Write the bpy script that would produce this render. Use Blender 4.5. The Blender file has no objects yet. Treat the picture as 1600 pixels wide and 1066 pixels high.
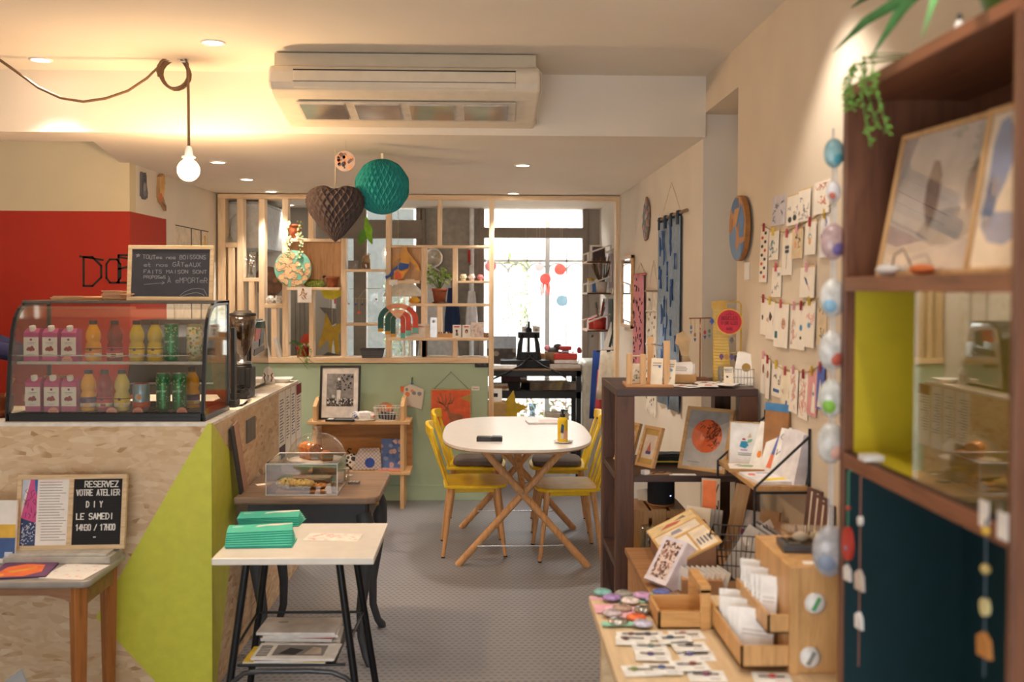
import bpy, bmesh, math, random
from mathutils import Matrix, Vector, Euler
sc = bpy.context.scene
COL = sc.collection
PI = math.pi
R = math.radians
# ---------------------------------------------------------------- camera, sky, sun, exposure
FPX, CZ = 1555.0,1.64
YAW, PITCH, ROLL, SHY = R(1.588), R(1.3), R(0.2),-0.02973
cd = bpy.data.cameras.new('camera'); cam = bpy.data.objects.new('camera', cd); COL.objects.link(cam)
cd.sensor_width = 36.0; cd.lens = 36.0 * FPX / 1600; cd.shift_y = SHY
CR = (Matrix.Rotation(-YAW, 3, 'Z') @ Matrix.Rotation(PI/2 - PITCH, 3, 'X') @ Matrix.Rotation(ROLL, 3, 'Z'))
cam.matrix_world = Matrix.Translation((0,0, CZ)) @ CR.to_4x4()
cd.dof.use_dof = True; cd.dof.focus_distance = 5.2; cd.dof.aperture_fstop = 2.4
cd.clip_start = 0.05
sc.camera = cam
sc.view_settings.view_transform = 'Standard'; sc.view_settings.look = 'None'
sc.view_settings.gamma = 1.0; sc.view_settings.exposure = 0.72
w = bpy.data.worlds.new('sky'); sc.world = w; w.use_nodes = True
w.node_tree.nodes['Background'].inputs[0].default_value = (0.86,0.93,1.0,1)
w.node_tree.nodes['Background'].inputs[1].default_value = 2.2
def light(name, kind, loc, power, col, rot=(0,0,0), **kw):
    l = bpy.data.lights.new(name, kind); l.energy = power; l.color = col
    for k, v in kw.items(): setattr(l, k, v)
    o = bpy.data.objects.new(name, l); COL.objects.link(o); o.location = loc; o.rotation_euler = rot
    return o
WARM = (1.0,0.90,0.79)
light('sun', 'SUN', (0,0,8),5.0,(1,.97,.92),(R(28),0, R(12)), angle=R(2))
# daylight through the street windows behind the camera and from the courtyard behind the back windows
light('street_daylight', 'AREA', (-0.6,-1.7,1.0),20,(1.0,.95,.90),(R(90),0,0), shape='RECTANGLE', size=3.2, size_y=2.0)
light('courtyard_daylight', 'AREA', (-0.3,10.2,3.3),210,(.95,.97,1.0),(R(-62),0,0), shape='RECTANGLE', size=3.6, size_y=1.2)

def ray(px, py):
    return CR @ Vector(((px - 800) / FPX, (533 - py) / FPX + SHY * 1600 / FPX, -1))
def PY(px, py, Y):          # photo pixel -> point on the plane y = Y
    d = ray(px, py); t = Y / d.y; return Vector((d.x * t, Y, CZ + d.z * t))
def PX(px, py, X):          # photo pixel -> point on the plane x = X
    d = ray(px, py); t = X / d.x; return Vector((X, d.y * t, CZ + d.z * t))
def PZ(px, py, Z):          # photo pixel -> point on the plane z = Z
    d = ray(px, py); t = (Z - CZ) / d.z; return Vector((d.x * t, d.y * t, Z))

# ---------------------------------------------------------------- materials
def lin(h):
    h = h.lstrip('#'); c = [int(h[i:i+2], 16) / 255 for i in (0,2,4)]
    return tuple(x / 12.92 if x <= .04045 else ((x + .055) / 1.055) ** 2.4 for x in c) + (1,)
MATS = {}
def base(name):
    m = bpy.data.materials.new(name); m.use_nodes = True
    nt = m.node_tree; b = nt.nodes['Principled BSDF']
    return m, nt, b
def coords(nt, scale=(1,1,1), kind='Object', rot=(0,0,0)):
    tc = nt.nodes.new('ShaderNodeTexCoord'); mp = nt.nodes.new('ShaderNodeMapping')
    mp.inputs['Scale'].default_value = scale; mp.inputs['Rotation'].default_value = rot
    nt.links.new(tc.outputs[kind], mp.inputs[0]); return mp.outputs[0]
def noise(nt, vec, scale, detail=3, rough=.5, dist=0):
    n = nt.nodes.new('ShaderNodeTexNoise'); n.inputs['Scale'].default_value = scale
    n.inputs['Detail'].default_value = detail; n.inputs['Roughness'].default_value = rough; n.inputs['Distortion'].default_value = dist
    nt.links.new(vec, n.inputs['Vector']); return n
def ramp(nt, fac, stops, const=False):
    r = nt.nodes.new('ShaderNodeValToRGB'); e = r.color_ramp.elements
    if const: r.color_ramp.interpolation = 'CONSTANT'
    while len(e) < len(stops): e.new(0.5)
    for i, (p, c) in enumerate(stops): e[i].position = p; e[i].color = lin(c) if isinstance(c, str) else c
    nt.links.new(fac, r.inputs[0]); return r.outputs[0]
def addbump(nt, b, h, strength, dist=.002):
    bp = nt.nodes.new('ShaderNodeBump'); bp.inputs['Strength'].default_value = strength; bp.inputs['Distance'].default_value = dist
    nt.links.new(h, bp.inputs['Height']); nt.links.new(bp.outputs[0], b.inputs['Normal'])
def shade(h, k):
    h = h.lstrip('#'); return '#' + ''.join('%02x' % max(0, min(255, int(int(h[i:i+2], 16) * k))) for i in (0,2,4))
def P(col, rough=.6, metal=0, var=.06, scale=20, bump=.0, spec=.5, sheen=0):
    """plain painted / paper / plastic surface with a little procedural unevenness"""
    key = ('P', col, rough, metal, var, scale, bump)
    if key in MATS: return MATS[key]
    m, nt, b = base('surface_' + col.strip('#'))
    n = noise(nt, coords(nt), scale, 2)
    c = ramp(nt, n.outputs['Fac'], [(.3, shade(col, 1 - var)),(.7, shade(col, 1 + var))])
    nt.links.new(c, b.inputs['Base Color']); b.inputs['Roughness'].default_value = rough; b.inputs['Metallic'].default_value = metal
    b.inputs['Specular IOR Level'].default_value = spec
    if bump: addbump(nt, b, n.outputs['Fac'], bump)
    MATS[key] = m; return m
def WOOD(c1, c2, axis='x', rough=.5, scale=1.0, knots=False):
    key = ('W', c1, c2, axis, rough, scale)
    if key in MATS: return MATS[key]
    m, nt, b = base('wood_' + c1.strip('#'))
    s = [14 * scale] * 3; s['xyz'.index(axis)] = 1.1 * scale
    v = coords(nt, s)
    n = noise(nt, v, 2.2,6,.62,.6); n2 = noise(nt, v, 14,2,.5,.2)
    mx = nt.nodes.new('ShaderNodeMath'); mx.operation = 'MULTIPLY_ADD'
    nt.links.new(n2.outputs['Fac'], mx.inputs[0]); mx.inputs[1].default_value = .25; nt.links.new(n.outputs['Fac'], mx.inputs[2])
    c = ramp(nt, mx.outputs[0], [(.42, c2),(.62, c1),(.8, shade(c1,1.06))])
    nt.links.new(c, b.inputs['Base Color']); b.inputs['Roughness'].default_value = rough
    addbump(nt, b, n.outputs['Fac'], .12,.001)
    MATS[key] = m; return m
def OSB():
    if 'osb' in MATS: return MATS['osb']
    m, nt, b = base('oriented_strand_board')
    v = coords(nt); nz = noise(nt, v, 3.2,2)
    ad = nt.nodes.new('ShaderNodeVectorMath'); ad.operation = 'MULTIPLY_ADD'
    nt.links.new(nz.outputs['Color'], ad.inputs[0]); ad.inputs[1].default_value = (.10,.10,.10); nt.links.new(v, ad.inputs[2])
    outs = []
    for rot, s in ((R(20),(13,13,46)),(R(-38),(16,16,50))):
        mp = nt.nodes.new('ShaderNodeMapping'); mp.inputs['Scale'].default_value = s; mp.inputs['Rotation'].default_value = (rot, rot, 0)
        nt.links.new(ad.outputs[0], mp.inputs[0])
        vo = nt.nodes.new('ShaderNodeTexVoronoi'); vo.inputs['Scale'].default_value = 1.1; nt.links.new(mp.outputs[0], vo.inputs['Vector'])
        sp = nt.nodes.new('ShaderNodeSeparateColor'); nt.links.new(vo.outputs['Color'], sp.inputs[0]); outs.append(sp.outputs[0])
    c1 = ramp(nt, outs[0], [(0, '#b58c62'),(.04, '#c39c70'),(.09, '#d6b48c'),(.5, '#dfc29c'),(.9, '#e9d3b2'),(1, '#d3b088')])
    c2 = ramp(nt, outs[1], [(0, '#b58c62'),(.04, '#c9a276'),(.09, '#d8b78e'),(.6, '#e4caa6'),(1, '#d5b28a')])
    big = noise(nt, v, 9,2)
    mix = nt.nodes.new('ShaderNodeMix'); mix.data_type = 'RGBA'
    f = ramp(nt, big.outputs['Fac'], [(.45,(0,0,0,1)),(.55,(1,1,1,1))])
    nt.links.new(f, mix.inputs[0]); nt.links.new(c1, mix.inputs[6]); nt.links.new(c2, mix.inputs[7])
    nt.links.new(mix.outputs[2], b.inputs['Base Color']); b.inputs['Roughness'].default_value = .55
    addbump(nt, b, outs[0], .1,.001)
    MATS['osb'] = m; return m
def GLASS(col='#ffffff', alpha=.12, rough=.03):
    """thin clear pane: mostly see-through with a mirror-like reflection"""
    key = ('G', col, alpha, rough)
    if key in MATS: return MATS[key]
    m, nt, b = base('clear_pane'); nt.nodes.remove(b)
    tr = nt.nodes.new('ShaderNodeBsdfTransparent'); tr.inputs[0].default_value = lin(col)
    gl = nt.nodes.new('ShaderNodeBsdfGlossy'); gl.inputs['Roughness'].default_value = rough; gl.inputs[0].default_value = (1,1,1,1)
    fr = nt.nodes.new('ShaderNodeLayerWeight'); fr.inputs[0].default_value = .5
    pw = nt.nodes.new('ShaderNodeMath'); pw.operation = 'POWER'; pw.inputs[1].default_value = 4.0; nt.links.new(fr.outputs['Facing'], pw.inputs[0])
    sc_ = nt.nodes.new('ShaderNodeMath'); sc_.operation = 'MULTIPLY'; sc_.inputs[1].default_value = .6; nt.links.new(pw.outputs[0], sc_.inputs[0])
    ad = nt.nodes.new('ShaderNodeMath'); ad.operation = 'ADD'; ad.inputs[1].default_value = alpha * .6; ad.use_clamp = True
    n = noise(nt, coords(nt),3,1); mu = nt.nodes.new('ShaderNodeMath'); mu.operation = 'MULTIPLY'; mu.inputs[1].default_value = .02
    nt.links.new(n.outputs['Fac'], mu.inputs[0])
    a2 = nt.nodes.new('ShaderNodeMath'); a2.operation = 'ADD'
    nt.links.new(sc_.outputs[0], ad.inputs[0]); nt.links.new(ad.outputs[0], a2.inputs[0]); nt.links.new(mu.outputs[0], a2.inputs[1])
    mx = nt.nodes.new('ShaderNodeMixShader'); nt.links.new(a2.outputs[0], mx.inputs[0])
    nt.links.new(tr.outputs[0], mx.inputs[1]); nt.links.new(gl.outputs[0], mx.inputs[2])
    nt.links.new(mx.outputs[0], nt.nodes['Material Output'].inputs[0])
    MATS[key] = m; return m
def GLOW(col, strength):
    key = ('E', col, strength)
    if key in MATS: return MATS[key]
    m, nt, b = base('glowing_lamp')
    b.inputs['Base Color'].default_value = lin(col); b.inputs['Emission Color'].default_value = lin(col); b.inputs['Emission Strength'].default_value = strength
    MATS[key] = m; return m
def FLOOR():
    m, nt, b = base('studded_grey_vinyl')
    v = coords(nt, (1,1,1))
    sx = nt.nodes.new('ShaderNodeSeparateXYZ'); nt.links.new(v, sx.inputs[0])
    def mth(op, a, bb=None):
        n = nt.nodes.new('ShaderNodeMath'); n.operation = op
        for i, x in enumerate((a, bb)):
            if x is None: continue
            if isinstance(x, (int, float)): n.inputs[i].default_value = x
            else: nt.links.new(x, n.inputs[i])
        return n.outputs[0]
    p = .032
    yy = mth('DIVIDE', sx.outputs[1], p); row = mth('FLOOR', yy)
    xx = mth('ADD', mth('DIVIDE', sx.outputs[0], p), mth('MULTIPLY', row, .5))
    fx = mth('SUBTRACT', mth('FRACT', xx),.5); fy = mth('SUBTRACT', mth('FRACT', yy),.5)
    d = mth('SQRT', mth('ADD', mth('MULTIPLY', fx, fx), mth('MULTIPLY', fy, fy)))
    dots = ramp(nt, d, [(.24,(1,1,1,1)),(.34,(0,0,0,1))])
    n = noise(nt, v, 1.3,4); c1 = ramp(nt, n.outputs['Fac'], [(.3, '#87868a'),(.7, '#929195')])
    mix = nt.nodes.new('ShaderNodeMix'); mix.data_type = 'RGBA'
    nt.links.new(dots, mix.inputs[0]); nt.links.new(c1, mix.inputs[6]); mix.inputs[7].default_value = lin('#747377')
    nt.links.new(mix.outputs[2], b.inputs['Base Color']); b.inputs['Roughness'].default_value = .42
    addbump(nt, b, dots, .5,.0015)
    return m
def SPECKLE(bg, spots, scale=18, cut=(.42,.5), rough=.6):
    key = ('S', bg, tuple(spots), scale, cut)
    if key in MATS: return MATS[key]
    m, nt, b = base('patterned_' + bg.strip('#'))
    v = coords(nt); nz = noise(nt, v, scale * .35,2)
    ad = nt.nodes.new('ShaderNodeVectorMath'); ad.operation = 'MULTIPLY_ADD'
    nt.links.new(nz.outputs['Color'], ad.inputs[0]); ad.inputs[1].default_value = (.04,) * 3; nt.links.new(v, ad.inputs[2])
    vo = nt.nodes.new('ShaderNodeTexVoronoi'); vo.inputs['Scale'].default_value = scale; nt.links.new(ad.outputs[0], vo.inputs['Vector'])
    sp = nt.nodes.new('ShaderNodeSeparateColor'); nt.links.new(vo.outputs['Color'], sp.inputs[0])
    c = ramp(nt, sp.outputs[0], [(i / len(spots), s) for i, s in enumerate(spots)], True)
    f = ramp(nt, vo.outputs['Distance'], [(cut[0], (0,0,0,1)),(cut[1], (1,1,1,1))])
    mix = nt.nodes.new('ShaderNodeMix'); mix.data_type = 'RGBA'
    nt.links.new(f, mix.inputs[0]); nt.links.new(c, mix.inputs[6]); mix.inputs[7].default_value = lin(bg)
    nt.links.new(mix.outputs[2], b.inputs['Base Color']); b.inputs['Roughness'].default_value = rough
    MATS[key] = m; return m
def THINPAPER(col):
    key = ('TP', col)
    if key in MATS: return MATS[key]
    m, nt, b = base('thin_paper'); c = ramp(nt, noise(nt, coords(nt),20).outputs['Fac'], [(.3, shade(col, .97)),(.7, col)])
    nt.links.new(c, b.inputs['Base Color']); b.inputs['Roughness'].default_value = .8
    tr = nt.nodes.new('ShaderNodeBsdfTranslucent'); nt.links.new(c, tr.inputs[0]); mx = nt.nodes.new('ShaderNodeMixShader'); mx.inputs[0].default_value = .65
    nt.links.new(b.outputs[0], mx.inputs[1]); nt.links.new(tr.outputs[0], mx.inputs[2]); nt.links.new(mx.outputs[0], nt.nodes['Material Output'].inputs[0])
    MATS[key] = m; return m
def CHECKS(c1, c2, scale=60):
    key = ('C', c1, c2, scale)
    if key in MATS: return MATS[key]
    m, nt, b = base('checked_cloth')
    k = nt.nodes.new('ShaderNodeTexChecker'); k.inputs['Scale'].default_value = scale
    k.inputs[1].default_value = lin(c1); k.inputs[2].default_value = lin(c2)
    nt.links.new(coords(nt), k.inputs['Vector']); nt.links.new(k.outputs[0], b.inputs['Base Color']); b.inputs['Roughness'].default_value = .9
    MATS[key] = m; return m
def BRAID(c1, c2, scale=260):
    key = ('BR', c1, c2, scale)
    if key in MATS: return MATS[key]
    m, nt, b = base('braided_cord')
    wv = nt.nodes.new('ShaderNodeTexWave'); wv.inputs['Scale'].default_value = scale; wv.bands_direction = 'DIAGONAL'
    nt.links.new(coords(nt), wv.inputs['Vector'])
    nt.links.new(ramp(nt, wv.outputs['Fac'], [(.3, c1),(.7, c2)]), b.inputs['Base Color']); b.inputs['Roughness'].default_value = .9
    MATS[key] = m; return m

PINE = WOOD('#ecd0aa', '#d9b383', 'z'); PINEX = WOOD('#ecd0aa', '#d9b383', 'x')
BIRCH = WOOD('#dcb27e', '#c9995f', 'x', .5,1.4); BIRCHZ = WOOD('#dcb27e', '#c9995f', 'z', .5,1.4)
BEECH = WOOD('#d3a06b', '#b98450', 'z', .45,1.6); FRAMEW = WOOD('#d9ae78', '#c4925a', 'x', .5,2)
WALNUT = WOOD('#5b3a29', '#3a231a', 'z', .5,1.3); WALNUTX = WOOD('#4a3530', '#33221f', 'x', .45,1.3)
CABW = WOOD('#744932', '#5a3525', 'z', .45,1.2); CABY = WOOD('#8a563a', '#6d412c', 'y', .45,1.2)
OAKTOP = WOOD('#8d745f', '#6a5443', 'x', .45,1.2)
BLACK = P('#17171a', .45); MATBLACK = P('#1d1d20', .7); WHITE = P('#f1ece4', .55, var=.02); PAPER = P('#f5efe6', .8, var=.02)
CREAM = P('#efe0c6', .8, var=.03); KRAFT = P('#c39a66', .85, var=.05); CHROME = P('#d8d8da', .12,1.0, var=.02); STEEL = P('#a9aaad', .3,1.0, var=.05)
YELLOW = P('#f0c81e', .38, var=.03); LIME = P('#d8d84a', .45, var=.02); RED = P('#c02a20', .6); NAVY = P('#1f3a78', .7); TEAL = P('#2c9a94', .8, var=.04)
ORANGE = P('#f3824a', .7); PINK = P('#e87f93', .7); MINT = P('#35b39b', .6); GREY = P('#8b8884', .7); BRASS = P('#c8a04a', .3,.9)
STRING = P('#d8c7a8', .9); INK = P('#2a2c33', .8); GREEN = P('#5f8f3a', .6, var=.2, scale=60); DKGREEN = P('#3d6a2d', .55, var=.2, scale=60)
TERRA = P('#b5613a', .8, var=.08); CLEAR = GLASS(); BLUE = P('#3f86c4', .7); SALMON = P('#f09a86', .75); BROWN = P('#7a4a2c', .7); SKYB = P('#9fc8e8', .7)

# ---------------------------------------------------------------- mesh building
GLY = {'A': '00 2a 40|13 33', 'B': '00 0a 3a 48 36 05|36 44 42 30 00', 'C': '49 3a 1a 08 02 10 30 41', 'D': '00 0a 2a 47 43 20 00', 'E': '4a 0a 00 40|05 35',
       'F': '4a 0a 00|05 35', 'G': '49 3a 1a 08 02 10 30 42 45 25', 'H': '0a 00|4a 40|05 45', 'I': '2a 20', 'J': '3a 32 20 10 02', 'K': '0a 00|4a 05 40',
       'L': '0a 00 40', 'M': '00 0a 25 4a 40', 'N': '00 0a 40 4a', 'O': '1a 08 02 10 30 42 48 3a 1a', 'P': '00 0a 3a 48 46 35 05', 'Q': '1a 08 02 10 30 42 48 3a 1a|23 50',
       'R': '00 0a 3a 48 46 35 05|25 40', 'S': '49 3a 1a 08 07 15 35 43 42 30 10 01', 'T': '0a 4a|2a 20', 'U': '0a 02 10 30 42 4a', 'V': '0a 20 4a', 'W': '0a 10 25 30 4a',
       'X': '0a 40|4a 00', 'Y': '0a 25 4a|25 20', 'Z': '0a 4a 00 40', '0': '1a 08 02 10 30 42 48 3a 1a', '1': '08 2a 20', '3': '09 1a 3a 48 46 35 15|35 43 42 30 10 01',
       '4': '30 3a 03 43', '7': '0a 4a 20', '9': '45 15 06 08 1a 3a 48 43 30 10', '5': '4a 0a 06 36 44 42 30 00', '/': '00 4a', '-': '15 35', '>': '08 45 02', '.': '20 21', "'": '2a 28', '\u00c0': '00 2a 40|13 33|1d 2b', '\u00c2': '00 2a 40|13 33|1b 2d 3b', '\u00c9': '4a 0a 00 40|05 35|2b 3d',
       'e': '03 43 44 35 15 04 01 10 30 41', 'a': '45 40|44 35 15 04 01 10 30 42', 'i': '25 20|27 28', 'r': '05 00|03 15 35', 'u': '05 01 10 30 42|45 40', 'o': '15 04 01 10 30 41 44 35 15', 'n': '00 05|04 15 35 44 40', 's': '44 35 15 04 12 32 41 30 10 01', 't': '1a 11 20 30|05 35', 'p': '05 0/|04 15 35 44 41 30 10 01', '\u20ac': '49 2a 08 02 20 41|05 35|03 33'}
def glyph(ch):
    g = GLY.get(ch)
    if g is None: return []
    out = []
    for st in g.split('|'):
        pts = []
        for t in st.split():
            y = {'a': 10, 'b': 11, 'c': 12, 'd': 13, '/': -3}.get(t[1]); y = int(t[1]) if y is None else y
            pts.append((int(t[0]) / 4.0 * .6, y / 10.0))
        out.append(pts)
    return out
class MB:
    def __init__(s): s.v = []; s.f = []; s.m = []; s.sm = []; s.mats = []; s.T = Matrix.Identity(4); s.stack = []
    def push(s, M): s.stack.append(s.T); s.T = s.T @ M; return s
    def pop(s): s.T = s.stack.pop(); return s
    def mi(s, m):
        if m not in s.mats: s.mats.append(m)
        return s.mats.index(m)
    def add(s, vs, fs, m, smooth=False):
        n = len(s.v); s.v += [tuple(s.T @ Vector(p)) for p in vs]; i = s.mi(m)
        for f in fs: s.f.append([n + k for k in f]); s.m.append(i); s.sm.append(smooth)
        return s
    def box(s, x0, x1, y0, y1, z0, z1, m):
        return s.add([(x0,y0,z0),(x1,y0,z0),(x1,y1,z0),(x0,y1,z0),(x0,y0,z1),(x1,y0,z1),(x1,y1,z1),(x0,y1,z1)],
                     [(0,3,2,1),(4,5,6,7),(0,1,5,4),(1,2,6,5),(2,3,7,6),(3,0,4,7)], m)
    def cbox(s, c, d, m): return s.box(c[0]-d[0]/2, c[0]+d[0]/2, c[1]-d[1]/2, c[1]+d[1]/2, c[2]-d[2]/2, c[2]+d[2]/2, m)
    def bar(s, p, q, w, d, m, up=(0,0,1)):
        p, q = Vector(p), Vector(q); z = (q - p); L = z.length; z.normalize(); u = Vector(up)
        if abs(z.dot(u)) > .98: u = Vector((0,1,0))
        x = u.cross(z).normalized(); y = z.cross(x)
        M = Matrix((x, y, z)).transposed().to_4x4(); M.translation = p
        s.push(M); s.box(-w/2, w/2,-d/2, d/2,0, L, m); s.pop(); return s
    def tube(s, pts, r, m, n=8, closed=False, caps=True):
        pts = [Vector(p) for p in pts]; N = len(pts); rr = r if isinstance(r, (list, tuple)) else [r] * N
        vs = []; prev = None
        for i, p in enumerate(pts):
            a = pts[i-1] if (i > 0 or closed) else p; b = pts[(i+1) % N] if (i < N-1 or closed) else p
            t = (b - a)
            if t.length < 1e-9: t = Vector((0,0,1))
            t.normalize()
            if prev is None:
                u = Vector((0,0,1)) if abs(t.z) < .9 else Vector((1,0,0)); x = u.cross(t).normalized()
            else:
                x = (prev - t * prev.dot(t))
                x = x.normalized() if x.length > 1e-6 else t.orthogonal().normalized()
            prev = x; y = t.cross(x)
            for k in range(n):
                an = 2 * PI * k / n; vs.append(tuple(p + (x * math.cos(an) + y * math.sin(an)) * rr[i]))
        fs = []
        for i in range(N if closed else N - 1):
            j = (i + 1) % N
            for k in range(n): fs.append((i*n+k, i*n+(k+1) % n, j*n+(k+1) % n, j*n+k))
        s.add(vs, fs, m, True)
        if caps and not closed:
            s.add(vs[:n], [tuple(reversed(range(n)))], m); s.add(vs[-n:], [tuple(range(n))], m)
        return s
    def cyl(s, p, q, r0, r1, m, n=16): return s.tube([p, q], [r0, r1], m, n)
    def lathe(s, prof, m, n=24, c=(0,0,0), arc=2*PI):
        vs = []; fs = []; full = abs(arc - 2*PI) < 1e-6; K = n if full else n + 1
        for r, z in prof:
            for k in range(K):
                a = arc * k / n; vs.append((c[0] + r * math.cos(a), c[1] + r * math.sin(a), c[2] + z))
        for i in range(len(prof) - 1):
            for k in range(n):
                k2 = (k + 1) % K; fs.append((i*K+k, i*K+k2,(i+1)*K+k2,(i+1)*K+k))
        return s.add(vs, fs, m, True)
    def ell(s, c, rx, ry, rz, m, n=14, k=9):
        vs = []; fs = []
        for i in range(k + 1):
            t = PI * i / k; rr = max(math.sin(t),.001)
            for j in range(n):
                a = 2*PI*j/n; vs.append((c[0]+rx*rr*math.cos(a), c[1]+ry*rr*math.sin(a), c[2]+rz*math.cos(t)))
        for i in range(k):
            for j in range(n): fs.append((i*n+j, (i+1)*n+j, (i+1)*n+(j+1) % n, i*n+(j+1) % n))
        return s.add(vs, fs, m, True)
    def prism(s, poly, d0, d1, m, ax='y'):
        """polygon in the XZ plane pushed from y=d0 to y=d1 (ax='z': XY plane from z=d0 to z=d1; ax='x': YZ plane)"""
        g = {'y': lambda a, b, d: (a, d, b), 'z': lambda a, b, d: (a, b, d), 'x': lambda a, b, d: (d, a, b)}[ax]
        n = len(poly); vs = [g(a, b, d0) for a, b in poly] + [g(a, b, d1) for a, b in poly]
        fs = [tuple(range(n)), tuple(range(2*n-1, n-1,-1))] + [(i, i+n, (i+1) % n + n, (i+1) % n) for i in range(n)]
        return s.add(vs, fs, m)
    def disc(s, cx, cz, r, d0, d1, m, n=28, rz=None):
        rz = rz or r
        return s.prism([(cx + r*math.cos(2*PI*k/n), cz + rz*math.sin(2*PI*k/n)) for k in range(n)], d0, d1, m)
    def ribbon(s, pts, w, d0, d1, m):
        """flat stroke drawn in the XZ plane"""
        for (a, b) in zip(pts[:-1], pts[1:]):
            dx, dz = b[0]-a[0], b[1]-a[1]; L = math.hypot(dx, dz)
            if L < 1e-7: continue
            nx, nz = -dz/L*w/2, dx/L*w/2; ex, ez = dx/L*w*.35, dz/L*w*.35
            s.prism([(a[0]-nx-ex, a[1]-nz-ez),(b[0]-nx+ex, b[1]-nz+ez),(b[0]+nx+ex, b[1]+nz+ez),(a[0]+nx-ex, a[1]+nz-ez)], d0, d1, m)
        return s
    def text(s, txt, x, z, h, m, w=None, y0=-.001, y1=0, track=.22, rng=None, width=None, center=False):
        """stroke lettering, baseline start (x, z), cap height h; width stretches it to fit"""
        adv = .6 + track; tot = len(txt) * adv - track; k = h if width is None else width / tot
        if center: x -= tot * k / 2
        w = w or h * .13
        for i, ch in enumerate(txt):
            jz = rng.uniform(-.06,.06) * h if rng else 0
            for st in glyph(ch):
                s.ribbon([(x + (i * adv + (0.3 if ch == 'I' else 0) * 0 + a) * k, z + jz + b * h) for a, b in st], w, y0, y1, m)
        return s
    def mesh(s, name):
        me = bpy.data.meshes.new(name); me.from_pydata(s.v, [], s.f)
        for m in s.mats: me.materials.append(m)
        me.polygons.foreach_set('material_index', s.m); me.polygons.foreach_set('use_smooth', s.sm); me.update()
        bm = bmesh.new(); bm.from_mesh(me); bmesh.ops.recalc_face_normals(bm, faces=bm.faces); bm.to_mesh(me); bm.free()
        return me
def link(o, parent=None):
    COL.objects.link(o)
    if parent is not None: o.parent = parent
    return o
def mk(name, mb, parent=None, bev=0, sub=0, label=None):
    o = link(bpy.data.objects.new(name, mb.mesh(name)), parent)
    if bev:
        b = o.modifiers.new('bevel', 'BEVEL'); b.width = bev; b.segments = 2; b.limit_method = 'ANGLE'; b.angle_limit = R(40)
    if sub:
        b = o.modifiers.new('smooth', 'SUBSURF'); b.levels = sub; b.render_levels = sub
    if label: o['label'] = label
    return o
def tag(o, label, cat, group=None, kind=None):
    o['label'] = label; o['category'] = cat
    if group: o['group'] = group
    if kind: o['kind'] = kind
    return o
def thing(name, label, cat, loc=(0,0,0), rot=0, group=None):
    o = link(bpy.data.objects.new(name, None)); o.empty_display_size = .05; o.location = loc
    o.rotation_euler = rot if isinstance(rot, (tuple, list, Euler)) else (0,0, rot)
    return tag(o, label, cat, group)
def solo(name, label, cat, mb, loc=(0,0,0), rot=0, group=None, bev=0, sub=0, kind=None):
    o = mk(name, mb, None, bev, sub); o.location = loc
    o.rotation_euler = rot if isinstance(rot, (tuple, list, Euler)) else (0,0, rot)
    return tag(o, label, cat, group, kind)
def struct(name, mb, bev=0, label=None):
    o = mk(name, mb, None, bev); o['kind'] = 'structure'
    if label: o['label'] = label
    return o
def dup(o, loc, rot=None, label=None, group=None, scale=None):
    def cp(x, par):
        c = x.copy(); COL.objects.link(c)
        if par is not None: c.parent = par; c.matrix_parent_inverse = x.matrix_parent_inverse
        for ch in list(x.children): cp(ch, c)
        return c
    r = cp(o, None); r.location = loc
    if rot is not None: r.rotation_euler = rot if isinstance(rot, (tuple, list, Euler)) else (0,0, rot)
    if label: r['label'] = label
    if group: r['group'] = group
    if scale: r.scale = (scale,)*3 if not isinstance(scale, tuple) else scale
    return r
def arcpts(cx, cz, r, a0, a1, n, rz=None):
    rz = rz or r
    return [(cx + r*math.cos(R(a0 + (a1-a0)*i/n)), cz + rz*math.sin(R(a0 + (a1-a0)*i/n))) for i in range(n+1)]
FACE_AISLE_R = -PI/2      # hung on the right wall, facing the aisle
FACE_AISLE_L = PI/2       # hung on the counter side, facing the aisle
# ---------------------------------------------------------------- the room
ZC, ZL, YB, YP, YW = 2.64,2.355,4.68,7.66,9.0     # ceiling, lowered ceiling, beam face, partition, back wall
XL, XR, XS = -2.05,1.04,-3.4
WALLM = P('#e4dccf', .9, var=.015, scale=3); CEILM = P('#e9dfd0', .95, var=.012, scale=2); WALLR = P('#dccdb8', .9, var=.02, scale=3)
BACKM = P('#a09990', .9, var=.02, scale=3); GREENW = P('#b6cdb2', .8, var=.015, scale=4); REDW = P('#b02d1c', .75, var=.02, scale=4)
BEIGEW = P('#d8cbac', .9, var=.015, scale=3); FRAMEG = P('#857a6e', .6, var=.03)
mb = MB(); mb.box(XS, 1.6,-2, YW + .1,-.1,0, FLOOR()); struct('floor', mb)
mb = MB(); mb.box(XS - .1,1.6,-2.1, YB, ZC, ZC + .1, CEILM); struct('ceiling', mb)
# lowered ceiling behind the beam; on the left it stops short and leaves a raised bay
mb = MB(); mb.prism([(XS, YB),(1.04, YB),(1.04, YW + .1),(-2.12, YW + .1),(-2.12,5.9),(-1.93, YB + .3),(XS, YB + .3)], ZL, ZC + .05, CEILM, 'z')
struct('trim_1', mb, label='dropped ceiling whose front face forms the beam')
mb = MB(); mb.box(XS - .1,-1.7, YB + .2,6.2, ZC + .25, ZC + .3, CEILM); mb.box(XS, -1.8, YB + .25, YB + .3, ZC, ZC + .3, CEILM); struct('trim_2', mb, label='roof of the raised bay')
mb = MB(); mb.box(XS - .1, XS, -2.1,5.9,-.1, ZC + .3, WALLM); struct('wall_left', mb)
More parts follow.
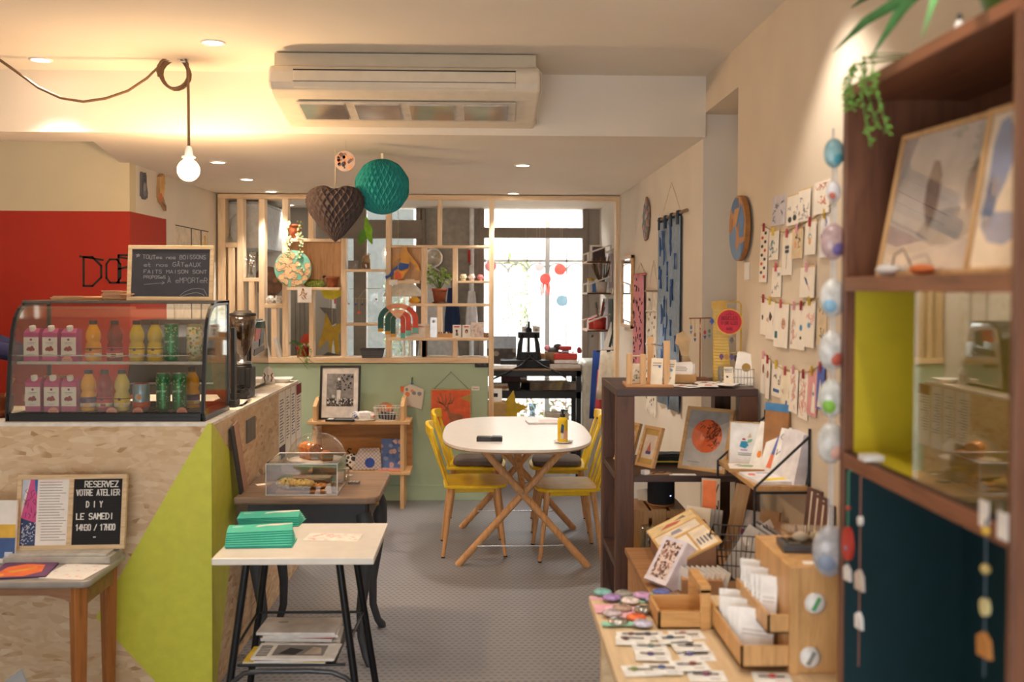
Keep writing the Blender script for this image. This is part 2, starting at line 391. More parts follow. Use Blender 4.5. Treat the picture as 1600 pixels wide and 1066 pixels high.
# right wall, with a tall recess in front of the beam
mb = MB(); mb.box(XR, XR + .5,-2.1,4.08,-.1, ZC + .05, WALLR); mb.box(XR, XR + .5,4.08, YB + .05,2.47, ZC + .05, WALLR)
mb.box(XR + .36, XR + .5,4.08, YB + .06,-.1,2.47, WALLM); mb.box(XR, XR + .5, YB + .05, YW + .1,-.1, ZC + .05, WALLM)
struct('wall_right', mb)
# red-and-beige wall behind the counter; the red wraps a little way round the corner
YK, ZRED = 5.82,2.075
mb = MB(); mb.box(XS, XL, YK, YK + .1, ZRED, ZC + .3, BEIGEW); mb.box(XS, XL, YK, YK + .1,0, ZRED, REDW)
struct('wall_behind_counter', mb)
mb = MB(); p = PX(260,400, XL); YR = p.y
mb.box(XL - .1, XL, YK + .1, YR, ZRED, ZL, WALLM); mb.box(XL - .1, XL, YK + .1, YR, 0, ZRED, REDW); mb.box(XL - .1, XL, YR, YW + .1,0, ZL, WALLM)
struct('wall_left_back', mb)
mb = MB()     # unseen front wall and shop windows behind the camera, opening lowered to cut daylight
mb.box(XS, 1.6,-2.1,-2.0,2.35, ZC + .1, WALLM); mb.box(XS, -2.3,-2.1,-2,0,2.4, WALLM); mb.box(1.0,1.6,-2.1,-2,0,2.4, WALLM); mb.box(-2.3,1.0,-2.1,-2,0,.3, WALLM); mb.box(-2.3,1.0,-2.1,-2,1.95,2.4, WALLM)
struct('wall_front', mb)
# green half wall under the wooden partition
XPR = PY(769,500, YP).x
mb = MB(); mb.box(XL, XPR - .03, YP, YP + .1,0,1.055, GREENW); struct('wall_partition', mb)
mb = MB(); mb.box(XL, XPR - .03, YP - .015, YP, 0,.12, GREENW); struct('baseboard_partition', mb, .003)
# back wall with two windows onto the courtyard
W1a, W1b = PY(748,400, YW).x, PY(917,400, YW).x
W2a, W2b = PY(534,400, YW).x, PY(660,400, YW).x
mb = MB()
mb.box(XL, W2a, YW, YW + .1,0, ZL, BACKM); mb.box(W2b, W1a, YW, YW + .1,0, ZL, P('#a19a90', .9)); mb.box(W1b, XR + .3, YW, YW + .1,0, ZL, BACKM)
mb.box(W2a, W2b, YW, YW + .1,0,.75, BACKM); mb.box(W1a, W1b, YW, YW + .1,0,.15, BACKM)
struct('wall_back', mb)
def winframe(n, xa, xb, z0, rails, stiles, fw=.05):
    root = link(bpy.data.objects.new('window_%d' % n, None)); root['kind'] = 'structure'
    mb = MB()
    for x in stiles: mb.box(x[0], x[1], YW - .03, YW + .07, z0, ZL, FRAMEG)
    for z in rails: mb.box(xa, xb, YW - .035, YW + .075, z[0], z[1], FRAMEG)
    o = mk('window_frame', mb, root, .004); o['kind'] = 'structure'
    mb = MB(); mb.box(xa, xb, YW + .02, YW + .024, z0, ZL, GLASS('#ffffff', .06)); o = mk('window_pane', mb, root); o['kind'] = 'structure'
z = lambda y: PY(830, y, YW).z
winframe(1, W1a, W1b, .15, [(z(372), z(356)),(.15,.25)], [(W1a, W1a + .05),(W1b - .04, W1b + .01)])
x2 = lambda px: PY(px, 400, YW).x
winframe(2, W2a, W2b, .75, [(z(374), z(345)),(.75,.85)], [(W2a - .05, W2a),(x2(553), x2(573)),(x2(650), W2b),(x2(657), x2(665))])
# courtyard outside
mb = MB(); mb.box(-4,3,9.1,12,-.1,0, P('#b8b2a8', .9)); struct('floor_courtyard', mb)
mb = MB(); mb.box(-.8,3,11.3,11.4,0,4.5, P('#f2f0ea', .9)); mb.box(-4,-.8,11.3,11.4,0,4.5, P('#5f625e', .9)); mb.box(-4,-3.9,9.1,11.3,0,4.5, P('#dcdcd6', .9)); mb.box(2.9,3,9.1,11.3,0,4.5, P('#efeeea', .9))  # left stretch darkened in its colour to stand for dimmer daylight
struct('wall_courtyard', mb)
# iron grille with arches outside the tall window
IRON = P('#b9b9b6', .6, var=.02)
mb = MB(); gx = [x2(p) for p in (758,796,826,859,890,918)]; YG = 9.32
gz1, gz2 = PY(830,408, YG).z, PY(830,500, YG).z
for i, x in enumerate(gx):
    mb.box(x - .005, x + .005, YG, YG + .01,.1,2.7, IRON)
mb.box(gx[3] - .022, gx[3] + .022, YG - .01, YG + .02,.1,2.7, IRON); mb.box(gx[0] - .4, gx[-1] + .3, YG, YG + .02, gz1 - .01, gz1 + .015, IRON)
for a, b in zip(gx[:-1], gx[1:]):
    c, r = (a + b) / 2,(b - a) / 2
    mb.tube([(x, YG, zz) for x, zz in arcpts(c, gz1 - r - .02, r, 0,180,14)], .008, IRON, 6)
    mb.tube([(x, YG, zz) for x, zz in arcpts(c, PY(830,318, YG).z, r, 180,360,14, r * 1.05)], .008, IRON, 6)
solo('iron_grille', 'pale iron grille with arched bars outside the tall back window', 'grille', mb)

# ---------------------------------------------------------------- recessed lamps
def spot(name, px, py, Z, label, power=17, angle=95, cen=(0,0,0)):
    p = PZ(px, py, Z)
    t = thing(name, label, 'ceiling lamp', (p.x, p.y, Z),0, 'recessed ceiling spotlights')
    mb = MB(); mb.lathe([(.050,0),(.050,-.004),(.040,-.006),(.038,0)], WHITE, 24); mk('rim', mb, t)
    mb = MB(); mb.lathe([(.0005,-.003),(.038,-.003)], GLOW('#fff3e0', 14),24); mk('diffuser', mb, t)
    l = light('spot_light', 'SPOT', (0,0,-.02), power, WARM, spot_size=R(angle), spot_blend=.55, shadow_soft_size=.04); l.parent = t
    return t
spot('recessed_spotlight', 64,93, ZC, 'round recessed spotlight in the high ceiling left of the looped cord', 24)
spot('recessed_spotlight', 333,66, ZC, 'round recessed spotlight in the high ceiling right of the looped cord', 18)
spot('recessed_spotlight', 341,253, ZL, 'round recessed spotlight in the low ceiling just right of the bare bulb', 30)
spot('recessed_spotlight', 386,280, ZL, 'second recessed spotlight from the bulb in the left ceiling row', 32)
spot('recessed_spotlight', 424,299, ZL, 'recessed spotlight at the left partition top, farthest of the left row', 28)
spot('recessed_spotlight', 817,258, ZL, 'recessed spotlight in the low ceiling right of the teal paper ball', 40)
spot('recessed_spotlight', 802,302, ZL, 'recessed spotlight nearest the partition above its doorway', 30)
p = PY(462,322,8.3)
spot('recessed_spotlight', 452,320, ZL, 'recessed spotlight in the back room above the terracotta pot', 14)
# lamps of the same kind over the front of the shop, behind and above the view
for x, y, pw in ((.80,2.85,17),(.55,1.5,15),(-.6,1.6,16),(-2.0,1.8,18),(.1,3.5,15)):
    l = light('spot_light', 'SPOT', (x, y, ZC - .02), pw, WARM, spot_size=R(100), spot_blend=.5, shadow_soft_size=.04)

# ---------------------------------------------------------------- pendant bulb on its looped cord
CORD = BRAID('#9a7a5a', '#5f4736'); YQ = 4.36
hook = PZ(287,92, ZC); YQ = hook.y
t = thing('pendant_lamp', 'bare glowing globe bulb hanging from a looped brown braided cord', 'lamp', (hook.x, hook.y, ZC))
def q(px, py, dy=0): v = PY(px, py, YQ + dy); return (v.x - hook.x, v.y - hook.y, v.z - ZC)
mb = MB()
pts = [q(-14,89), q(0,94), q(30,115), q(60,137), q(95,153), q(130,159), q(165,154), q(200,142), q(230,122), q(247,105)]
lc = q(269,112); lr = .062
loop = [(lc[0] + (lr + .004*math.sin(i*.7)) * math.cos(R(200 - 20*i)),.006*i*.3, lc[2] + lr * 1.1 * math.sin(R(200 - 20*i))) for i in range(0,42)]
mb.tube(pts + loop + [q(278,90), q(289,90), q(293,100), q(294.5,150), q(295,228)], .0062, CORD, 8); mk('cord', mb, t)
mb = MB(); a = q(287,91); mb.tube([(a[0] - .02,0,0),(a[0] - .015,0,-.012),(a[0] + .02,0,-.012),(a[0] + .02,0,0)], .004, WHITE, 6); mk('ceiling_hook', mb, t)
b0 = q(295,228); B = (b0[0], 0, b0[2])
mb = MB(); mb.lathe([(.004,.0),(.012,-.004),(.017,-.02),(.018,-.042),(.030,-.046),(.030,-.052),(.018,-.056),(.016,-.07),(0.001,-.071)], WHITE, 20, B); mk('socket', mb, t)
bc = q(294.5,266)
mb = MB(); mb.lathe([(.013,.062),(.015,.05),(.026,.041)] + [(.048*math.sin(R(a)),.048*math.cos(R(a))) for a in range(40,181,14)] + [(.0005,-.048)], GLOW('#ffc983', 30),24,(bc[0], 0, bc[2])); mk('bulb', mb, t)
l = light('bulb_light', 'POINT', (bc[0], 0, bc[2] - .06),30,(1,.66,.36), shadow_soft_size=.05); l.parent = t

# ---------------------------------------------------------------- air conditioner on the beam
AC1 = P('#ddd0ba', .45, var=.015); AC2 = P('#cdc0aa', .45, var=.015)
c = PY(648,130,4.5); t = thing('air_conditioner', 'long cream air conditioning unit mounted under the ceiling on the beam', 'air conditioner', (PY(645,130, YB).x, YB, ZL + .29))
Wd = .555; o_ = ZL + .29
Q = lambda pts: [(y, z_ - o_) for y, z_ in pts]
mb = MB(); mb.prism(Q([(0,2.635),(-.415,2.635),(-.425,2.575),(0,2.575)]),-Wd, Wd, AC2, 'x'); mk('upper_housing', mb, t, .004)
mb = MB(); mb.prism(Q([(0,2.575),(-.445,2.575),(-.468,2.555),(-.475,2.50),(-.462,2.468),(-.40,2.445),(-.12,2.395),(0,2.385)]),-Wd - .015, Wd + .015, AC1, 'x'); mk('housing', mb, t, .012)
mb = MB(); mb.prism(Q([(-.46,2.553),(-.4745,2.548),(-.4795,2.50),(-.470,2.478),(-.45,2.478)]),-.465,.465, AC1, 'x'); mk('front_panel', mb, t, .003)
mb = MB(); mb.prism(Q([(-.45,2.553),(-.4758,2.553),(-.4758,2.549),(-.45,2.549)]),-.466,.466, INK, 'x'); mb.prism(Q([(-.45,2.503),(-.4806,2.503),(-.4806,2.5005),(-.45,2.5005)]),-.466,.466, INK, 'x'); mk('panel_gap', mb, t)
mb = MB(); mb.push(Matrix.Translation((0,-.27,2.418 - o_)) @ Matrix.Rotation(R(-10.2),4, 'X'))
mb.box(-.47,.47,-.115,.115,-.006,-.001, P('#c3baac', .5))
for i in range(4): mb.box(-.46 + i*.235,-.46 + i*.235 + .19,-.09,.09,-.010,-.005, P('#dcdad8', .12,.85, var=.1, scale=6))
mb.pop(); mk('air_louvre', mb, t)
mb = MB(); mb.tube([(Wd + .0,-.3,-.03),(Wd + .03,-.28,-.06),(Wd + .035,-.2,-.12),(Wd + .02,-.1,-.2),(Wd + .03,-.03,-.24)], .004, WHITE, 6); mk('cable', mb, t)

# ---------------------------------------------------------------- wooden partition with open shelves
YF, YD = YP - .012, YP + .09
sx = lambda px: PY(px, 420, YP).x
szp = lambda py: PY(600, py, YP).z
t = thing('wooden_partition', 'pine stud partition with open shelves standing on the green half wall', 'room divider', (0,0,0))
ZB = szp(559)
def post(a, b, y0, y1, mat=PINE, nm='post', d0=YF, d1=YD):
    mb = MB(); mb.box(sx(a), sx(b), d0, d1, szp(y1) if y1 is not None else 0, szp(y0), mat); return mk(nm, mb, t, .003)
def rail(a, b, y0, y1, nm='rail', d0=YF - .002, d1=YD + .002):
    mb = MB(); mb.box(sx(a), sx(b), d0, d1, szp(y1), szp(y0), PINEX); return mk(nm, mb, t, .003)
rail(341,971,304.5,312, 'top_rail'); rail(341,764,558,567, 'sill', YF - .02, YD + .05)
post(341,353,312,558); post(371,381,312,558); post(404.5,414,312,558); post(441.5,450.5,312,558); post(533,541,373,558)
post(482,490.5,312,376); post(603,611,312,558); post(683.5,690,312,383); post(764,772,312, None, nm='door_post'); post(962,970.5,312, None, nm='door_post')
post(357,367,388,558); post(389,398,440,558); post(424,433,482,558); post(483,490,450,558)
rail(353,371,380,388, 'shelf'); rail(381,405,435,441, 'shelf'); rail(414,442,475,482, 'shelf')
rail(450,533,374,379, 'shelf', YF - .05); rail(451,533,449.5,454, 'shelf', YF - .05)
rail(541,603,421,425, 'shelf', YF - .03); rail(541,603,505,509, 'shelf')
rail(611,764,383,387, 'shelf'); rail(606,657,438,443, 'shelf', YF - .05); rail(640,764,474,478.5, 'shelf'); rail(715,764,438.5,442, 'shelf', YF - .03)
rail(607,764,527,531.5, 'shelf', YF - .06)
post(658,667,387,558); post(707,715,387,474); post(683,691,478,527); post(659,667,531,558); post(707,715,531,558)
mb = MB(); mb.box(sx(450.5), sx(533), YD - .015, YD, szp(450), szp(378), WOOD('#dcb07c', '#c79457', 'z', .5,1.5)); mk('back_panel', mb, t)
mb = MB(); mb.box(sx(611), sx(658), YD - .015, YD, szp(438), szp(387), WOOD('#dcb07c', '#c79457', 'z', .5,1.5)); mk('back_panel', mb, t)
# ---------------------------------------------------------------- serving counter
YC, XC, HC, YE = 4.0,-1.09,1.095,5.86
t = thing('serving_counter', 'long serving counter clad in strand board with a lime green painted corner', 'counter', (0,0,0))
LSH = [(-3.1, YC),(XC, YC),(XC, YE),(XC - .62, YE),(XC - .62, YC + .58),(-3.1, YC + .58)]
mb = MB(); mb.prism(LSH, 0, HC - .012, OSB(), 'z'); mk('body', mb, t)
mb = MB(); mb.prism(LSH, HC - .012, HC, P('#ece5da', .5), 'z'); mk('worktop', mb, t)
v = lambda px, py: (lambda p: (p.x, p.z))(PY(px, py, YC)); h = lambda px, py: (lambda p: (p.y, p.z))(PX(px, py, XC))
mb = MB(); mb.prism([(XC + .001, HC),(XC - .015, HC), v(150,965),(v(262,1086)[0], .0),(XC + .001,.0)], YC - .0015, YC - .0001, LIME)
mb.prism([(YC - .0015, HC),(YC + .02, HC - .004), h(376,733),(h(338,1066)[0], h(338,1066)[1]),(YC + .02,.0),(YC - .0015,.0)], XC + .0001, XC + .0015, LIME, 'x')
mk('lime_paint', mb, t)
mb = MB(); a = h(384,690); b = h(397,655); mb.box(XC, XC + .008, a[0], b[0], a[1] - .01, b[1] + .015, P('#6d6a66', .4,.6)); mk('socket_plate', mb, t, .002)
# four paper menus pinned at the far end of the counter side
TXT = P('#8d8a8a', .8)
mfirst = None
for i, (pa, pb, ya, yb, dark) in enumerate(((435.5,444.5,603,690, 'dark foot'),(446,453,600,682, 'bold column of text'),(454.5,461,597,674, 'blue text'),(462.5,470,594,660, 'dark red heading'))):
    a, b = PX(pa, 640, XC).y, PX(pb, 640, XC).y; w_, h_ = b - a, .36
    mb = MB(); mb.box(-w_/2, w_/2,-.002,0,0, h_, PAPER)
    rg = random.Random(i)
    for k in range(15): mb.box(-w_*.38, w_*(rg.uniform(-.1,.38)),-.0028,-.002,.09 + k*.016,.096 + k*.016, P('#6a7aa0', .8) if i == 2 else TXT)
    if i == 0: mb.box(-w_/2, w_/2,-.003,-.002,0,.07, P('#5a4a50', .8))
    if i == 3: mb.box(-w_/2, w_/2,-.003,-.002, h_ - .06, h_, P('#8f3038', .8))
    solo('paper_menu', 'white paper menu with %s on the far end of the counter side' % dark, 'menu', mb, (XC + .0005,(a + b) / 2, HC - .02 - h_), FACE_AISLE_L, 'menus on the counter side')

# ---------------------------------------------------------------- refrigerated display case
xa, xb = PY(8,640,4.03).x, PY(319,640,4.03).x; CW = xb - xa; YD0 = 4.03; DD = .40
t = thing('display_case', 'curved glass refrigerated display case full of drinks on the counter', 'display case', ((xa + xb)/2, YD0, HC))
prof = [(.0,.0),(.0,.04),(.012,.15),(.03,.28),(.05,.37),(.075,.42),(.11,.455),(.16,.476),(.22,.483),(DD, .487)]
def strip(x0, x1, th, m, pr=prof):
    mb = MB(); n = len(pr)
    inn = []
    for i, (y, z_) in enumerate(pr):
        a = pr[max(i-1,0)]; b = pr[min(i+1, n-1)]; dy, dz = b[0]-a[0], b[1]-a[1]; L = math.hypot(dy, dz)
        inn.append((y + dz/L*th, z_ - dy/L*th))
    for i in range(n-1):
        p0, p1, q1, q0 = pr[i], pr[i+1], inn[i+1], inn[i]
        vs = [(x, y, z_) for x in (x0, x1) for y, z_ in (p0, p1, q1, q0)]
        mb.add(vs, [(0,1,2,3),(7,6,5,4),(0,4,5,1),(1,5,6,2),(2,6,7,3),(3,7,4,0)], m)
    return mb
H2 = CW/2
mk('curved_glass', strip(-H2 + .012, H2 - .012,.004, GLASS('#f4f2ee', .10), prof[1:8]), t)
fr = strip(-H2,-H2 + .014,.018, P('#26262a', .25)); mk('frame_edge', fr, t); mk('frame_edge', strip(H2 - .014, H2,.018, P('#26262a', .25)), t)
mb = MB(); mb.box(-H2, H2,0, DD, 0,.022, P('#1b1b1e', .35)); mb.box(-H2 - .004, H2 + .004,-.005,.0,-.0,.004, CHROME); mb.box(-H2, H2,0,.012,.02,.036, P('#1b1b1e', .35)); mk('base', mb, t, .002)
mb = MB(); mb.box(-H2, H2,.15, DD, .474,.487, P('#6a6058', .25,.5)); mk('roof', mb, t, .003)
for s in (-1,1):
    mb = MB(); mb.prism([(y, z_) for y, z_ in prof] + [(DD, 0)], s*(H2 - .008), s*(H2 - .004), GLASS('#eef0ea', .07), 'x'); mk('side_glass', mb, t)
mb = MB()
for s in (-1,1): mb.box(s*(H2 - .007) - .007, s*(H2 - .007) + .007, DD - .014, DD, .02,.487, P('#1b1b1e', .35))
mb.box(-H2, H2, DD - .012, DD, .02,.04, P('#1b1b1e', .35)); mk('back_frame', mb, t)
mb = MB(); mb.box(-H2 + .02, H2 - .02,.06, DD - .02,.232,.236, GLASS('#e8eee8', .12)); mb.box(-H2 + .02, H2 - .02,.058,.062,.228,.24, P('#c9c9c6', .2,.8))
mb.box(-H2 + .02, H2 - .07,.06,.062,.262,.266, P('#c9c9c6', .2,.8)); mk('shelf', mb, t)
mb = MB()
for i in range(34): x = -H2 + .03 + i*(CW - .06)/33; mb.box(x - .0015, x + .0015,.03, DD - .03,.03,.034, P('#3a3a3c', .4,.7))
mb.box(-H2 + .02, H2 - .02,.03,.034,.022,.034, P('#3a3a3c', .4,.7)); mb.box(-H2 + .02, H2 - .02, DD - .034, DD - .03,.022,.034, P('#3a3a3c', .4,.7)); mk('wire_rack', mb, t)
ZS, ZR = HC + .2365, HC + .0345
YT, YBm = 4.16,4.13

MAG = P('#c23f84', .5); MAGD = P('#8f2c63', .5)
def carton():
    t = thing('juice_carton', 'x', 'juice carton', group='pink juice cartons in the display case')
    mb = MB(); s = .031
    mb.add([(-s,-s,0),(s,-s,0),(s,s,0),(-s,s,0),(-s,-s,.118),(s,-s,.118),(s,s,.132),(-s,s,.132),(-s*.9,-s*.2,.136),(s*.9,-s*.2,.136)],
           [(0,3,2,1),(0,1,5,4),(1,2,6,9,5),(2,3,7,6),(3,0,4,8,7),(4,5,9,8),(8,9,6,7)], MAG)
    mk('box', mb, t, .002)
    mb = MB(); mb.box(-s+.001, s-.001,-s-.0008,-s, .022,.1, PAPER)
    mb.disc(0,.09,.005,-s-.0014,-s-.0008, P('#a03068', .6),12)
    mb.box(-.016,.016,-s-.0014,-s-.0008,.077,.0785, TXT); mb.box(-.012,.012,-s-.0014,-s-.0008,.072,.0732, TXT); mb.box(-.012,.012,-s-.0014,-s-.0008,.029,.0302, TXT)
    for cx, cz in ((-.008,.054),(.004,.058),(.009,.05),(-.001,.048),(-.012,.05)): mb.disc(cx, cz, .0065,-s-.0016,-s-.0008, P('#a8323c', .5),10)
    mk('label', mb, t)
    mb = MB(); mb.push(Matrix.Translation((0,-.012,.124)) @ Matrix.Rotation(R(14),4, 'X')); mb.lathe([(.013,0),(.013,.021),(.011,.023),(.0005,.023)], WHITE, 14); mb.pop(); mk('cap', mb, t)
    return t
c0 = carton(); first = True
pos = ['leftmost', 'middle', 'right-hand']
for row, pxs, zz, yy in (('upper shelf', (54,83,112), ZS, YT),('bottom rack', (56,85,112), ZR, YBm)):
    for i, px in enumerate(pxs):
        x = PY(px, 560, yy).x; lb = 'pink pomegranate juice carton, %s of three on the %s of the case' % (pos[i], row)
        if first: c0.location = (x, yy, zz); c0['label'] = lb; first = False
        else: dup(c0,(x, yy, zz),0, lb)
def bottle(px, y, z_, juice, lab, text, cap='#3a3634'):
    x = PY(px, 560, y).x
    t = thing('juice_bottle', text, 'juice bottle', (x, y, z_),0, 'juice bottles in the display case')
    J = P(juice, .12, var=.04)
    mb = MB(); mb.lathe([(.001,0),(.029,.001),(.031,.006),(.031,.062),(.0295,.070),(.025,.079),(.0255,.084),(.0295,.093),(.0305,.105),(.0285,.120),(.022,.136),(.0165,.147),(.0155,.156)], J, 20); mk('body', mb, t)
    mb = MB(); mb.lathe([(.0314,.016),(.0316,.017),(.0316,.058),(.0312,.059)], P(lab, .5),20); mb.lathe([(.0318,.050),(.0319,.05),(.0319,.054),(.0318,.054)], P('#2a2228', .5),20)
    mb.lathe([(.0318,.018),(.0319,.018),(.0319,.034),(.0318,.034)], P('#e9dcc0', .5),20); mb.cbox((0,-.0318,.05),(.011,.002,.011), P('#2a2228', .5)); mb.cbox((.006,-.0315,.026),(.02,.003,.012), P(juice, .5)); mk('label', mb, t)
    mb = MB(); mb.lathe([(.0165,.152),(.0168,.153),(.0168,.167),(.0155,.169),(.0005,.169)], P(cap, .4,.3),16); mk('cap', mb, t)
bottle(146, YT, ZS, '#f2a918', '#e58f2a', 'orange juice bottle alone beside the cartons on the upper shelf')
bottle(179.5, YT, ZS, '#8c3a30', '#c8404c', 'dark red juice bottle on the upper shelf of the case')
bottle(214, YT, ZS, '#d9bb3c', '#f0cb2c', 'pale apple juice bottle just right of the upper dark red one')
bottle(242.5, YT, ZS, '#d9bb3c', '#f0cb2c', 'pale apple juice bottle beside the green can on the upper shelf')
bottle(138, YBm, ZR, '#f2b02a', '#5c3068', 'orange juice bottle with purple label beside the bottom cartons')
bottle(163, YBm, ZR, '#a03038', '#d23a48', 'red berry juice bottle on the bottom rack')
bottle(190.5, YBm, ZR, '#e0ca6a', '#f0cb2c', 'clear yellow juice bottle beside the short can on the bottom rack')
bottle(300, YBm + .1, ZR, '#f2a918', '#5c3068', 'orange juice bottle half hidden at the right end of the bottom rack')
def can(px, y, z_, r, hh, col, text, cat='drink can', art=None):
    x = PY(px, 560, y).x
    t = thing('drink_can', text, cat, (x, y, z_),0, 'drink cans in the display case')
    mb = MB(); mb.lathe([(.001,.002),(r*.75,.0),(r*.97,.008),(r, .012),(r, hh - .012),(r*.88, hh - .002)], P(col, .3,.5),22); mk('body', mb, t)
    mb = MB(); mb.lathe([(r*.88, hh - .003),(r*.9, hh),(r*.84, hh),(r*.82, hh - .004),(.0005, hh - .004)], CHROME if hh > .13 else P('#c84a40', .35,.4),22); mb.cbox((0,-.004, hh - .002),(.012,.02,.002), CHROME); mk('lid', mb, t)
    if art == 'water':
        mb = MB(); rg = random.Random(px)
        for k in range(26):
            a = R(rg.uniform(195,345)); zz = rg.uniform(hh*.62, hh*.9); mb.push(Matrix.Translation((r*math.cos(a), r*math.sin(a), zz)) @ Matrix.Rotation(a + PI/2,4, 'Z')); mb.disc(0,0,.0028,-.0006,.0004, P('#c9d8a0', .4),8); mb.pop()
        for k, ch in enumerate('perrier'):
            a = R(232 + k*12.5); mb.push(Matrix.Translation((r*math.cos(a), r*math.sin(a), hh*.5)) @ Matrix.Rotation(a + PI/2,4, 'Z')); mb.text(ch, -.003,0,.012, P('#dfe8dc', .4),.0016,-.0008,.0004); mb.pop()
        for k in range(22):
            a = R(rg.uniform(200,340)); zz = rg.uniform(.02, hh*.42); mb.push(Matrix.Translation((r*math.cos(a), r*math.sin(a), zz)) @ Matrix.Rotation(a + PI/2,4, 'Z')); mb.cbox((0,0,0),(.004,.0012,.003), P('#b9c8b4', .4)); mb.pop()
        mk('print', mb, t)
    if art == 'mango':
        mb = MB(); mb.lathe([(r + .0004, hh*.1),(r + .0006, hh*.1),(r + .0006, hh*.34),(r + .0004, hh*.34)], P('#c8604a', .4),22)
        mb.push(Matrix.Translation((0,-r, hh*.52))); mb.disc(0,0,.015,-.0012,.004, P('#cfd4da', .4),16); mb.disc(.002,.0,.009,-.002,.004, P('#e0913a', .4),12); mb.pop(); mk('print', mb, t)
    if art == 'leaf':
        mb = MB(); mb.lathe([(r + .0003,.02),(r + .0005,.02),(r + .0005, hh*.9),(r + .0003, hh*.9)], SPECKLE('#d8d2b8', ['#7fae5a', '#e0b03c', '#5a8f4a', '#c86a4a'], 70),22); mk('print', mb, t)
GC = '#12824f'
can(268, YT, ZS, .0285,.157, GC, 'tall green sparkling water can on the upper shelf', art='water')
can(304, YT + .02, ZS, .031,.157, '#b9b48c', 'tall leaf-patterned can at the right end of the upper shelf', art='leaf')
can(255, YBm, ZR, .0285,.157, GC, 'tall green sparkling water can, left of the pair on the bottom rack', art='water')
can(280, YBm, ZR, .0285,.157, GC, 'tall green sparkling water can, right of the pair on the bottom rack', art='water')
can(220.5, YBm - .01, ZR, .034,.115, '#8fb0c8', 'short blue and orange can with red lid on the bottom rack', art='mango')
for px, row, zz, yy, wh in ((105, 'up', ZS + .004, YD0 + .066, 'on the upper shelf under the cartons'),(83, 'lo', ZR + .001, YD0 + .028, 'under the bottom middle carton'),(174, 'lo', ZR + .001, YD0 + .028, 'on the bottom rack between red and yellow juice'),(215, 'lo', ZR + .001, YD0 + .028, 'under the short can'),(284, 'lo', ZR + .001, YD0 + .028, 'under the right green can of the pair')):
    mb = MB(); mb.prism(arcpts(0,0,.0215,0,180,14),0,.001, P('#efa08c', .7))
    for k in range(3): mb.box(-.012 + k*.009,-.006 + k*.009,-.0006,0,.004,.0075, P('#b86a5c', .7))
    mb.box(-.01,.01,0,.014,0,.001, P('#efa08c', .7))
    solo('price_tag', 'pink half-round price tag %s' % wh, 'price tag', mb, (PY(px, 600, yy).x, yy, zz),0, 'pink price tags in the case')
rg = random.Random(4)
mb = MB(); mb.lathe([(.001,0),(.05,.002),(.066,.10),(.064,.10),(.048,.006),(.001,.004)], P('#8a6a48', .7),20)
for k in range(16):
    a = rg.uniform(0,6.28); r_ = rg.uniform(0,.05); mb.tube([(r_*math.cos(a), r_*.7*math.sin(a),.06),(r_*1.2*math.cos(a), r_*math.sin(a),.118 + rg.uniform(0,.02))], .011, P('#c99a55', .8, var=.15),7)
solo('biscuit_bowl', 'wooden bowl of golden biscuits behind the bottom row of cartons', 'bowl of biscuits', mb, (PY(92,600,4.28).x, 4.26, ZR),0)

# on top of the case: chalkboard and folded paper bags
ZT = HC + .4872
c = PY(269.5,470,4.29)
t = thing('chalkboard', 'wood-framed chalkboard with handwritten drinks message leaning on the display case', 'chalkboard', (c.x, 4.25, ZT),(R(-7),0, R(2)))
W2, H_ = .179,.236
FR = WOOD('#e3c496', '#d2ab75', 'x', .5,2)
mb = MB(); fw = .0165
mb.box(-W2, W2,0,.018,0, fw, FR); mb.box(-W2, W2,0,.018, H_ - fw, H_, FR); mb.box(-W2,-W2 + fw, 0,.018, fw, H_ - fw, FR); mb.box(W2 - fw, W2,0,.018, fw, H_ - fw, FR); mk('frame', mb, t, .0015)
mb = MB(); mb.box(-W2 + fw, W2 - fw, .006,.012, fw, H_ - fw, P('#3d3b40', .7, var=.08, scale=12))
bo = mk('board', mb, t); CH = P('#a7a4a6', .95); rg = random.Random(2); yk = dict(y0=.0052, y1=.006, w=.0016, rng=rg)
mb = MB(); mb.text('TOUTes nos BOISSONS', -.118,.178,.0165, CH, width=.262, **yk); mk('text_line', mb, bo)
mb = MB(); mb.text('et nos G\u00c2TeAUX', -.112,.146,.0175, CH, width=.235, **yk); mk('text_line', mb, bo)
mb = MB(); mb.text('FAITS MAISON SONT', -.112,.116,.0145, CH, width=.262, **yk); mk('text_line', mb, bo)
mb = MB(); mb.text('PROPOSeS', -.112,.094,.0125, CH, width=.09, **yk); mk('text_line', mb, bo)
mb = MB(); mb.text('\u00c0 eMPORTeR', -.012,.076,.022, CH, width=.165, **yk); mk('text_line', mb, bo)
mb = MB(); star = [(-.138,.20),(-.133,.188),(-.148,.196),(-.13,.196),(-.144,.186),(-.138,.20)]; mb.ribbon(star, .0014,.0052,.006, CH)
mb.ribbon([(-.11,.068),(-.07,.072),(-.025,.076)], .0013,.0052,.006, CH); mb.ribbon([(-.035,.083),(-.025,.076),(-.036,.069)], .0013,.0052,.006, CH)
mb.ribbon([(.04,.02),(.06,.038),(.09,.05),(.12,.052),(.14,.048),(.15,.03),(.155,.02)], .0014,.0052,.006, CH); mb.ribbon([(.045,.018),(.08,.03),(.11,.035),(.135,.028),(.142,.02)], .0014,.0052,.006, CH)
mk('chalk_drawing', mb, bo)
BAG = P('#b98a5e', .85, var=.06); BAGL = P('#dcc4a4', .85)
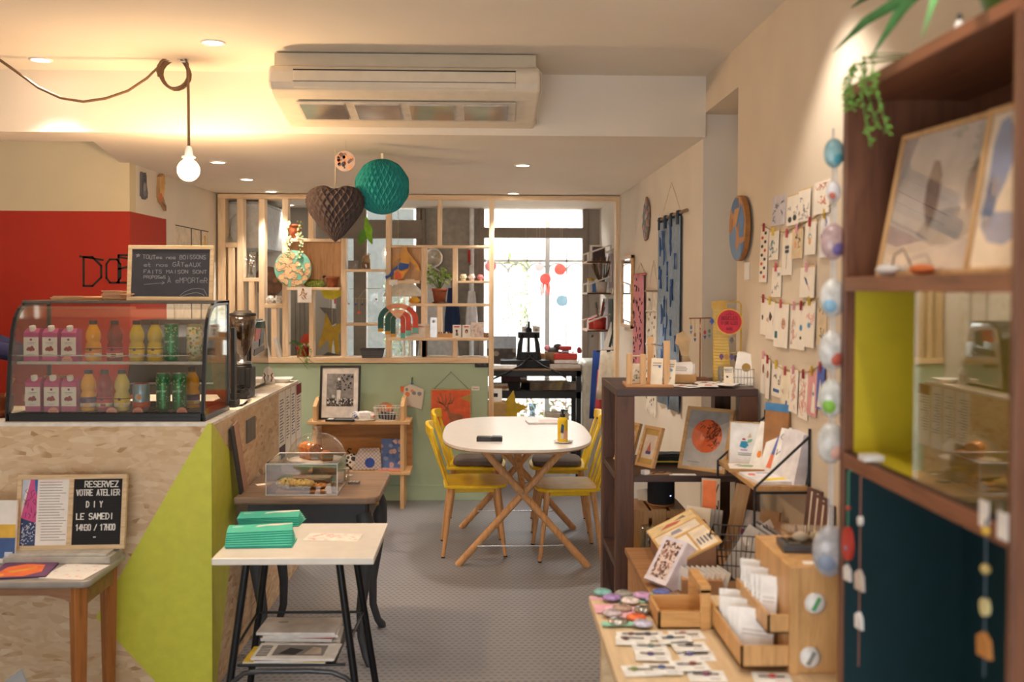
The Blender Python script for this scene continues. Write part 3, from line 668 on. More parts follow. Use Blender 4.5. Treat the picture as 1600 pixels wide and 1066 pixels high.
def bags(pxa, pxb, n, y, lab, grp, rz):
    a, b = PY(pxa, 462, y).x, PY(pxb, 462, y).x; w_ = b - a
    mb = MB(); mb.add([(-w_/2,0,0),(w_/2,0,0),(w_/2,.13,0),(-w_/2,.13,0),(-w_/2,0,.004),(w_/2,.004,.0055),(w_/2,.13,.004),(-w_/2,.13,.0035)], [(0,3,2,1),(4,5,6,7),(0,1,5,4),(1,2,6,5),(2,3,7,6),(3,0,4,7)], BAG); mb.box(-w_*.5, w_*.1,-.001,.02,.004,.0052, BAGL)
    o = solo('paper_bag', lab, 'paper bag', mb, ((a+b)/2, y, ZT + .0005), rz, grp)
    rg = random.Random(n)
    for i in range(1, n):
        dup(o, ((a+b)/2 + rg.uniform(-.01,.01), y + rg.uniform(-.008,.008), ZT + .0005 + i*.0058), rz + rg.uniform(-.06,.06))
bags(80,158,3,4.235, 'folded brown paper bag in the low stack on the display case', 'low stack of paper bags', 0)
bags(161,210,7,4.25, 'folded brown paper bag in the taller stack beside the chalkboard', 'tall stack of paper bags', R(3))

# ---------------------------------------------------------------- behind the case on the counter: stand-in for a refracted hopper, grinder, espresso machine
p = PZ(346,640, HC)
yb0 = YD0 + DD + .02
cc = PY(345,540,4.52)
t = thing('hopper_stand_in', 'dark brown disc standing in for a refracted bean hopper behind the display case', 'tray', (cc.x + .02,4.56, HC))
mb = MB(); mb.disc(-.02,.20,.05,-.012,.012, P('#6b4a30', .45, var=.15, scale=10),32,.165); mb.prism([(.02,.03),(.036,.03),(.036,.36),(.02,.36)], -.02,.02, P('#1a1614', .4)); mk('tray', mb, t); t.name = 'refracted_hopper'  # disc added where the side glass refracts a hopper, not a real tray
mb = MB(); mb.box(-.05,.045,-.045,.045,0,.034, BLACK); mk('stand', mb, t, .004)
p = PZ(385,618, HC); gy = 4.92; gx_ = PY(379,560, gy).x
t = thing('coffee_grinder', 'black coffee grinder with a smoky clear bean hopper beside the espresso machine', 'coffee grinder', (gx_, gy, HC)); t.scale = (.78,.78,1)
mb = MB(); mb.box(-.075,.05,-.09,.12,0,.05, BLACK); mb.lathe([(.06,.05),(.062,.12),(.058,.16),(.03,.17)], BLACK, 24); mb.box(-.05,.06,-.05,.1,.05,.15, BLACK); mk('body', mb, t, .006)
mb = MB(); mb.lathe([(.03,.165),(.055,.168),(.057,.178),(.024,.182),(.022,.2),(.026,.21)], STEEL, 24); mk('collar', mb, t)
mb = MB(); mb.lathe([(.024,.205),(.05,.25),(.072,.31),(.08,.36),(.082,.40),(.078,.40),(.068,.31),(.046,.25),(.022,.207)], GLASS('#d2c6b8', .14),28); mk('bean_hopper', mb, t)
mb = MB(); mb.lathe([(.023,.206),(.045,.246),(.06,.285),(.001,.29)], P('#3b2416', .4, var=.4, scale=120),24); mk('coffee_beans', mb, t)
mb = MB(); mb.lathe([(.084,.402),(.084,.414),(.07,.418),(.001,.42)], BLACK, 28); mb.lathe([(.06,.418),(.05,.43),(.001,.431)], P('#4a4644', .3),24); mk('lid', mb, t)
mb = MB()
for k in range(4): mb.tube([(.02,-.055,.03 + k*.012),(.0,-.105,.032 + k*.012),(-.05,-.11,.034 + k*.012)], .004, BLACK, 6)
mb.tube([(.03,-.05,.045),(.06,-.12,.04),(.07,-.16,.036)], .012, BLACK, 8); mk('portafilter', mb, t)
ex = PX(416,560,-1.17)
t = thing('espresso_machine', 'black espresso machine with a mirror chrome side panel on the counter', 'espresso machine', (-1.215,5.40, HC)); t.scale = (1,1,.86)
mb = MB(); pr = [(-.24,.0),(-.26,.03),(-.16,.33),(-.12,.40),(-.06,.43),(.16,.43),(.20,.38),(.22,.1),(.22,0)]
mb.prism(pr, -.62,-.012, P('#151517', .25), 'x'); mk('body', mb, t, .006)
mb = MB(); mb.prism([(-.2,.02),(-.15,.30),(-.11,.39),(-.05,.42),(.15,.42),(.2,.3),(.24,.12),(.22,.02)], -.012,.0, P('#cfd2d4', .06,1.0, var=.01), 'x'); mk('side_panel', mb, t, .003)
mb = MB(); mb.prism([(-.10,.30),(.05,.31),(.08,.37),(-.08,.38)], 0,.002, P('#c8482e', .4), 'x'); mb.prism([(.0,.26),(.1,.28),(.11,.36),(.04,.37),(.02,.32)], 0,.003, P('#22333f', .4), 'x'); mb.prism([(-.12,.21),(.12,.23),(.12,.26),(-.11,.25)], 0,.002, P('#5a4a44', .4), 'x'); mk('painted_reflection', mb, t)  # red and dark reflections of the room painted onto the chrome
mb = MB(); mb.tube([(-.08,-.24,.17),(-.02,-.3,.15),(.01,-.33,.13)], .005, CHROME, 8); mb.tube([(-.14,-.24,.2),(-.14,-.36,.18)], .012, BLACK, 10); mk('steam_wand', mb, t)
mb = MB(); mb.box(-.6,-.02,-.33,-.2,.0,.06, P('#151517', .3)); mb.box(-.58,-.04,-.32,-.24,.06,.064, STEEL); mk('drip_tray', mb, t, .004)
# small things on the counter top
rg = random.Random(9)
p = PZ(374,626, HC)
mb = MB()
vs = [(-.05 + i*.0125,-.09 + j*.036,.002 + rg.uniform(0,.014)) for j in range(6) for i in range(9)]
mb.add(vs + [(x, y, .0) for x, y, z_ in vs], [(j*9+i, j*9+i+1,(j+1)*9+i+1,(j+1)*9+i) for j in range(5) for i in range(8)] + [(54+j*9+i, 54+(j+1)*9+i, 54+(j+1)*9+i+1,54+j*9+i+1) for j in range(5) for i in range(8)], P('#ece8e4', .35))
solo('crumpled_foil', 'crumpled silvery white wrapper lying on the counter edge', 'wrapper', mb, (XC - .07,4.66, HC),0)
t = thing('square_dish', 'shallow square white dish at the far end of the counter', 'dish', (PZ(443,594, HC).x, 5.74, HC), R(4))
mb = MB(); mb.add([(-.05,-.05,0),(.05,-.05,0),(.05,.05,0),(-.05,.05,0),(-.075,-.075,.024),(.075,-.075,.024),(.075,.075,.024),(-.075,.075,.024),(-.07,-.07,.024),(.07,-.07,.024),(.07,.07,.024),(-.07,.07,.024),(-.047,-.047,.005),(.047,-.047,.005),(.047,.047,.005),(-.047,.047,.005)],
  [(0,3,2,1),(0,1,5,4),(1,2,6,5),(2,3,7,6),(3,0,4,7),(4,5,9,8),(5,6,10,9),(6,7,11,10),(7,4,8,11),(8,9,13,12),(9,10,14,13),(10,11,15,14),(11,8,12,15),(12,13,14,15)], WHITE); mk('bowl', mb, t)
mb = MB(); mb.prism([(-.028,0),(.03,0),(.012,.085),(-.008,.1),(-.022,.07)], 0,.003, PAPER); mb.ribbon([(.006,.015),(.012,.035),(.006,.05),(.013,.06)], .006,-.001,0, P('#7a4a38', .7)); mb.ribbon([(-.012,.02),(-.01,.05)], .004,-.001,0, INK)
solo('paper_cutout_card', 'small rounded white card with a brown figure beside the square dish', 'card', mb, (PZ(427,598, HC).x, 5.62, HC),(R(-6),0,0))

# ---------------------------------------------------------------- lettering and arm behind the counter
mb = MB(); q0, q1 = PY(131,447, YK), PY(205,402, YK); MK = P('#2a2420', .7)
s_ = (q1.z - q0.z)
mb.text('D', 0,0, s_ * 1.0, MK, .012,-.002,0); mb.text('O', .13,.02, s_ * .8, MK, .011,-.002,0); mb.text('B', .20,.02, s_ * .95, MK, .012,-.002,0); mb.text('A', .31,.015, s_ * .8, MK, .011,-.002,0)
mb.ribbon([(-.02, s_ * 1.02),(.11, s_ * .9)], .012,-.002,0, MK); mb.ribbon([(.2, s_),(.3, s_ * .92)], .011,-.002,0, MK)
solo('wall_lettering', 'dark hand-painted lettering on the red wall behind the chalkboard', 'lettering', mb, (q0.x, YK - .0005, q0.z))
# ---------------------------------------------------------------- small table in front of the counter with the letter board
ZT1 = .59; TX1 = -1.405; TY0, TY1 = 3.56,3.93
t = thing('side_table', 'wooden side table with a pale grey top in front of the strand board counter', 'table', (0,0,0))
GTOP = P('#9a938b', .3, var=.04); LEGW = WOOD('#a86a34', '#84501f', 'z', .45,1.5); APW = WOOD('#94694a', '#7a5338', 'x', .45,1.2)
mb = MB(); mb.prism([(-2.45, TY0),(TX1 - .02, TY0),(TX1, TY0 + .02),(TX1, TY1),(-2.45, TY1)], ZT1 - .026, ZT1, GTOP, 'z'); mk('tabletop', mb, t, .009)
mb = MB()
pts = [(-2.40, ZT1 - .026),(TX1 - .06, ZT1 - .026),(TX1 - .06, ZT1 - .095)] + [(TX1 - .10, ZT1 - .075),(TX1 - .16, ZT1 - .06),(-2.28, ZT1 - .06),(-2.34, ZT1 - .075),(-2.40, ZT1 - .095)]
mb.prism(pts, TY0 + .03, TY0 + .05, APW); mk('apron', mb, t, .002)
mb = MB(); mb.box(TX1 - .05, TX1 - .03, TY0 + .05, TY1 - .03, ZT1 - .1, ZT1 - .026, APW); mk('apron', mb, t, .002)
for x in (-2.37, TX1 - .055):
    for y in (TY0 + .045, TY1 - .04):
        mb = MB(); mb.tube([(x, y, ZT1 - .026),(x, y, .3),(x, y, .0)], [.036,.031,.024], LEGW, 4); o = mk('leg', mb, t, .003)
        for pl in o.data.polygons: pl.use_smooth = False
# concrete-grey base slab and the double frame
c = PZ(104,873, ZT1)
mb = MB(); mb.box(-.2,.2,0,.135,0,.026, P('#b7b0a4', .85, var=.06)); mb.box(-.185,.185,.012,.13,.026,.036, P('#c2bbb0', .85, var=.06))
solo('slab_base', 'thick pale grey slab under the letter board', 'slab', mb, (PZ(103,872, ZT1).x, 3.785, ZT1),0, bev=.002)
a, b = PY(24,850,3.86), PY(193,850,3.86); w_ = b.x - a.x
t = thing('letter_board', 'wood-framed board with white workshop letters on black and a printed programme', 'letter board', ((a.x + b.x)/2,3.855, ZT1 + .0362),(R(-9),0, R(3)))
LB = WOOD('#d9bd95', '#c6a273', 'x', .5,2); W2 = w_/2; H_ = .285; fw = .017
mb = MB(); mb.box(-W2, W2,0,.022,0, fw, LB); mb.box(-W2, W2,0,.022, H_ - fw, H_, LB); mb.box(-W2,-W2 + fw, 0,.022, fw, H_ - fw, LB); mb.box(W2 - fw, W2,0,.022, fw, H_ - fw, LB); mb.box(-.012,.006,0,.022, fw, H_ - fw, LB); mk('frame', mb, t, .0015)
mb = MB(); mb.box(.006, W2 - fw, .008,.014, fw, H_ - fw, P('#1c1b1d', .8))
n = 26
for i in range(n): zz = fw + (H_ - 2*fw) * (i + .5)/n; mb.box(.006, W2 - fw, .0065,.008, zz - .0028, zz + .0028, P('#262527', .85))
fp = mk('felt_panel', mb, t)
L_ = P('#f3efe8', .5); kk = dict(y0=.0035, y1=.0065, w=.0034, center=True); cx = (.006 + W2 - fw)/2

mb = MB(); mb.text('RESERVEZ', cx + .012,.237,.022, L_, width=.125, **kk); mk('text_line', mb, fp)
mb = MB(); mb.text('VOTRE ATELIER', cx, .205,.022, L_, width=.162, **kk); mk('text_line', mb, fp)
mb = MB(); mb.text('D I Y', cx - .012,.160,.022, L_, width=.06, **kk); mk('text_line', mb, fp)
mb = MB(); mb.text('LE SAMEDI', cx - .008,.114,.022, L_, width=.138, **kk); mk('text_line', mb, fp)
mb = MB(); mb.text('14H30 / 17H00', cx - .004,.072,.022, L_, width=.146, **kk); mk('text_line', mb, fp)
mb = MB(); mb.text('-', cx - .006,.035,.022, L_, **kk); mk('text_line', mb, fp)
mb = MB(); x0, x1 = -W2 + fw, -.012; mb.box(x0, x1,.009,.014, fw, H_ - fw, PAPER)
xs = x0 + (x1 - x0)*.32
mb.prism([(x0, fw),(xs, fw),(xs, fw + .085),(x0, fw + .105)], .0082,.009, P('#35486f', .7)); mb.prism([(x0, fw + .105),(xs, fw + .085),(xs, H_ - fw),(x0 + .03, H_ - fw)], .0082,.009, P('#d2588f', .7))
mb.prism([(x0, fw + .16),(x0 + .03, H_ - fw),(x0, H_ - fw)], .0078,.009, P('#cfd3e0', .7)); mb.prism([(xs - .012, H_ - fw),(xs, H_ - fw),(xs, H_ - fw - .06),(xs - .008, H_ - fw - .04)], .0076,.0082, P('#3a6cb0', .7))
rg = random.Random(11)
for k in range(60):
    x, z_ = rg.uniform(x0 + .004, xs - .004), rg.uniform(fw + .004, fw + .085); mb.ribbon([(x, z_),(x + rg.uniform(-.006,.006), z_ + rg.uniform(-.006,.006))], .0022,.0076,.0082, P('#dfe2ea', .7))
for k in range(14):
    x, z_ = rg.uniform(x0 + .01, xs - .004), rg.uniform(fw + .10, H_ - fw - .03); mb.ribbon([(x, z_),(x + rg.uniform(-.012,.01), z_ + .012),(x + rg.uniform(-.006,.012), z_ + .02)], .0016,.0076,.0082, P('#2c2a50', .7))
for k in range(22):
    zz = H_ - fw - .012 - k*.0105; a_ = xs + .008 + (.012 if k > 14 else 0); b_ = x1 - .006 - rg.uniform(0,.03); mb.box(a_, b_, .0084,.009, zz, zz + .0022, P('#c86a80', .8) if k == 0 else TXT)
mk('programme', mb, t)
# things lying on the side table
mb = MB(); mb.push(Matrix.Diagonal((1.15,2.3,1,1))); mb.box(-.085,.085,-.045,.045,0,.006, P('#3b2f4f', .6)); mb.box(-.083,.085,-.047,.043,.006,.0066, P('#6e3d6b', .5))
mb.push(Matrix.Translation((0,0,.0066))); mb.prism([(-.08,-.04),(.02,-.042),(.06,-.02),(.05,.02),(-.01,.03),(-.06,.015)], 0,.0004, P('#f0763a', .6), 'z'); mb.prism([(-.05,-.01),(.0,.0),(.03,.012),(.035,.002),(.0,-.014),(-.03,-.02)], .0004,.0008, P('#f2a03a', .6), 'z'); mb.prism([(-.08,-.042),(-.045,-.035),(-.05,-.022),(-.08,-.025)], .0004,.0008, P('#f2a03a', .6), 'z'); mb.pop(); mb.pop()
c = PZ(46,888, ZT1); solo('magazine', 'purple and orange magazine lying on the pale grey side table', 'magazine', mb, (c.x, TY0 + .14, ZT1), R(9))
mb = MB(); mb.box(-.085,.085,-.095,.095,0,.001, PAPER)
rg = random.Random(5)
for k in range(14): x, y = rg.uniform(-.08,.07), rg.uniform(-.09,.08); mb.prism([(x, y),(x + .012, y + .002),(x + .008, y + .009),(x + .001, y + .007)], .001,.0013, P('#f3c2b6', .8), 'z')
c = PZ(119,892, ZT1); solo('patterned_sheet', 'white sheet with faint pink shapes on the pale grey side table', 'sheet of paper', mb, (c.x, TY0 + .125, ZT1), R(-8))
p = PY(2,866,3.80)
mb = MB(); mb.box(-.11,.048,0,.012,0,.235, PAPER); mb.box(-.11,.0475,-.0008,0,.018,.125, P('#47659b', .7)); mb.box(-.11,.0475,-.0012,0,.095,.145, P('#e4b94c', .7)); mb.text('xx', .018,.195,.012, INK, .0016,-.0012,0)
mb.box(.01,.04,-.0012,-.0008,.022,.042, P('#cfd6e2', .7)); solo('standing_book', 'white book with yellow and blue cover standing at the left of the letter board', 'book', mb, (p.x, 3.80, ZT1),(R(-7),0,0))
mb = MB(); mb.box(-.05,.05,-.035,.035,0,.003, P('#e6f0ea', .7)); c = PZ(0,872, ZT1); solo('leaflet', 'pale mint leaflet at the left edge beside the standing book', 'leaflet', mb, (c.x - .02, c.y - .05, ZT1), R(5))
# grey chair whose backrest corner pokes into the view at the lower left
t = thing('grey_chair', 'grey chair whose sloping backrest shows below the side table', 'chair', (-1.475,2.76,0), R(20)); t.scale = (1,1,.72)
CG = P('#8b8a8a', .35, var=.03)
mb = MB(); mb.prism([(-.2,.44),(.19,.44),(.19,.62),(.17,.70),(.09,.62),(-.1,.56),(-.2,.53)], .16,.175, CG); mk('backrest', mb, t, .004)
mb = MB(); mb.box(-.2,.2,-.2,.18,.42,.445, CG); mk('seat', mb, t, .008)
for x in (-.18,.18):
    for y in (-.18,.165): mb = MB(); mb.cyl((x, y, .42),(x * 1.08, y * 1.08,0),.014,.012, STEEL, 10); mk('leg', mb, t)

# ---------------------------------------------------------------- white rolling table with flyers
WX0, WX1, WY0, WY1, WZ = -.918,-.372,3.36,3.86,.725
t = thing('rolling_table', 'white topped side table on splayed black steel legs with a magazine rack', 'table', (0,0,0))
mb = MB(); mb.box(WX0, WX1, WY0, WY1, WZ - .024, WZ, P('#ece6dc', .22, var=.015)); mk('tabletop', mb, t, .004)
BS = P('#1b1c1f', .3,.4)
lx = {0: (-.815,-.905),1: (-.50,-.405)}
for s in (0,1):
    for (ya, yb_) in ((WY0 + .07, WY0 + .04),(WY1 - .08, WY1 - .04)):
        mb = MB(); mb.cyl((lx[s][0], ya, WZ - .024),(lx[s][1], yb_, .045 if ya > 3.5 else .012),.0135,.0135, BS, 12); lg = mk('leg', mb, t)
        if ya > 3.5:
            mb = MB(); mb.push(Matrix.Translation((lx[s][1], yb_, .03)) @ Matrix.Rotation(PI/2,4, 'Y')); mb.lathe([(.001,-.012),(.026,-.012),(.03,-.006),(.03,.006),(.026,.012),(.001,.012)], BLACK, 20); mb.pop(); mb.box(lx[s][1] - .018, lx[s][1] + .018, yb_ - .012, yb_ + .012,.04,.075, STEEL); mk('caster', mb, lg)
mb = MB(); f_ = WY0 + .05; mb.tube([(-.885, f_, .23),(-.86, f_ - .005,.285),(-.82, f_ - .01,.318),(-.77, f_ - .012,.326),(-.6, f_ - .012,.326),(-.52, f_ - .01,.32),(-.475, f_ - .005,.30),(-.437, f_, .262)], .009, P('#4c4d50', .3,.6),8); mk('curved_crossbar', mb, t)
mb = MB()
mb.box(-.815,-.51, WY0 + .055, WY1 - .1,.338,.341, P('#6d6e72', .35,.6)); mb.tube([(-.845, WY0 + .055,.34),(-.475, WY0 + .055,.34)], .005, BS, 6); mb.tube([(-.845, WY1 - .1,.34),(-.475, WY1 - .1,.34)], .005, BS, 6)
mb.tube([(-.855, WY1 - .07,.40),(-.46, WY1 - .07,.40)], .005, BS, 6); mb.tube([(-.47, WY0 + .06,.40),(-.46, WY1 - .06,.40)], .006, BS, 6); mb.tube([(-.85, WY0 + .06,.40),(-.86, WY1 - .06,.40)], .006, BS, 6); mk('rack', mb, t)
def mag(w_, d_, th, cov, art=None):
    mb = MB(); mb.box(-w_/2, w_/2,-d_/2, d_/2,0, th, P('#dcd6cf', .7)); mb.box(-w_/2, w_/2,-d_/2, d_/2, th, th + .0006, cov)
    if art: art(mb, th + .0006)
    return mb
def art1(mb, z_):
    mb.box(-.08,.1,-.045,.055, z_, z_ + .0004, P('#8f8a88', .7)); mb.prism([(-.06,-.03),(0,-.04),(.02,.01),(-.03,.03)], z_ + .0004, z_ + .0007, P('#3c3a3c', .7), 'z'); mb.prism([(.03,-.03),(.09,-.03),(.08,.03),(.05,.04)], z_ + .0004, z_ + .0007, P('#c9b8a8', .7), 'z')
    for k in range(7): mb.box(-.135,-.095,-.05 + k*.015,-.042 + k*.015, z_, z_ + .0004, INK)
def art2(mb, z_): mb.prism(arcpts(-.07,.03,.02,0,360,14,.012)[:-1], z_, z_ + .0004, P('#a49c98', .7), 'z')
z0 = .3412
for i, (w_, d_, th, cov, art, dx, dy, rz, lb) in enumerate((
    (.285,.15,.006, P('#e7c43a', .5), None, -.02,0,-2, 'magazine with yellow lettering at the bottom of the front rack pile'),
    (.27,.15,.006, P('#3a3d52', .5), None, .008,0,2, 'dark-covered magazine in the front rack pile'),
    (.29,.15,.005, P('#efe9e3', .45), art1,.01,-.003,-2, 'magazine with black and white cover photo on top of the front rack pile'))):
    solo('magazine', lb, 'magazine', mag(w_, d_, th, cov, art),(-.665 + dx, WY0 + .135 + dy, z0), R(rz), 'magazines in the rack'); z0 += th + .001
z0 = .3412
for i, (w_, d_, th, cov, art, dx, rz, lb) in enumerate((
    (.27,.16,.014, P('#e9e4de', .5), None, .005,3, 'thick white magazine at the bottom of the rear rack pile'),
    (.26,.16,.012, P('#b8434a', .5), None, -.008,-4, 'magazine with red spine in the rear rack pile'),
    (.27,.16,.010, P('#dedad5', .5), None, .0,2, 'white magazine third from the bottom of the rear rack pile'),
    (.285,.165,.010, P('#d2c9c4', .45), art2,-.012,-2, 'pale grey magazine on top of the rear rack pile'))):
    solo('magazine', lb, 'magazine', mag(w_, d_, th, cov, art),(-.665 + dx, WY0 + .315, z0), R(rz), 'magazines in the rack'); z0 += th + .001
# teal flyers, fanned in two piles
FLY = P('#45cdb4', .5, var=.03)
mb = MB(); mb.box(-.115,.115,-.06,.06,0,.0035, P('#2a9a88', .6)); mb.box(-.115,.115,-.06,.06,.0035,.004, FLY)
mb.prism([(-.02,.01),(.02,.03),(.06,.025),(.112,.045),(.112,.058),(.05,.055),(-.01,.035)], .004,.0044, PAPER, 'z'); mb.box(-.1,-.06,.03,.034,.004,.0044, P('#d7f0ea', .6)); mb.box(-.1,-.07,.02,.024,.004,.0044, P('#d7f0ea', .6))
c = PZ(410,852, WZ); f0 = solo('teal_flyer', 'teal flyer in the fanned front pile on the white table', 'flyer', mb, (c.x - .005, c.y + .015, WZ + .0004), R(2), 'front pile of teal flyers')
for i in range(1,7): dup(f0,(c.x - .005 - i*.004, c.y - .0 + i*.015, WZ + .0004 + i*.0046), R(2 + i*1.6))
dup(f0,(c.x - .03, c.y + .105, WZ + .0004 + 7*.0046), R(10), 'teal flyer turned askew on top of the fanned front pile', 'front pile of teal flyers')
c = PZ(418,822, WZ)
for i in range(6): dup(f0,(c.x - .004*i + .01, c.y + .052 + i*.005, WZ + .0004 + i*.0046), R(-4 + i*2.2), 'teal flyer in the rear pile on the white table', 'rear pile of teal flyers')
mb = MB(); mb.box(-.10,.10,-.055,.055,0,.0008, P('#f7eae4', .7))
rg = random.Random(8)
for k in range(26): x, y = rg.uniform(-.09,.08), rg.uniform(-.05,.04); mb.prism([(x, y),(x + .014, y + .001),(x + .011, y + .008),(x, y + .007)], .0008,.0012, P('#f2b9ad', .8), 'z')
c = PZ(521,840, WZ); solo('pink_patterned_sheet', 'white sheet with pale pink shapes beside the teal flyers', 'sheet of paper', mb, (c.x, c.y, WZ + .0004), R(-5))

# ---------------------------------------------------------------- old wooden table with cakes
OX0, OX1, OY0, OY1, OZ = -1.065,-.45,4.24,4.84,.745
t = thing('cake_table', 'old wooden-topped table with curved charcoal painted legs beside the counter', 'table', (0,0,0))
mb = MB(); k_ = .05
mb.prism([(OX0, OY0),(OX1 - k_, OY0),(OX1 - .012, OY0 + .012),(OX1, OY0 + k_),(OX1, OY1 - k_),(OX1 - .012, OY1 - .012),(OX1 - k_, OY1),(OX0, OY1)], OZ - .032, OZ, OAKTOP, 'z'); mk('tabletop', mb, t, .008)
CHAR = P('#3b3d42', .55, var=.04)
mb = MB(); mb.box(OX0 + .05, OX1 - .06, OY0 + .05, OY1 - .05, OZ - .14, OZ - .032, CHAR); mk('apron', mb, t, .003)
mb = MB(); mb.box(OX1 - .06, OX1 - .052, OY0 + .12, OY1 - .12, OZ - .13, OZ - .05, P('#46484d', .5)); dr_ = mk('drawer', mb, t, .002); mb = MB(); mb.ell((OX1 - .04,(OY0 + OY1)/2, OZ - .09),.012,.012,.012, BRASS, 10,7); mk('knob', mb, dr_)
for x, sxg in ((OX0 + .07,-1),(OX1 - .075,1)):
    for y, sy in ((OY0 + .07,-1),(OY1 - .07,1)):
        if sxg < 0: x = OX0 + .10
        mb = MB(); prof_ = [(0,.66,.036),(.022,.60,.038),(.026,.52,.034),(.01,.38,.027),(-.008,.24,.021),(-.006,.12,.018),(.016,.04,.017),(.034,.012,.020),(.036,.0,.018)]
        mb.tube([(x + sxg*o_, y + sy*o_*.6, z_) for o_, z_, r_ in prof_], [r_ for _, _, r_ in prof_], CHAR, 10); mk('leg', mb, t)
# acrylic pastry box
bx0, bx1, by0, by1 = PY(416,780,4.28).x, PY(527,780,4.28).x, 4.275,4.56
bw = bx1 - bx0
t = thing('pastry_box', 'clear acrylic box of cookies at the front of the wooden table', 'pastry box', ((bx0 + bx1)/2, by0, OZ))
ACR = GLASS('#eceae8', .16); ACE = P('#d9d6d4', .1,.0)
mb = MB(); hb = .137; th = .005; W2 = bw/2; D_ = by1 - by0
mb.box(-W2, W2,0, th, .004, hb, ACR); mb.box(-W2, W2, D_ - th, D_, .004, hb, ACR); mb.box(-W2,-W2 + th, 0, D_, .004, hb, ACR); mb.box(W2 - th, W2,0, D_, .004, hb, ACR); mk('clear_walls', mb, t)
mb = MB()
for z_ in (.003, hb):
    mb.tube([(-W2,0, z_),(W2,0, z_),(W2, D_, z_),(-W2, D_, z_)], .0034, ACE, 6, True)
for x in (-W2, W2): mb.tube([(x, 0,0.003),(x, 0, hb)], .0022, ACE, 6)
mk('rim', mb, t)
mb = MB(); mb.box(-.02 - .1,.10,.04, D_ - .03,.0,.012, WOOD('#c79a68', '#ab7b48', 'x', .5,1.5)); mk('board', mb, t, .002)
DOUGH = P('#d8b573', .8, var=.25, scale=90)
def cookie(nm, x, y, z_, r, lb, mt=DOUGH, sq=.35, rz=0):
    mb = MB(); rg = random.Random(int(x*1e4)); n, k = 18,8; vs = []; fs = []
    for i in range(k + 1):
        tt = PI*i/k
        for j in range(n):
            a = 2*PI*j/n; q_ = r*max(math.sin(tt),.01)*(1 + .10*math.sin(3*a + x*40) + rg.uniform(-.07,.07)); vs.append((q_*math.cos(a)*1.15, q_*math.sin(a), r*sq*(math.cos(tt) + 1)*(1 + rg.uniform(-.1,.1))))
    for i in range(k):
        for j in range(n): fs.append((i*n+j, (i+1)*n+j, (i+1)*n+(j+1) % n, i*n+(j+1) % n))
    mb.add(vs, fs, mt, True)
    for _ in range(9): a, q_ = rg.uniform(0,6.28), rg.uniform(0, r*.7); mb.ell((q_*math.cos(a), q_*math.sin(a), r*sq*2*(1 - (q_/r)**2*.5)),.004,.004,.003, P('#6a4a2a', .8),6,4)
    return solo(nm, lb, 'cookie', mb, (x, y, z_), rz, 'cookies in the acrylic box')
cxb = (bx0 + bx1)/2; zb = OZ + .0125
cookie('cookie', cxb - .075, by0 + .085, zb, .042, 'lumpy pale cookie at the left of the acrylic box', sq=.55)
cookie('cookie', cxb - .005, by0 + .075, zb, .043, 'lumpy pale cookie in the middle of the acrylic box', sq=.5)
cookie('cookie', cxb + .055, by0 + .11, zb, .035, 'flat golden cookie beside the tag in the acrylic box', P('#c48c52', .8, var=.2, scale=80),.3)
mb = MB(); mb.box(-.085,.085,-.035,.035,0,.03, P('#7a4a2e', .85, var=.2, scale=60)); mb.box(-.084,.084,-.034,.034,.03,.033, P('#8e5a3a', .8, var=.2, scale=60)); solo('brownie_slab', 'long brown cake slab at the back of the acrylic box', 'cake', mb, (cxb + .01, by0 + .2, zb), R(3), bev=.004)
mb = MB(); mb.add([(-.02,-.012,0),(.022,-.012,0),(.012,-.002,.045),(-.004,-.002,.04),(-.02,.02,0),(.022,.02,0)], [(0,1,2,3),(5,4,3,2),(0,3,4),(1,5,2)], P('#d8d4d0', .7)); solo('price_tent', 'small folded white price tent inside the acrylic box', 'price tag', mb, (cxb + .105, by0 + .055, OZ + .0005), R(-15))
# cake stand with glass dome
dcx, dcy = PY(495,715,4.69).x, 4.69
t = thing('cake_stand', 'white cake stand behind the acrylic pastry box', 'cake stand', (dcx, dcy, OZ))
mb = MB(); mb.lathe([(.001,0),(.06,0),(.055,.01),(.02,.025),(.018,.06),(.05,.072),(.128,.078),(.13,.088),(.001,.086)], WHITE, 36); mk('pedestal', mb, t)
t = thing('glass_cake_dome', 'clear glass dome with a knob covering loaf cakes on the stand', 'cake dome', (dcx, dcy, OZ + .0885))
mb = MB(); mb.lathe([(.133,.0),(.136,.004),(.132,.03),(.118,.065),(.092,.095),(.055,.115),(.015,.124)], GLASS('#fbfaf8', .13),40); mb.lathe([(.138,.0),(.139,.005),(.134,.005)], P('#e4e2de', .1),40); mk('dome', mb, t)
mb = MB(); mb.lathe([(.009,.122),(.009,.132),(.02,.138),(.022,.146),(.016,.152),(.001,.153)], GLASS('#f4f2ee', .3),20); mk('knob', mb, t)
LOAF = P('#b06a35', .75, var=.2, scale=40); CRUMB = P('#8d5630', .85, var=.25, scale=80)
def loaf(x, y, w_, d_, h_, rz, lb):
    mb = MB(); pr = [(-d_/2*.85,0),(-d_/2, h_*.75),(-d_*.36, h_*.95),(0, h_*1.08),(d_*.36, h_*.95),(d_/2, h_*.75),(d_/2*.85,0)]
    mb.prism(pr, -w_/2, w_/2 - .002, LOAF, 'x'); mb.prism([(a*.93, b*.95 + .002) for a, b in pr], w_/2 - .002, w_/2, CRUMB, 'x'); solo('loaf_cake', lb, 'cake', mb, (x, y, OZ + .089), rz, 'cakes under the dome', bev=.004)
loaf(dcx - .03, dcy + .01,.10,.075,.07, R(-50), 'taller brown loaf cake at the left under the glass dome')
loaf(dcx + .05, dcy - .035,.075,.055,.038, R(-70), 'smaller loaf cake piece at the right under the glass dome')
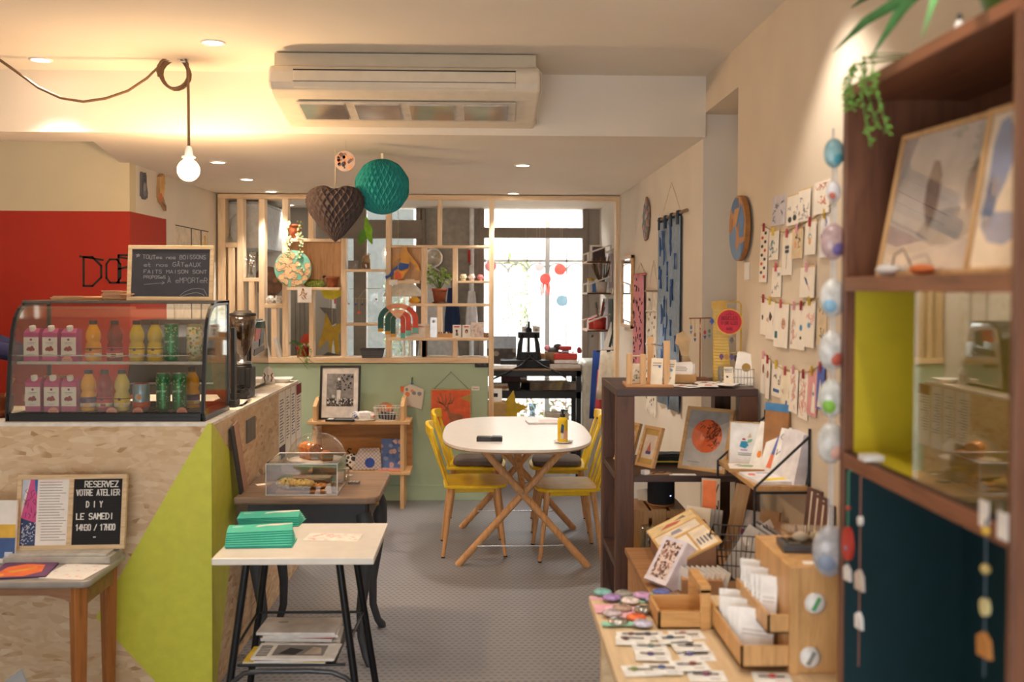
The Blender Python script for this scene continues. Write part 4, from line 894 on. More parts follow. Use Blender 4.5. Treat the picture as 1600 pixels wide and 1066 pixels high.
# little things on the cake table
mb = MB(); mb.lathe([(.001,0),(.022,.001),(.024,.01),(.024,.065),(.022,.065),(.022,.006),(.001,.005)], GLASS('#f2f2f0', .14),18); mb.lathe([(.0225,.064),(.0245,.066),(.0225,.068)], ACE, 18); p = PZ(535,758, OZ); solo('small_tumbler', 'small clear glass tumbler just right of the acrylic box', 'glass', mb, (p.x, p.y + .06, OZ))
mb = MB(); mb.box(-.025,.025,-.018,.018,0,.01, P('#6c6a68', .5))
for k in range(3): mb.box(-.02 + k*.015,-.01 + k*.015,-.019,.019,.01,.0106, P('#a9a7a3', .5))
p = PZ(553,756, OZ); solo('grey_tag_block', 'small flat grey block near the right of the wooden table', 'block', mb, (p.x, p.y, OZ), R(-4))
mb = MB(); mb.prism([(-.02,-.012),(.012,-.016),(.024,.0),(.0,.016)], 0,.0015, PAPER, 'z'); p = PZ(543,744, OZ); solo('paper_tag', 'small white paper tag beside the glass tumbler', 'tag', mb, (p.x, p.y + .02, OZ))
for nm, col, y0, w_, h_, lb, dz in (('plank', '#33302f', 4.33,.05,.30, 'dark narrow board leaning on the counter side behind the pink one', .0),('plank', '#c3987f', 4.40,.07,.31, 'pinkish board leaning on the counter side above the wooden table', 0)):
    mb = MB(); mb.box(-w_/2, w_/2,-.008,0,0, h_, P(col, .6)); solo(nm, lb, 'board', mb, (XC + .035, y0, OZ + .0005),(R(-5.5), R(-11), FACE_AISLE_L), 'boards leaning on the counter')
mb = MB(); mb.box(-.03,.03,-.02,.02,0,.001, PAPER); p = PZ(411,760, OZ); solo('napkin', 'white paper napkin at the foot of the leaning boards', 'napkin', mb, (p.x - .01, p.y + .04, OZ + .0003), R(30))

# ---------------------------------------------------------------- plywood shelf unit against the green wall
PLY = WOOD('#ddb684', '#cda069', 'x', .5,1.3); PLYZ = WOOD('#ddb684', '#cda069', 'z', .5,1.3); PLYB = WOOD('#c79257', '#b17c43', 'x', .5,1.0)
SY0, SY1 = 7.34,7.63
ux = lambda px: PY(px, 700, SY0).x
zs1, zs2 = PY(560,659, SY0).z, PY(600,738, SY0).z
t = thing('plywood_shelf', 'low plywood shelf unit standing against the green wall', 'shelf unit', (0,0,0))
for nm, a, b, z_ in (('shelf', 479,640, zs1),('shelf', 479,641, zs2)):
    mb = MB(); mb.box(ux(a), ux(b), SY0, SY1, z_ - .022, z_, PLY); mk(nm, mb, t, .002)
for a, b in ((488,494),(625,631)):
    mb = MB(); mb.prism([(SY0 + .015,0),(SY1,0),(SY1, zs1 + .16),(SY0 + .14, zs1 + .16),(SY0 + .015, zs1 + .11)], ux(a), ux(b), PLYZ, 'x'); mk('side_panel', mb, t, .002)
mb = MB(); mb.box(ux(493), ux(640), SY1 - .02, SY1, zs2, zs1 - .022, PLYB); mk('back_panel', mb, t)
# on its top
def frame_obj(nm, lb, cat, loc, rot, W_, H_, fw, fm, inner, depth=.018, group=None, mat=None, glass=False):
    """framed picture standing on its bottom edge; inner(mb, x0, x1, z0, z1, y) draws the print"""
    t = thing(nm, lb, cat, loc, rot, group); mb = MB(); w2 = W_/2
    mb.box(-w2, w2,0, depth, 0, fw, fm); mb.box(-w2, w2,0, depth, H_ - fw, H_, fm); mb.box(-w2,-w2 + fw, 0, depth, fw, H_ - fw, fm); mb.box(w2 - fw, w2,0, depth, fw, H_ - fw, fm); mk('frame', mb, t, .0015)
    mb = MB(); mb.box(-w2 + fw, w2 - fw, depth*.45, depth, fw, H_ - fw, mat or PAPER); inner(mb, -w2 + fw, w2 - fw, fw, H_ - fw, depth*.45); mk('print', mb, t)
    if glass: mb = MB(); mb.box(-w2 + fw, w2 - fw, depth*.2, depth*.25, fw, H_ - fw, GLASS('#ffffff', .09)); mk('glass', mb, t)
    return t
def bw(mb, x0, x1, z0, z1, y):
    a, b, c, d = x0 + .035, x1 - .035, z0 + .085, z1 - .045
    mb.box(a, b, y - .001, y, c, d, P('#8b8580', .8, var=.12, scale=30)); mb.box(a, b, y - .0014, y, c, c + (d - c)*.24, SPECKLE('#2e2c2b', ['#cfc9c2', '#76706c', '#dcd6ce'], 70))
    rg = random.Random(3); cx = a + (b - a)*.45
    mb.prism([(cx - .02, c + .12),(cx + .02, c + .12),(cx + .018, c + .19),(cx - .016, c + .19)], y - .0018, y, SPECKLE('#302e2d', ['#b7b1aa', '#5a5653'], 160)); mb.prism([(cx - .014, c + .02),(cx - .004, c + .02),(cx + .008, c + .12),(cx - .014, c + .12)], y - .0018, y, P('#ddd6cd', .8)); mb.prism([(cx + .002, c + .05),(cx + .012, c + .05),(cx + .016, c + .12),(cx + .002, c + .12)], y - .0018, y, P('#ddd6cd', .8))
    mb.disc(cx, c + .203,.011, y - .0018, y, P('#e6dfd6', .8),14); mb.disc(cx - .04, c + .075,.012, y - .0018, y, P('#c9c2ba', .8),12)
    for k in range(20): x, z_ = rg.uniform(cx + .02, b - .008), rg.uniform(c + .12, d - .008); s = rg.uniform(.003,.007); mb.box(x - s, x + s, y - .0018, y, z_ - s, z_ + s, INK)
p0, p1 = PY(498,655,7.44), PY(562,655,7.44)
frame_obj('framed_photo', 'large black-framed black and white print standing on the plywood shelf', 'framed picture', ((p0.x + p1.x)/2,7.44, zs1),(R(-8),0, R(-2)), p1.x - p0.x, .405,.016, BLACK, bw, mat=P('#e6ddd2', .8))
mb = MB(); mb.box(-.105,.105,-.05,.05,0,.012, MATBLACK); mb.box(-.04,.09,-.038,.038,.012,.0125, P('#3f4a40', .3)); mb.box(-.095,-.055,-.03,.035,.012,.015, P('#e2ded8', .6))
p = PY(533,656,7.40); solo('black_tray', 'flat black tray with a white card before the black-framed print', 'tray', mb, (p.x, 7.385, zs1), R(-3), bev=.002)
mb = MB(); mb.ell((0,0,.035),.085,.055,.035, P('#eae6e4', .9, var=.06)); mb.ell((-.055,-.01,.034),.035,.04,.034, SPECKLE('#e6e2e0', ['#3d5384', '#5a6f9f'], 60)); mb.ell((.06,.0,.03),.03,.045,.03, SPECKLE('#efe2da', ['#d0766a', '#e0a89c'], 60)); mb.box(-.03,.05,-.052,-.04,.012,.06, P('#f4f2ee', .9)); mb.lathe([(.08,.0),(.09,.008),(.08,.016)], P('#cfc5ba', .8),24)
p = PY(569,656,7.42); solo('folded_towels', 'bundle of folded patterned white cloths beside the wire basket', 'folded cloths', mb, (p.x, 7.42, zs1))
WIRE = P('#ebe6da', .5)
bx_, bw_, bd_ = PY(606,656,7.43).x, .20,.14
t = thing('wire_basket', 'small cream wire basket on the right of the plywood shelf', 'basket', (bx_, 7.43, zs1))
mb = MB()
def rect(w_, d_, z_): return [(-w_/2,-d_/2, z_),(w_/2,-d_/2, z_),(w_/2, d_/2, z_),(-w_/2, d_/2, z_)]
mb.tube(rect(bw_, bd_, .10),.004, WIRE, 6, True); mb.tube(rect(bw_*.9, bd_*.9,.05),.0022, WIRE, 6, True); mb.tube(rect(bw_*.82, bd_*.82,.003),.003, WIRE, 6, True)
for i in range(9):
    u = -1 + i/4
    for s in (-1,1): mb.tube([(u*bw_/2, s*bd_/2,.10),(u*bw_*.41, s*bd_*.41,.003)], .0018, WIRE, 5)
for i in range(6):
    u = -1 + i*.4
    for s in (-1,1): mb.tube([(s*bw_/2, u*bd_/2,.10),(s*bw_*.41, u*bd_*.41,.003)], .0018, WIRE, 5)
    mb.tube([(-bw_*.41, u*bd_*.41,.003),(bw_*.41, u*bd_*.41,.003)], .0018, WIRE, 5)
mk('wire_frame', mb, t)
rg = random.Random(6)
for i, cl in enumerate(('#3a3c46', '#d9d2c8', '#55555f')):
    mb = MB(); mb.box(-.06,.06,-.003,.003,0,.055, P(cl, .7)); solo('packet', '%s packet tucked into the cream wire basket' % ('dark', 'pale', 'grey')[i], 'packet', mb, (bx_ - .005,7.40 + i*.03, zs1 + .006),(R(-18), R(rg.uniform(-18,18)), R(rg.uniform(-10,10))))
mb = MB(); mb.disc(0,.062,.060,-.004,.004, P('#b98a6a', .85, var=.08, scale=60)); solo('cork_disc', 'round tan cork disc standing behind the wire basket', 'disc', mb, (PY(602,650,7.52).x, 7.53, zs1 + .06),(R(-6),0,0)); bpy.context.scene.objects['cork_disc'].location.z = zs1
mb = MB(); mb.box(-.022,.022,-.002,.002,0,.045, P('#ef8a45', .8)); solo('orange_tag', 'small orange tag stuck up in the wire basket', 'tag', mb, (PY(607,640,7.37).x, 7.375, zs1 + .075),(R(-5), R(8),0))
# on its lower shelf
mb = MB(); mb.ell((0,0,.06),.075,.045,.06, SPECKLE('#e7dfd6', ['#2a2624', '#3a3432'], 30)); mb.tube([(-.01,0,.118),(-.03,0,.14),(-.02,0,.155),(0,0,.15)], .006, BLACK, 6); p = PY(549,735,7.45); solo('spotted_pouch', 'black and cream spotted pouch behind the checked bag', 'pouch', mb, (p.x, 7.46, zs2))
t = thing('checked_bag', 'grey checked fabric bag with a blue disc on the lower plywood shelf', 'bag', (PY(574,737,7.42).x, 7.42, zs2),(R(-10),0,0))
mb = MB(); mb.prism([(-.115,0),(.105,0),(.10,.12),(.085,.165),(-.06,.165),(-.09,.10)], -.012,.03, CHECKS('#cfc4ba', '#a99fa2', 70)); mk('pouch', mb, t, .008)
mb = MB(); mb.disc(.018,.055,.037,-.0135,-.010, P('#3a55a8', .8),24); mk('patch', mb, t)
mb = MB(); mb.ell((0,0,.065),.03,.04,.065, P('#3a2a26', .9)); solo('brown_pouch', 'dark brown pouch between the checked bag and the marbled folder', 'pouch', mb, (PY(596,737,7.5).x, 7.5, zs2))
mb = MB(); mb.box(-.075,.075,-.01,.01,0,.215, SPECKLE('#5a78b4', ['#d9b9ae', '#8fa3cf', '#c9a8a8', '#4868ac'], 26)); solo('marbled_folder', 'blue and pink marbled folder standing at the right of the lower shelf', 'folder', mb, (PY(611,737,7.45).x, 7.46, zs2 + .012),(R(-7),0,0))
mb = MB(); mb.box(-.085,.085,-.06,.06,0,.010, P('#e58f88', .7)); mb.box(-.08,.08,-.058,.055,.004,.0115, P('#f0c6bd', .7)); solo('pink_folder', 'pink folder lying under the marbled folder', 'folder', mb, (PY(609,737,7.42).x, 7.45, zs2))
# on the green wall
hk = PY(644,600, YP)
mb = MB(); mb.prism([(-.06,-.02),(-.01,0),(.03,-.015),(.095,-.04),(.08,-.20),(.035,-.185),(-.09,-.155),(-.07,-.11)], -.03,-.006, SPECKLE('#ded5c8', ['#ef8a45', '#f0975a', '#8d8f94', '#f08a50'], 19,(.30,.34)));
t = thing('hanging_pouch', 'orange patterned fabric pouch hanging from a hook on the green wall', 'pouch', (hk.x, YP, hk.z)); mk('pouch', mb, t, .008)
mb = MB(); mb.tube([(0,-.004,.05),(0,-.02,.03),(0,-.02,.0)], .004, P('#3d5a50', .5),6); mb.ell((0,-.02,.004),.012,.008,.008, P('#3a6ea0', .6),10,6); mk('clip', mb, t)
mb = MB(); mb.prism([(-.09,-.02),(-.03,-.015),(-.035,-.055),(-.085,-.065)], -.012,-.004, ORANGE); mk('label', mb, t)
def deer(mb, x0, x1, z0, z1, y):
    B_ = P('#b97a58', .8); w_, h_ = x1 - x0, z1 - z0; X = lambda u: x0 + u*w_; Z = lambda u: z0 + u*h_
    mb.prism([(X(.42), Z(.32)),(X(.5), Z(.36)),(X(.75), Z(.33)),(X(.82), Z(.28)),(X(.8), Z(.02)),(X(.74), Z(.02)),(X(.72), Z(.16)),(X(.58), Z(.15)),(X(.56), Z(0)),(X(.5), Z(0)),(X(.46), Z(.2))], y - .0012, y, B_)
    mb.prism([(X(.42), Z(.34)),(X(.5), Z(.34)),(X(.44), Z(.5)),(X(.32), Z(.46)),(X(.3), Z(.42)),(X(.38), Z(.42))], y - .0012, y, B_)
    for pts in ([(.4,.48),(.3,.6),(.2,.66),(.16,.8)], [(.3,.6),(.28,.78),(.22,.9)], [(.4,.48),(.44,.62),(.5,.72),(.48,.9)], [(.44,.62),(.52,.64),(.58,.78)], [(.34,.56),(.38,.7),(.36,.86)], [(.24,.64),(.14,.68)]): mb.ribbon([(X(a), Z(b)) for a, b in pts], .010, y - .0012, y, B_)
    mb.prism([(X(.74), Z(.78)),(X(1), Z(.9)),(X(1), Z(.66))], y - .0013, y, P('#c9a25a', .8))
pa, pb = PY(673,608, YP), PY(736,667, YP)
t = frame_obj('deer_picture', 'orange picture of an antlered animal hanging by a string on the green wall', 'framed picture', ((pa.x + pb.x)/2, YP - .018, pb.z),0, pb.x - pa.x, pa.z - pb.z, .008, FRAMEW, deer, .016, mat=P('#f4734c', .75))
mb = MB(); H_ = pa.z - pb.z; W2 = (pb.x - pa.x)/2; mb.tube([(-W2*.85,.012, H_ - .004),(0,.014, H_ + .13),(W2*.9,.012, H_ - .004)], .0016, P('#6a6250', .9),5); mk('string', mb, t)
mb = MB(); mb.ell((0,.008, H_ + .13),.004,.008,.004, BLACK, 8,5); mk('nail', mb, t)
p = PY(743,607, YP); mb = MB(); mb.box(-.03,.03,-.002,0,-.016,.016, PAPER); mb.box(-.02,.02,-.0026,-.002,-.004,.0, TXT); solo('wall_label', 'small white caption label right of the orange animal picture', 'label', mb, (p.x, YP, p.z))
p = PY(753.5,569, YP); mb = MB(); mb.box(-.056,.05,-.006,0,-.024,.024, P('#232326', .6)); mb.text('PRIV\u00c9', -.036,-.012,.022, P('#6c6a66', .6),.003,-.0072,-.006, width=.072); solo('private_sign', 'small black sign at the partition corner by the doorway', 'sign', mb, (p.x, YP - .012 - .0005, p.z))
# ---------------------------------------------------------------- oval dining table
TC = Vector((.20,6.23,0)); TA, TB, TZ = .455,.72,.74
t = thing('dining_table', 'white-topped oval table on crossed wooden trestle legs', 'table', TC)
mb = MB(); pts = []
for k in range(64):
    a = 2*PI*k/64; c_, s_ = math.cos(a), math.sin(a); e = 2/3.0
    pts.append((TA*math.copysign(abs(c_)**e, c_), TB*math.copysign(abs(s_)**e, s_)))
mb.prism(pts, TZ - .018, TZ, P('#efe8e2', .3, var=.01), 'z'); mk('tabletop', mb, t, .003)
mb = MB(); mb.prism([(a*.995, b*.995) for a, b in pts], TZ - .024, TZ - .018, WOOD('#a87f58', '#8d6540', 'x', .5), 'z'); mk('edge_band', mb, t)
for y in (-.40,.52):
    for s in (-1,1):
        mb = MB(); mb.cyl((s*.235 + .03, y, TZ - .05),(-s*.385 + .03, y + .02*s, 0.0),.021,.021, BEECH, 14); mk('leg', mb, t)
    mb = MB(); mb.prism([(-.29, TZ - .024),(.34, TZ - .024),(.28, TZ - .075),(-.2, TZ - .075)], y - .024, y + .024, BEECH); mk('crossbeam', mb, t, .004)
    mb = MB(); mb.ell((.03, y - .035,.44),.008,.006,.008, STEEL, 10,6); mb.ell((.22, y - .026, TZ - .055),.007,.005,.007, STEEL, 10,6); mb.ell((-.18, y - .026, TZ - .055),.007,.005,.007, STEEL, 10,6); mk('bolt', mb, t)
    mb = MB(); mb.cyl((-.25, y, .12),(.31, y, .12),.004,.004, CHROME, 8); mk('tie_rod', mb, t)
mb = MB(); mb.bar((.03,-.38,.43),(.0,-.05, TZ - .03),.035,.03, BEECH); mk('strut', mb, t, .003)
mb = MB(); mb.bar((.03,.5,.43),(.0,.15, TZ - .03),.035,.03, BEECH); mk('strut', mb, t, .003)
mb = MB(); mb.box(-.03,.03,-.38,.5, TZ - .05, TZ - .024, BEECH); mk('center_rail', mb, t, .003)
mb = MB(); mb.tube([(.0,-.05, TZ - .05),(.03,.0,.6),(.05,.05, TZ - .05)], .004, CHROME, 6); mk('folding_stay', mb, t)
# ---------------------------------------------------------------- yellow spindle chairs
def chair():
    t = thing('yellow_chair', 'x', 'chair', group='yellow chairs around the oval table')     # faces +x
    SZ = .415
    mb = MB(); pts = [(.19,-.16),(.205,-.10),(.21,0),(.205,.10),(.19,.16),(.14,.2),(0,.208),(-.15,.195),(-.185,.17),(-.19,0),(-.185,-.17),(-.15,-.195),(0,-.208),(.14,-.2)]
    mb.prism(pts, SZ, SZ + .022, YELLOW, 'z'); mk('seat', mb, t, .008)
    mb = MB(); mb.box(-.13,.13,-.15,.15, SZ - .03, SZ, YELLOW); mk('seat_frame', mb, t, .004)
    for x, y in ((.135,-.15),(.135,.15),(-.14,-.15),(-.14,.15)):
        mb = MB(); mb.cyl((x, y, SZ),(x*1.38, y*1.38,0),.019,.011, BEECH, 12); lg = mk('leg', mb, t); mb = MB(); mb.cyl((x*1.38, y*1.38,0),(x*1.375, y*1.375,.008),.0118,.012, BLACK, 12); mk('foot_cap', mb, lg)
    mb = MB(); n = 12; vs = []
    for i in range(n + 1):
        u = -1 + 2*i/n; y = u*.185; bx = -.262 - .03*(1 - u*u) + .0; top = .80 - .012*u*u
        for dx, z_ in ((-.012, top),(.012, top),(.016, top - .06),(-.008, top - .06)): vs.append((bx + dx, y, z_))
    fs = [(i*4+k, i*4+(k+1) % 4, i*4+4+(k+1) % 4, i*4+4+k) for i in range(n) for k in range(4)] + [(0,1,2,3),(n*4+3, n*4+2, n*4+1, n*4)]
    mb.add(vs, fs, YELLOW); mk('top_rail', mb, t, .006)
    for k in range(5):
        u = -1 + k*.5; w_ = .034 if k in (0,4) else .016
        mb = MB(); mb.bar((-.165 - .008*(1 - u*u), u*.165, SZ + .012),(-.262 - .03*(1 - (u*.85)**2), u*.165,.755), w_, .014, YELLOW, (1,0,0)); mk('spindle', mb, t, .003)
    return t
ch = chair(); ch.location = (-.065,6.23,0); ch.rotation_euler = (0,0, R(3)); ch['label'] = 'yellow spindle-back chair with bare seat at the near left of the oval table'
c2 = dup(ch, (-.06,6.84,0), R(-3), 'yellow spindle-back chair with grey cushion at the far left of the oval table')
dup(ch, (.51,6.12,0), R(183), 'yellow spindle-back chair with bare seat at the near right beside the dark shelf')
dup(ch, (.52,6.83,0), R(178), 'yellow spindle-back chair with grey cushion at the far right of the oval table')
CU = P('#6d625a', .95, var=.06, scale=60)
mb = MB(); mb.prism([(.17,-.14),(.18,0),(.17,.14),(.12,.175),(-.13,.17),(-.155,.1),(-.16,0),(-.155,-.1),(-.13,-.17),(.12,-.175)], 0,.034, CU, 'z')
cu = solo('seat_cushion', 'grey-brown seat cushion on the far left yellow chair', 'cushion', mb, (-.05,6.84,.4372), R(-3), 'seat cushions', bev=.012)
dup(cu, (.51,6.83,.4372), R(178), 'grey-brown seat cushion on the far right yellow chair')
# ---------------------------------------------------------------- on the oval table
p = PZ(765,689, TZ); mb = MB(); mb.box(-.075,.075,-.035,.035,0,.024, P('#1e1d20', .5)); mb.box(-.065,.01,-.0365,-.03,.005,.02, P('#333236', .5)); mb.box(.015,.07,-.03,.03,.024,.028, P('#29282b', .4)); mb.box(-.07,.0,-.025,.028,.024,.026, P('#2c2b2e', .4)); solo('black_case', 'small flat black case on the near left of the oval table', 'case', mb, (p.x, p.y, TZ), R(-3), bev=.004)
p = PZ(879,692, TZ)
t = thing('saucer', 'small white saucer under the yellow bottle on the oval table', 'saucer', (p.x + .005, p.y + .0, TZ)); mb = MB(); mb.lathe([(.001,0),(.035,0),(.056,.009),(.058,.012),(.035,.005),(.001,.004)], WHITE, 28); mk('dish', mb, t)
t = thing('pump_bottle', 'yellow soap bottle with black pump on the oval table', 'bottle', (p.x, p.y, TZ + .0045), R(8)); mb = MB(); mb.lathe([(.001,0),(.027,.001),(.03,.006),(.03,.125),(.026,.138),(.014,.146),(.0135,.15)], YELLOW, 24); mk('body', mb, t)
mb = MB(); mb.push(Matrix.Translation((0,-.0303,.0))); mb.prism([(-.018,.06),(-.002,.055),(.002,.10),(-.012,.11)], -.001,.004, P('#2f5a8c', .6)); mb.prism([(.0,.02),(.018,.022),(.02,.07),(.004,.075)], -.001,.004, P('#d9a08a', .6)); mb.prism([(-.018,.025),(-.004,.02),(0,.05),(-.016,.055)], -.001,.004, P('#e8e2d8', .6)); mb.pop(); mk('label', mb, t)
mb = MB(); mb.lathe([(.015,.146),(.015,.162),(.006,.164),(.005,.178),(.012,.18),(.012,.19),(.001,.191)], BLACK, 16); mb.bar((0,0,.184),(.03,-.012,.182),.008,.008, BLACK); mk('pump', mb, t)
p = PZ(851,661, TZ); mb = MB(); mb.box(-.12,.12,-.075,.075,0,.012, P('#d9d4d4', .4,.3)); mb.box(-.118,.118,-.073,.073,.012,.0135, P('#e9e4e2', .4)); solo('closed_laptop', 'closed pale laptop near the far right of the oval table', 'laptop', mb, (p.x, p.y, TZ), R(6), bev=.003)
mb = MB(); mb.box(-.07,.07,-.05,.05,0,.0015, P('#e7cfc6', .7)); solo('pink_note', 'pale pink note lying on the closed laptop', 'note', mb, (p.x + .03, p.y + .005, TZ + .0136), R(2))

# ---------------------------------------------------------------- back room: workbench and press
BY = 8.35
bx = lambda px, Y=BY: PY(px, 600, Y).x
bz = lambda py, Y=BY: PY(840, py, Y).z
t = thing('workbench', 'black metal workbench with a lower shelf behind the partition doorway', 'workbench', (0,0,0))
b0, b1 = -.15, bx(908); zt_, zs_ = bz(577), bz(612); BY1 = 8.86
mb = MB(); mb.box(b0, b1, BY - .01, BY1, zt_ - .012, zt_, WOOD('#8a6a4c', '#6c5038', 'x', .6)); mk('worktop', mb, t, .002)
mb = MB(); mb.box(b0, b1, BY, BY + .03, zt_ - .06, zt_ - .012, BLACK); mb.box(b1 - .03, b1, BY, BY1, zt_ - .06, zt_ - .012, BLACK); mk('top_frame', mb, t)
mb = MB(); mb.box(b0, b1, BY + .01, BY1 - .02, zs_ - .012, zs_, BLACK); mb.box(b0, b1, BY, BY + .03, zs_ - .06, zs_ - .005, BLACK); mk('shelf', mb, t)
for x in (b0 + .02, b1 - .02):
    for y in (BY + .02, BY1 - .02): mb = MB(); mb.box(x - .02, x + .02, y - .02, y + .02,0, zt_ - .012, BLACK); mk('leg', mb, t)
# black iron press
pxc = bx(826,8.55)
t = thing('printing_press', 'black cast iron hand press with a vertical screw on the workbench', 'press', (pxc, 8.56, zt_ + .0006)); t.scale = (.72,.8,.66); IR = P('#141416', .5,.3)
mb = MB(); mb.box(-.34,.26,-.15,.12,0,.10, IR); mk('bed', mb, t, .006)
mb = MB()
for s in (-1,1): mb.prism([(s*.15,.08),(s*.09,.08),(s*.075,.28),(s*.06,.44),(s*.09,.44),(s*.13,.3)], -.06,.06, IR)
mb.box(-.13,.13,-.06,.06,.38,.46, IR); mb.box(-.11,.11,-.07,.07,.10,.2, IR); mk('frame', mb, t, .006)
mb = MB(); mb.cyl((0,0,.2),(0,0,.60),.016,.014, IR, 12); mb.lathe([(.04,.46),(.04,.5),(.02,.52)], IR, 16); mb.bar((-.05,0,.53),(.1,0,.545),.012,.012, STEEL); mk('screw', mb, t)
mb = MB(); mb.tube([(.03,-.08,.16),(-.1,-.22,.04),(-.3,-.30,-.06),(-.47,-.33,-.14)], .014, IR, 8); mk('crank_arm', mb, t)
mb = MB(); mb.tube([(-.02,-.08,.16),(.15,-.22,.04),(.34,-.30,-.05),(.42,-.33,-.1)], .014, IR, 8); mk('crank_arm', mb, t)
# things on and under the bench
def blk(nm, lb, cat, px, Y, z_, W_, D_, H_, col, rot=0, bev=.004, extra=None, group=None):
    mb = MB(); mb.box(-W_/2, W_/2,-D_/2, D_/2,0, H_, col if not isinstance(col, str) else P(col, .7))
    if extra: extra(mb)
    return solo(nm, lb, cat, mb, (PY(px, 600, Y).x, Y, z_), rot, group, bev)
zt_ += .0006
mb = MB(); mb.box(-.13,.13,0,.012,0,.26, P('#c3d3e8', .7)); mb.box(-.13,.13,-.001,0,0,.15, SPECKLE('#5a5250', ['#8f8780', '#a8a098', '#6d6058'], 18)); solo('landscape_print', 'print of brown buildings under a blue sky propped on the workbench', 'print', mb, (bx(780,8.7) + .02,8.72, zt_ + .02),(R(-6),0,0)); bpy.data.objects['landscape_print'].location.z = zt_
blk('paper_stack', 'white stack of paper beside the iron press', 'paper stack', 787,8.43, zt_, .22,.12,.03, '#f2f0ee')
blk('cardboard_box', 'small tan cardboard box behind the iron press', 'box', 848,8.74, zt_, .2,.12,.11, KRAFT)
blk('print_stack', 'stack of pale prints at the right end of the workbench', 'paper stack', 882,8.5, zt_, .26,.2,.035, '#c9c2b8')
mb = MB(); mb.lathe([(.001,0),(.06,0),(.075,.1),(.07,.1),(.055,.01),(.001,.008)], P('#8a6a4c', .8),18); mb.ell((0,0,.11),.05,.05,.03, P('#5a5a5c', .6),10,6); mb.ell((-.05,0,.13),.03,.03,.025, P('#e58fa0', .7),10,6); mb.ell((.04,.0,.14),.04,.03,.03, P('#5a5048', .7),10,6); solo('brown_pot', 'round brown pot of tools on the workbench', 'pot', mb, (bx(864,8.55),8.55, zt_ + .0355))
t = thing('red_scale', 'red kitchen scale at the right end of the workbench', 'scale', (bx(883,8.52),8.52, zt_ + .0355)); mb = MB(); mb.box(-.10,.10,-.07,.07,0,.035, P('#d9d0cc', .5)); mb.box(-.1,.1,-.06,.06,.035,.09, P('#c8342a', .4)); mk('body', mb, t, .01)
mb = MB(); mb.box(-.03,.03,-.03,.03,.09,.115, STEEL); mb.box(-.05,.05,-.05,.05,.115,.15, P('#b82a24', .4)); mk('plate', mb, t, .006)
def twig(mb, m, n=6, seed=1, h_=.2, sp=.08):
    rg = random.Random(seed)
    for i in range(n): a = rg.uniform(0,6.28); mb.tube([(0,0,0),(sp*.5*math.cos(a), sp*.5*math.sin(a), h_*.6),(sp*math.cos(a), sp*math.sin(a), h_*rg.uniform(.8,1.1))], .003, m, 5)
mb = MB(); twig(mb, P('#7a2a2a', .7),3,4,.16,.05)
mb.ell((.02,.0,.15),.02,.006,.03, P('#a8343a', .6),8,6); mb.ell((-.03,.01,.12),.006,.02,.03, P('#a8343a', .6),8,6); mb.cyl((0,0,0),(0,0,.03),.02,.018, P('#5a3030', .7),10); solo('red_sprig', 'dark red sprig in a tiny pot at the bench end', 'plant', mb, (bx(901,8.5),8.5, zt_))
zs_ += .0006
blk('dark_box', 'dark brown storage box on the lower workbench shelf', 'box', 805,8.52, zs_, .24,.2,.07, '#1c1618'); blk('maroon_box', 'maroon box stacked on the dark storage box', 'box', 803,8.52, zs_ + .0705,.22,.18,.06, '#42222a')
mb = MB(); mb.box(-.21,.21,-.1,.1,0,.11, GLASS('#e6e4e2', .2)); mb.box(-.2,.2,-.09,.09,.004,.07, P('#8d8780', .8, var=.15)); solo('clear_storage_tub', 'clear plastic tub of papers on the lower workbench shelf', 'storage tub', mb, (bx(851,8.5),8.52, zs_))
blk('book_pile', 'pale books at the right end of the lower workbench shelf', 'books', 889,8.55, zs_, .16,.16,.06, '#b9ad9a')
for i, (w_, c_) in enumerate(((.14, '#d9cdb8'),(.13, '#a87a5a'),(.12, '#e2d6c6'))): blk('notebook', 'notebook, %s of the little pile at the left of the lower bench shelf' % ('lowest', 'middle one', 'topmost')[i], 'notebook', 782,8.46, zs_ + i*.021, w_, .12,.02, c_, group='notebooks on the bench shelf')
t = thing('white_cabinet', 'small tan box with a picture card below the workbench', 'box', (bx(775,8.3) - .0,8.25,0)); mb = MB(); mb.box(-.12,.08,-.1,.1,0, bz(628,8.2), KRAFT); mk('carton', mb, t, .004); t.name = 'tall_carton'
mb = MB(); mb.box(-.05,.05,-.003,0,0,.11, PAPER); mb.box(-.02,.015,-.004,-.003,.04,.07, INK); solo('standing_card', 'white card standing on the tan carton by the doorway', 'card', mb, (bx(775,8.2),8.2, bz(628,8.2)),(R(-8),0,0))
sp = [(math.cos(R(90 + 36*k))*(.16 if k % 2 == 0 else .075), math.sin(R(90 + 36*k))*(.16 if k % 2 == 0 else .075)) for k in range(10)]
mb = MB(); mb.prism([(a, b + .16) for a, b in sp], -.006,.006, P('#c9a72a', .6)); solo('gold_star', 'mustard yellow paper star below the workbench beside the carton', 'star', mb, (bx(790,8.3),8.3, bz(668,8.3)),(0, R(12),0))
mb = MB(); mb.box(-.05,.05,-.1,.1,0,.52, P('#3aa392', .6)); solo('teal_board', 'teal panel behind the mustard star', 'panel', mb, (bx(787,8.5),8.55,0))
t = thing('glass_carafe', 'clear glass carafe standing below the workbench', 'carafe', (bx(832,8.4),8.42,.40)); mb = MB(); mb.lathe([(.001,0),(.06,.002),(.065,.05),(.03,.13),(.024,.2),(.036,.26),(.034,.26),(.022,.2),(.028,.13),(.06,.05),(.001,.006)], GLASS('#dce6ee', .25),20); mk('glass', mb, t)
mb = MB(); mb.box(-.34,.28,-.16,.2,.0,.40, P('#c9cdd0', .7)); solo('low_cupboard', 'pale grey low cupboard below the workbench', 'cupboard', mb, (bx(838,8.5),8.52,0),0, None, .006)
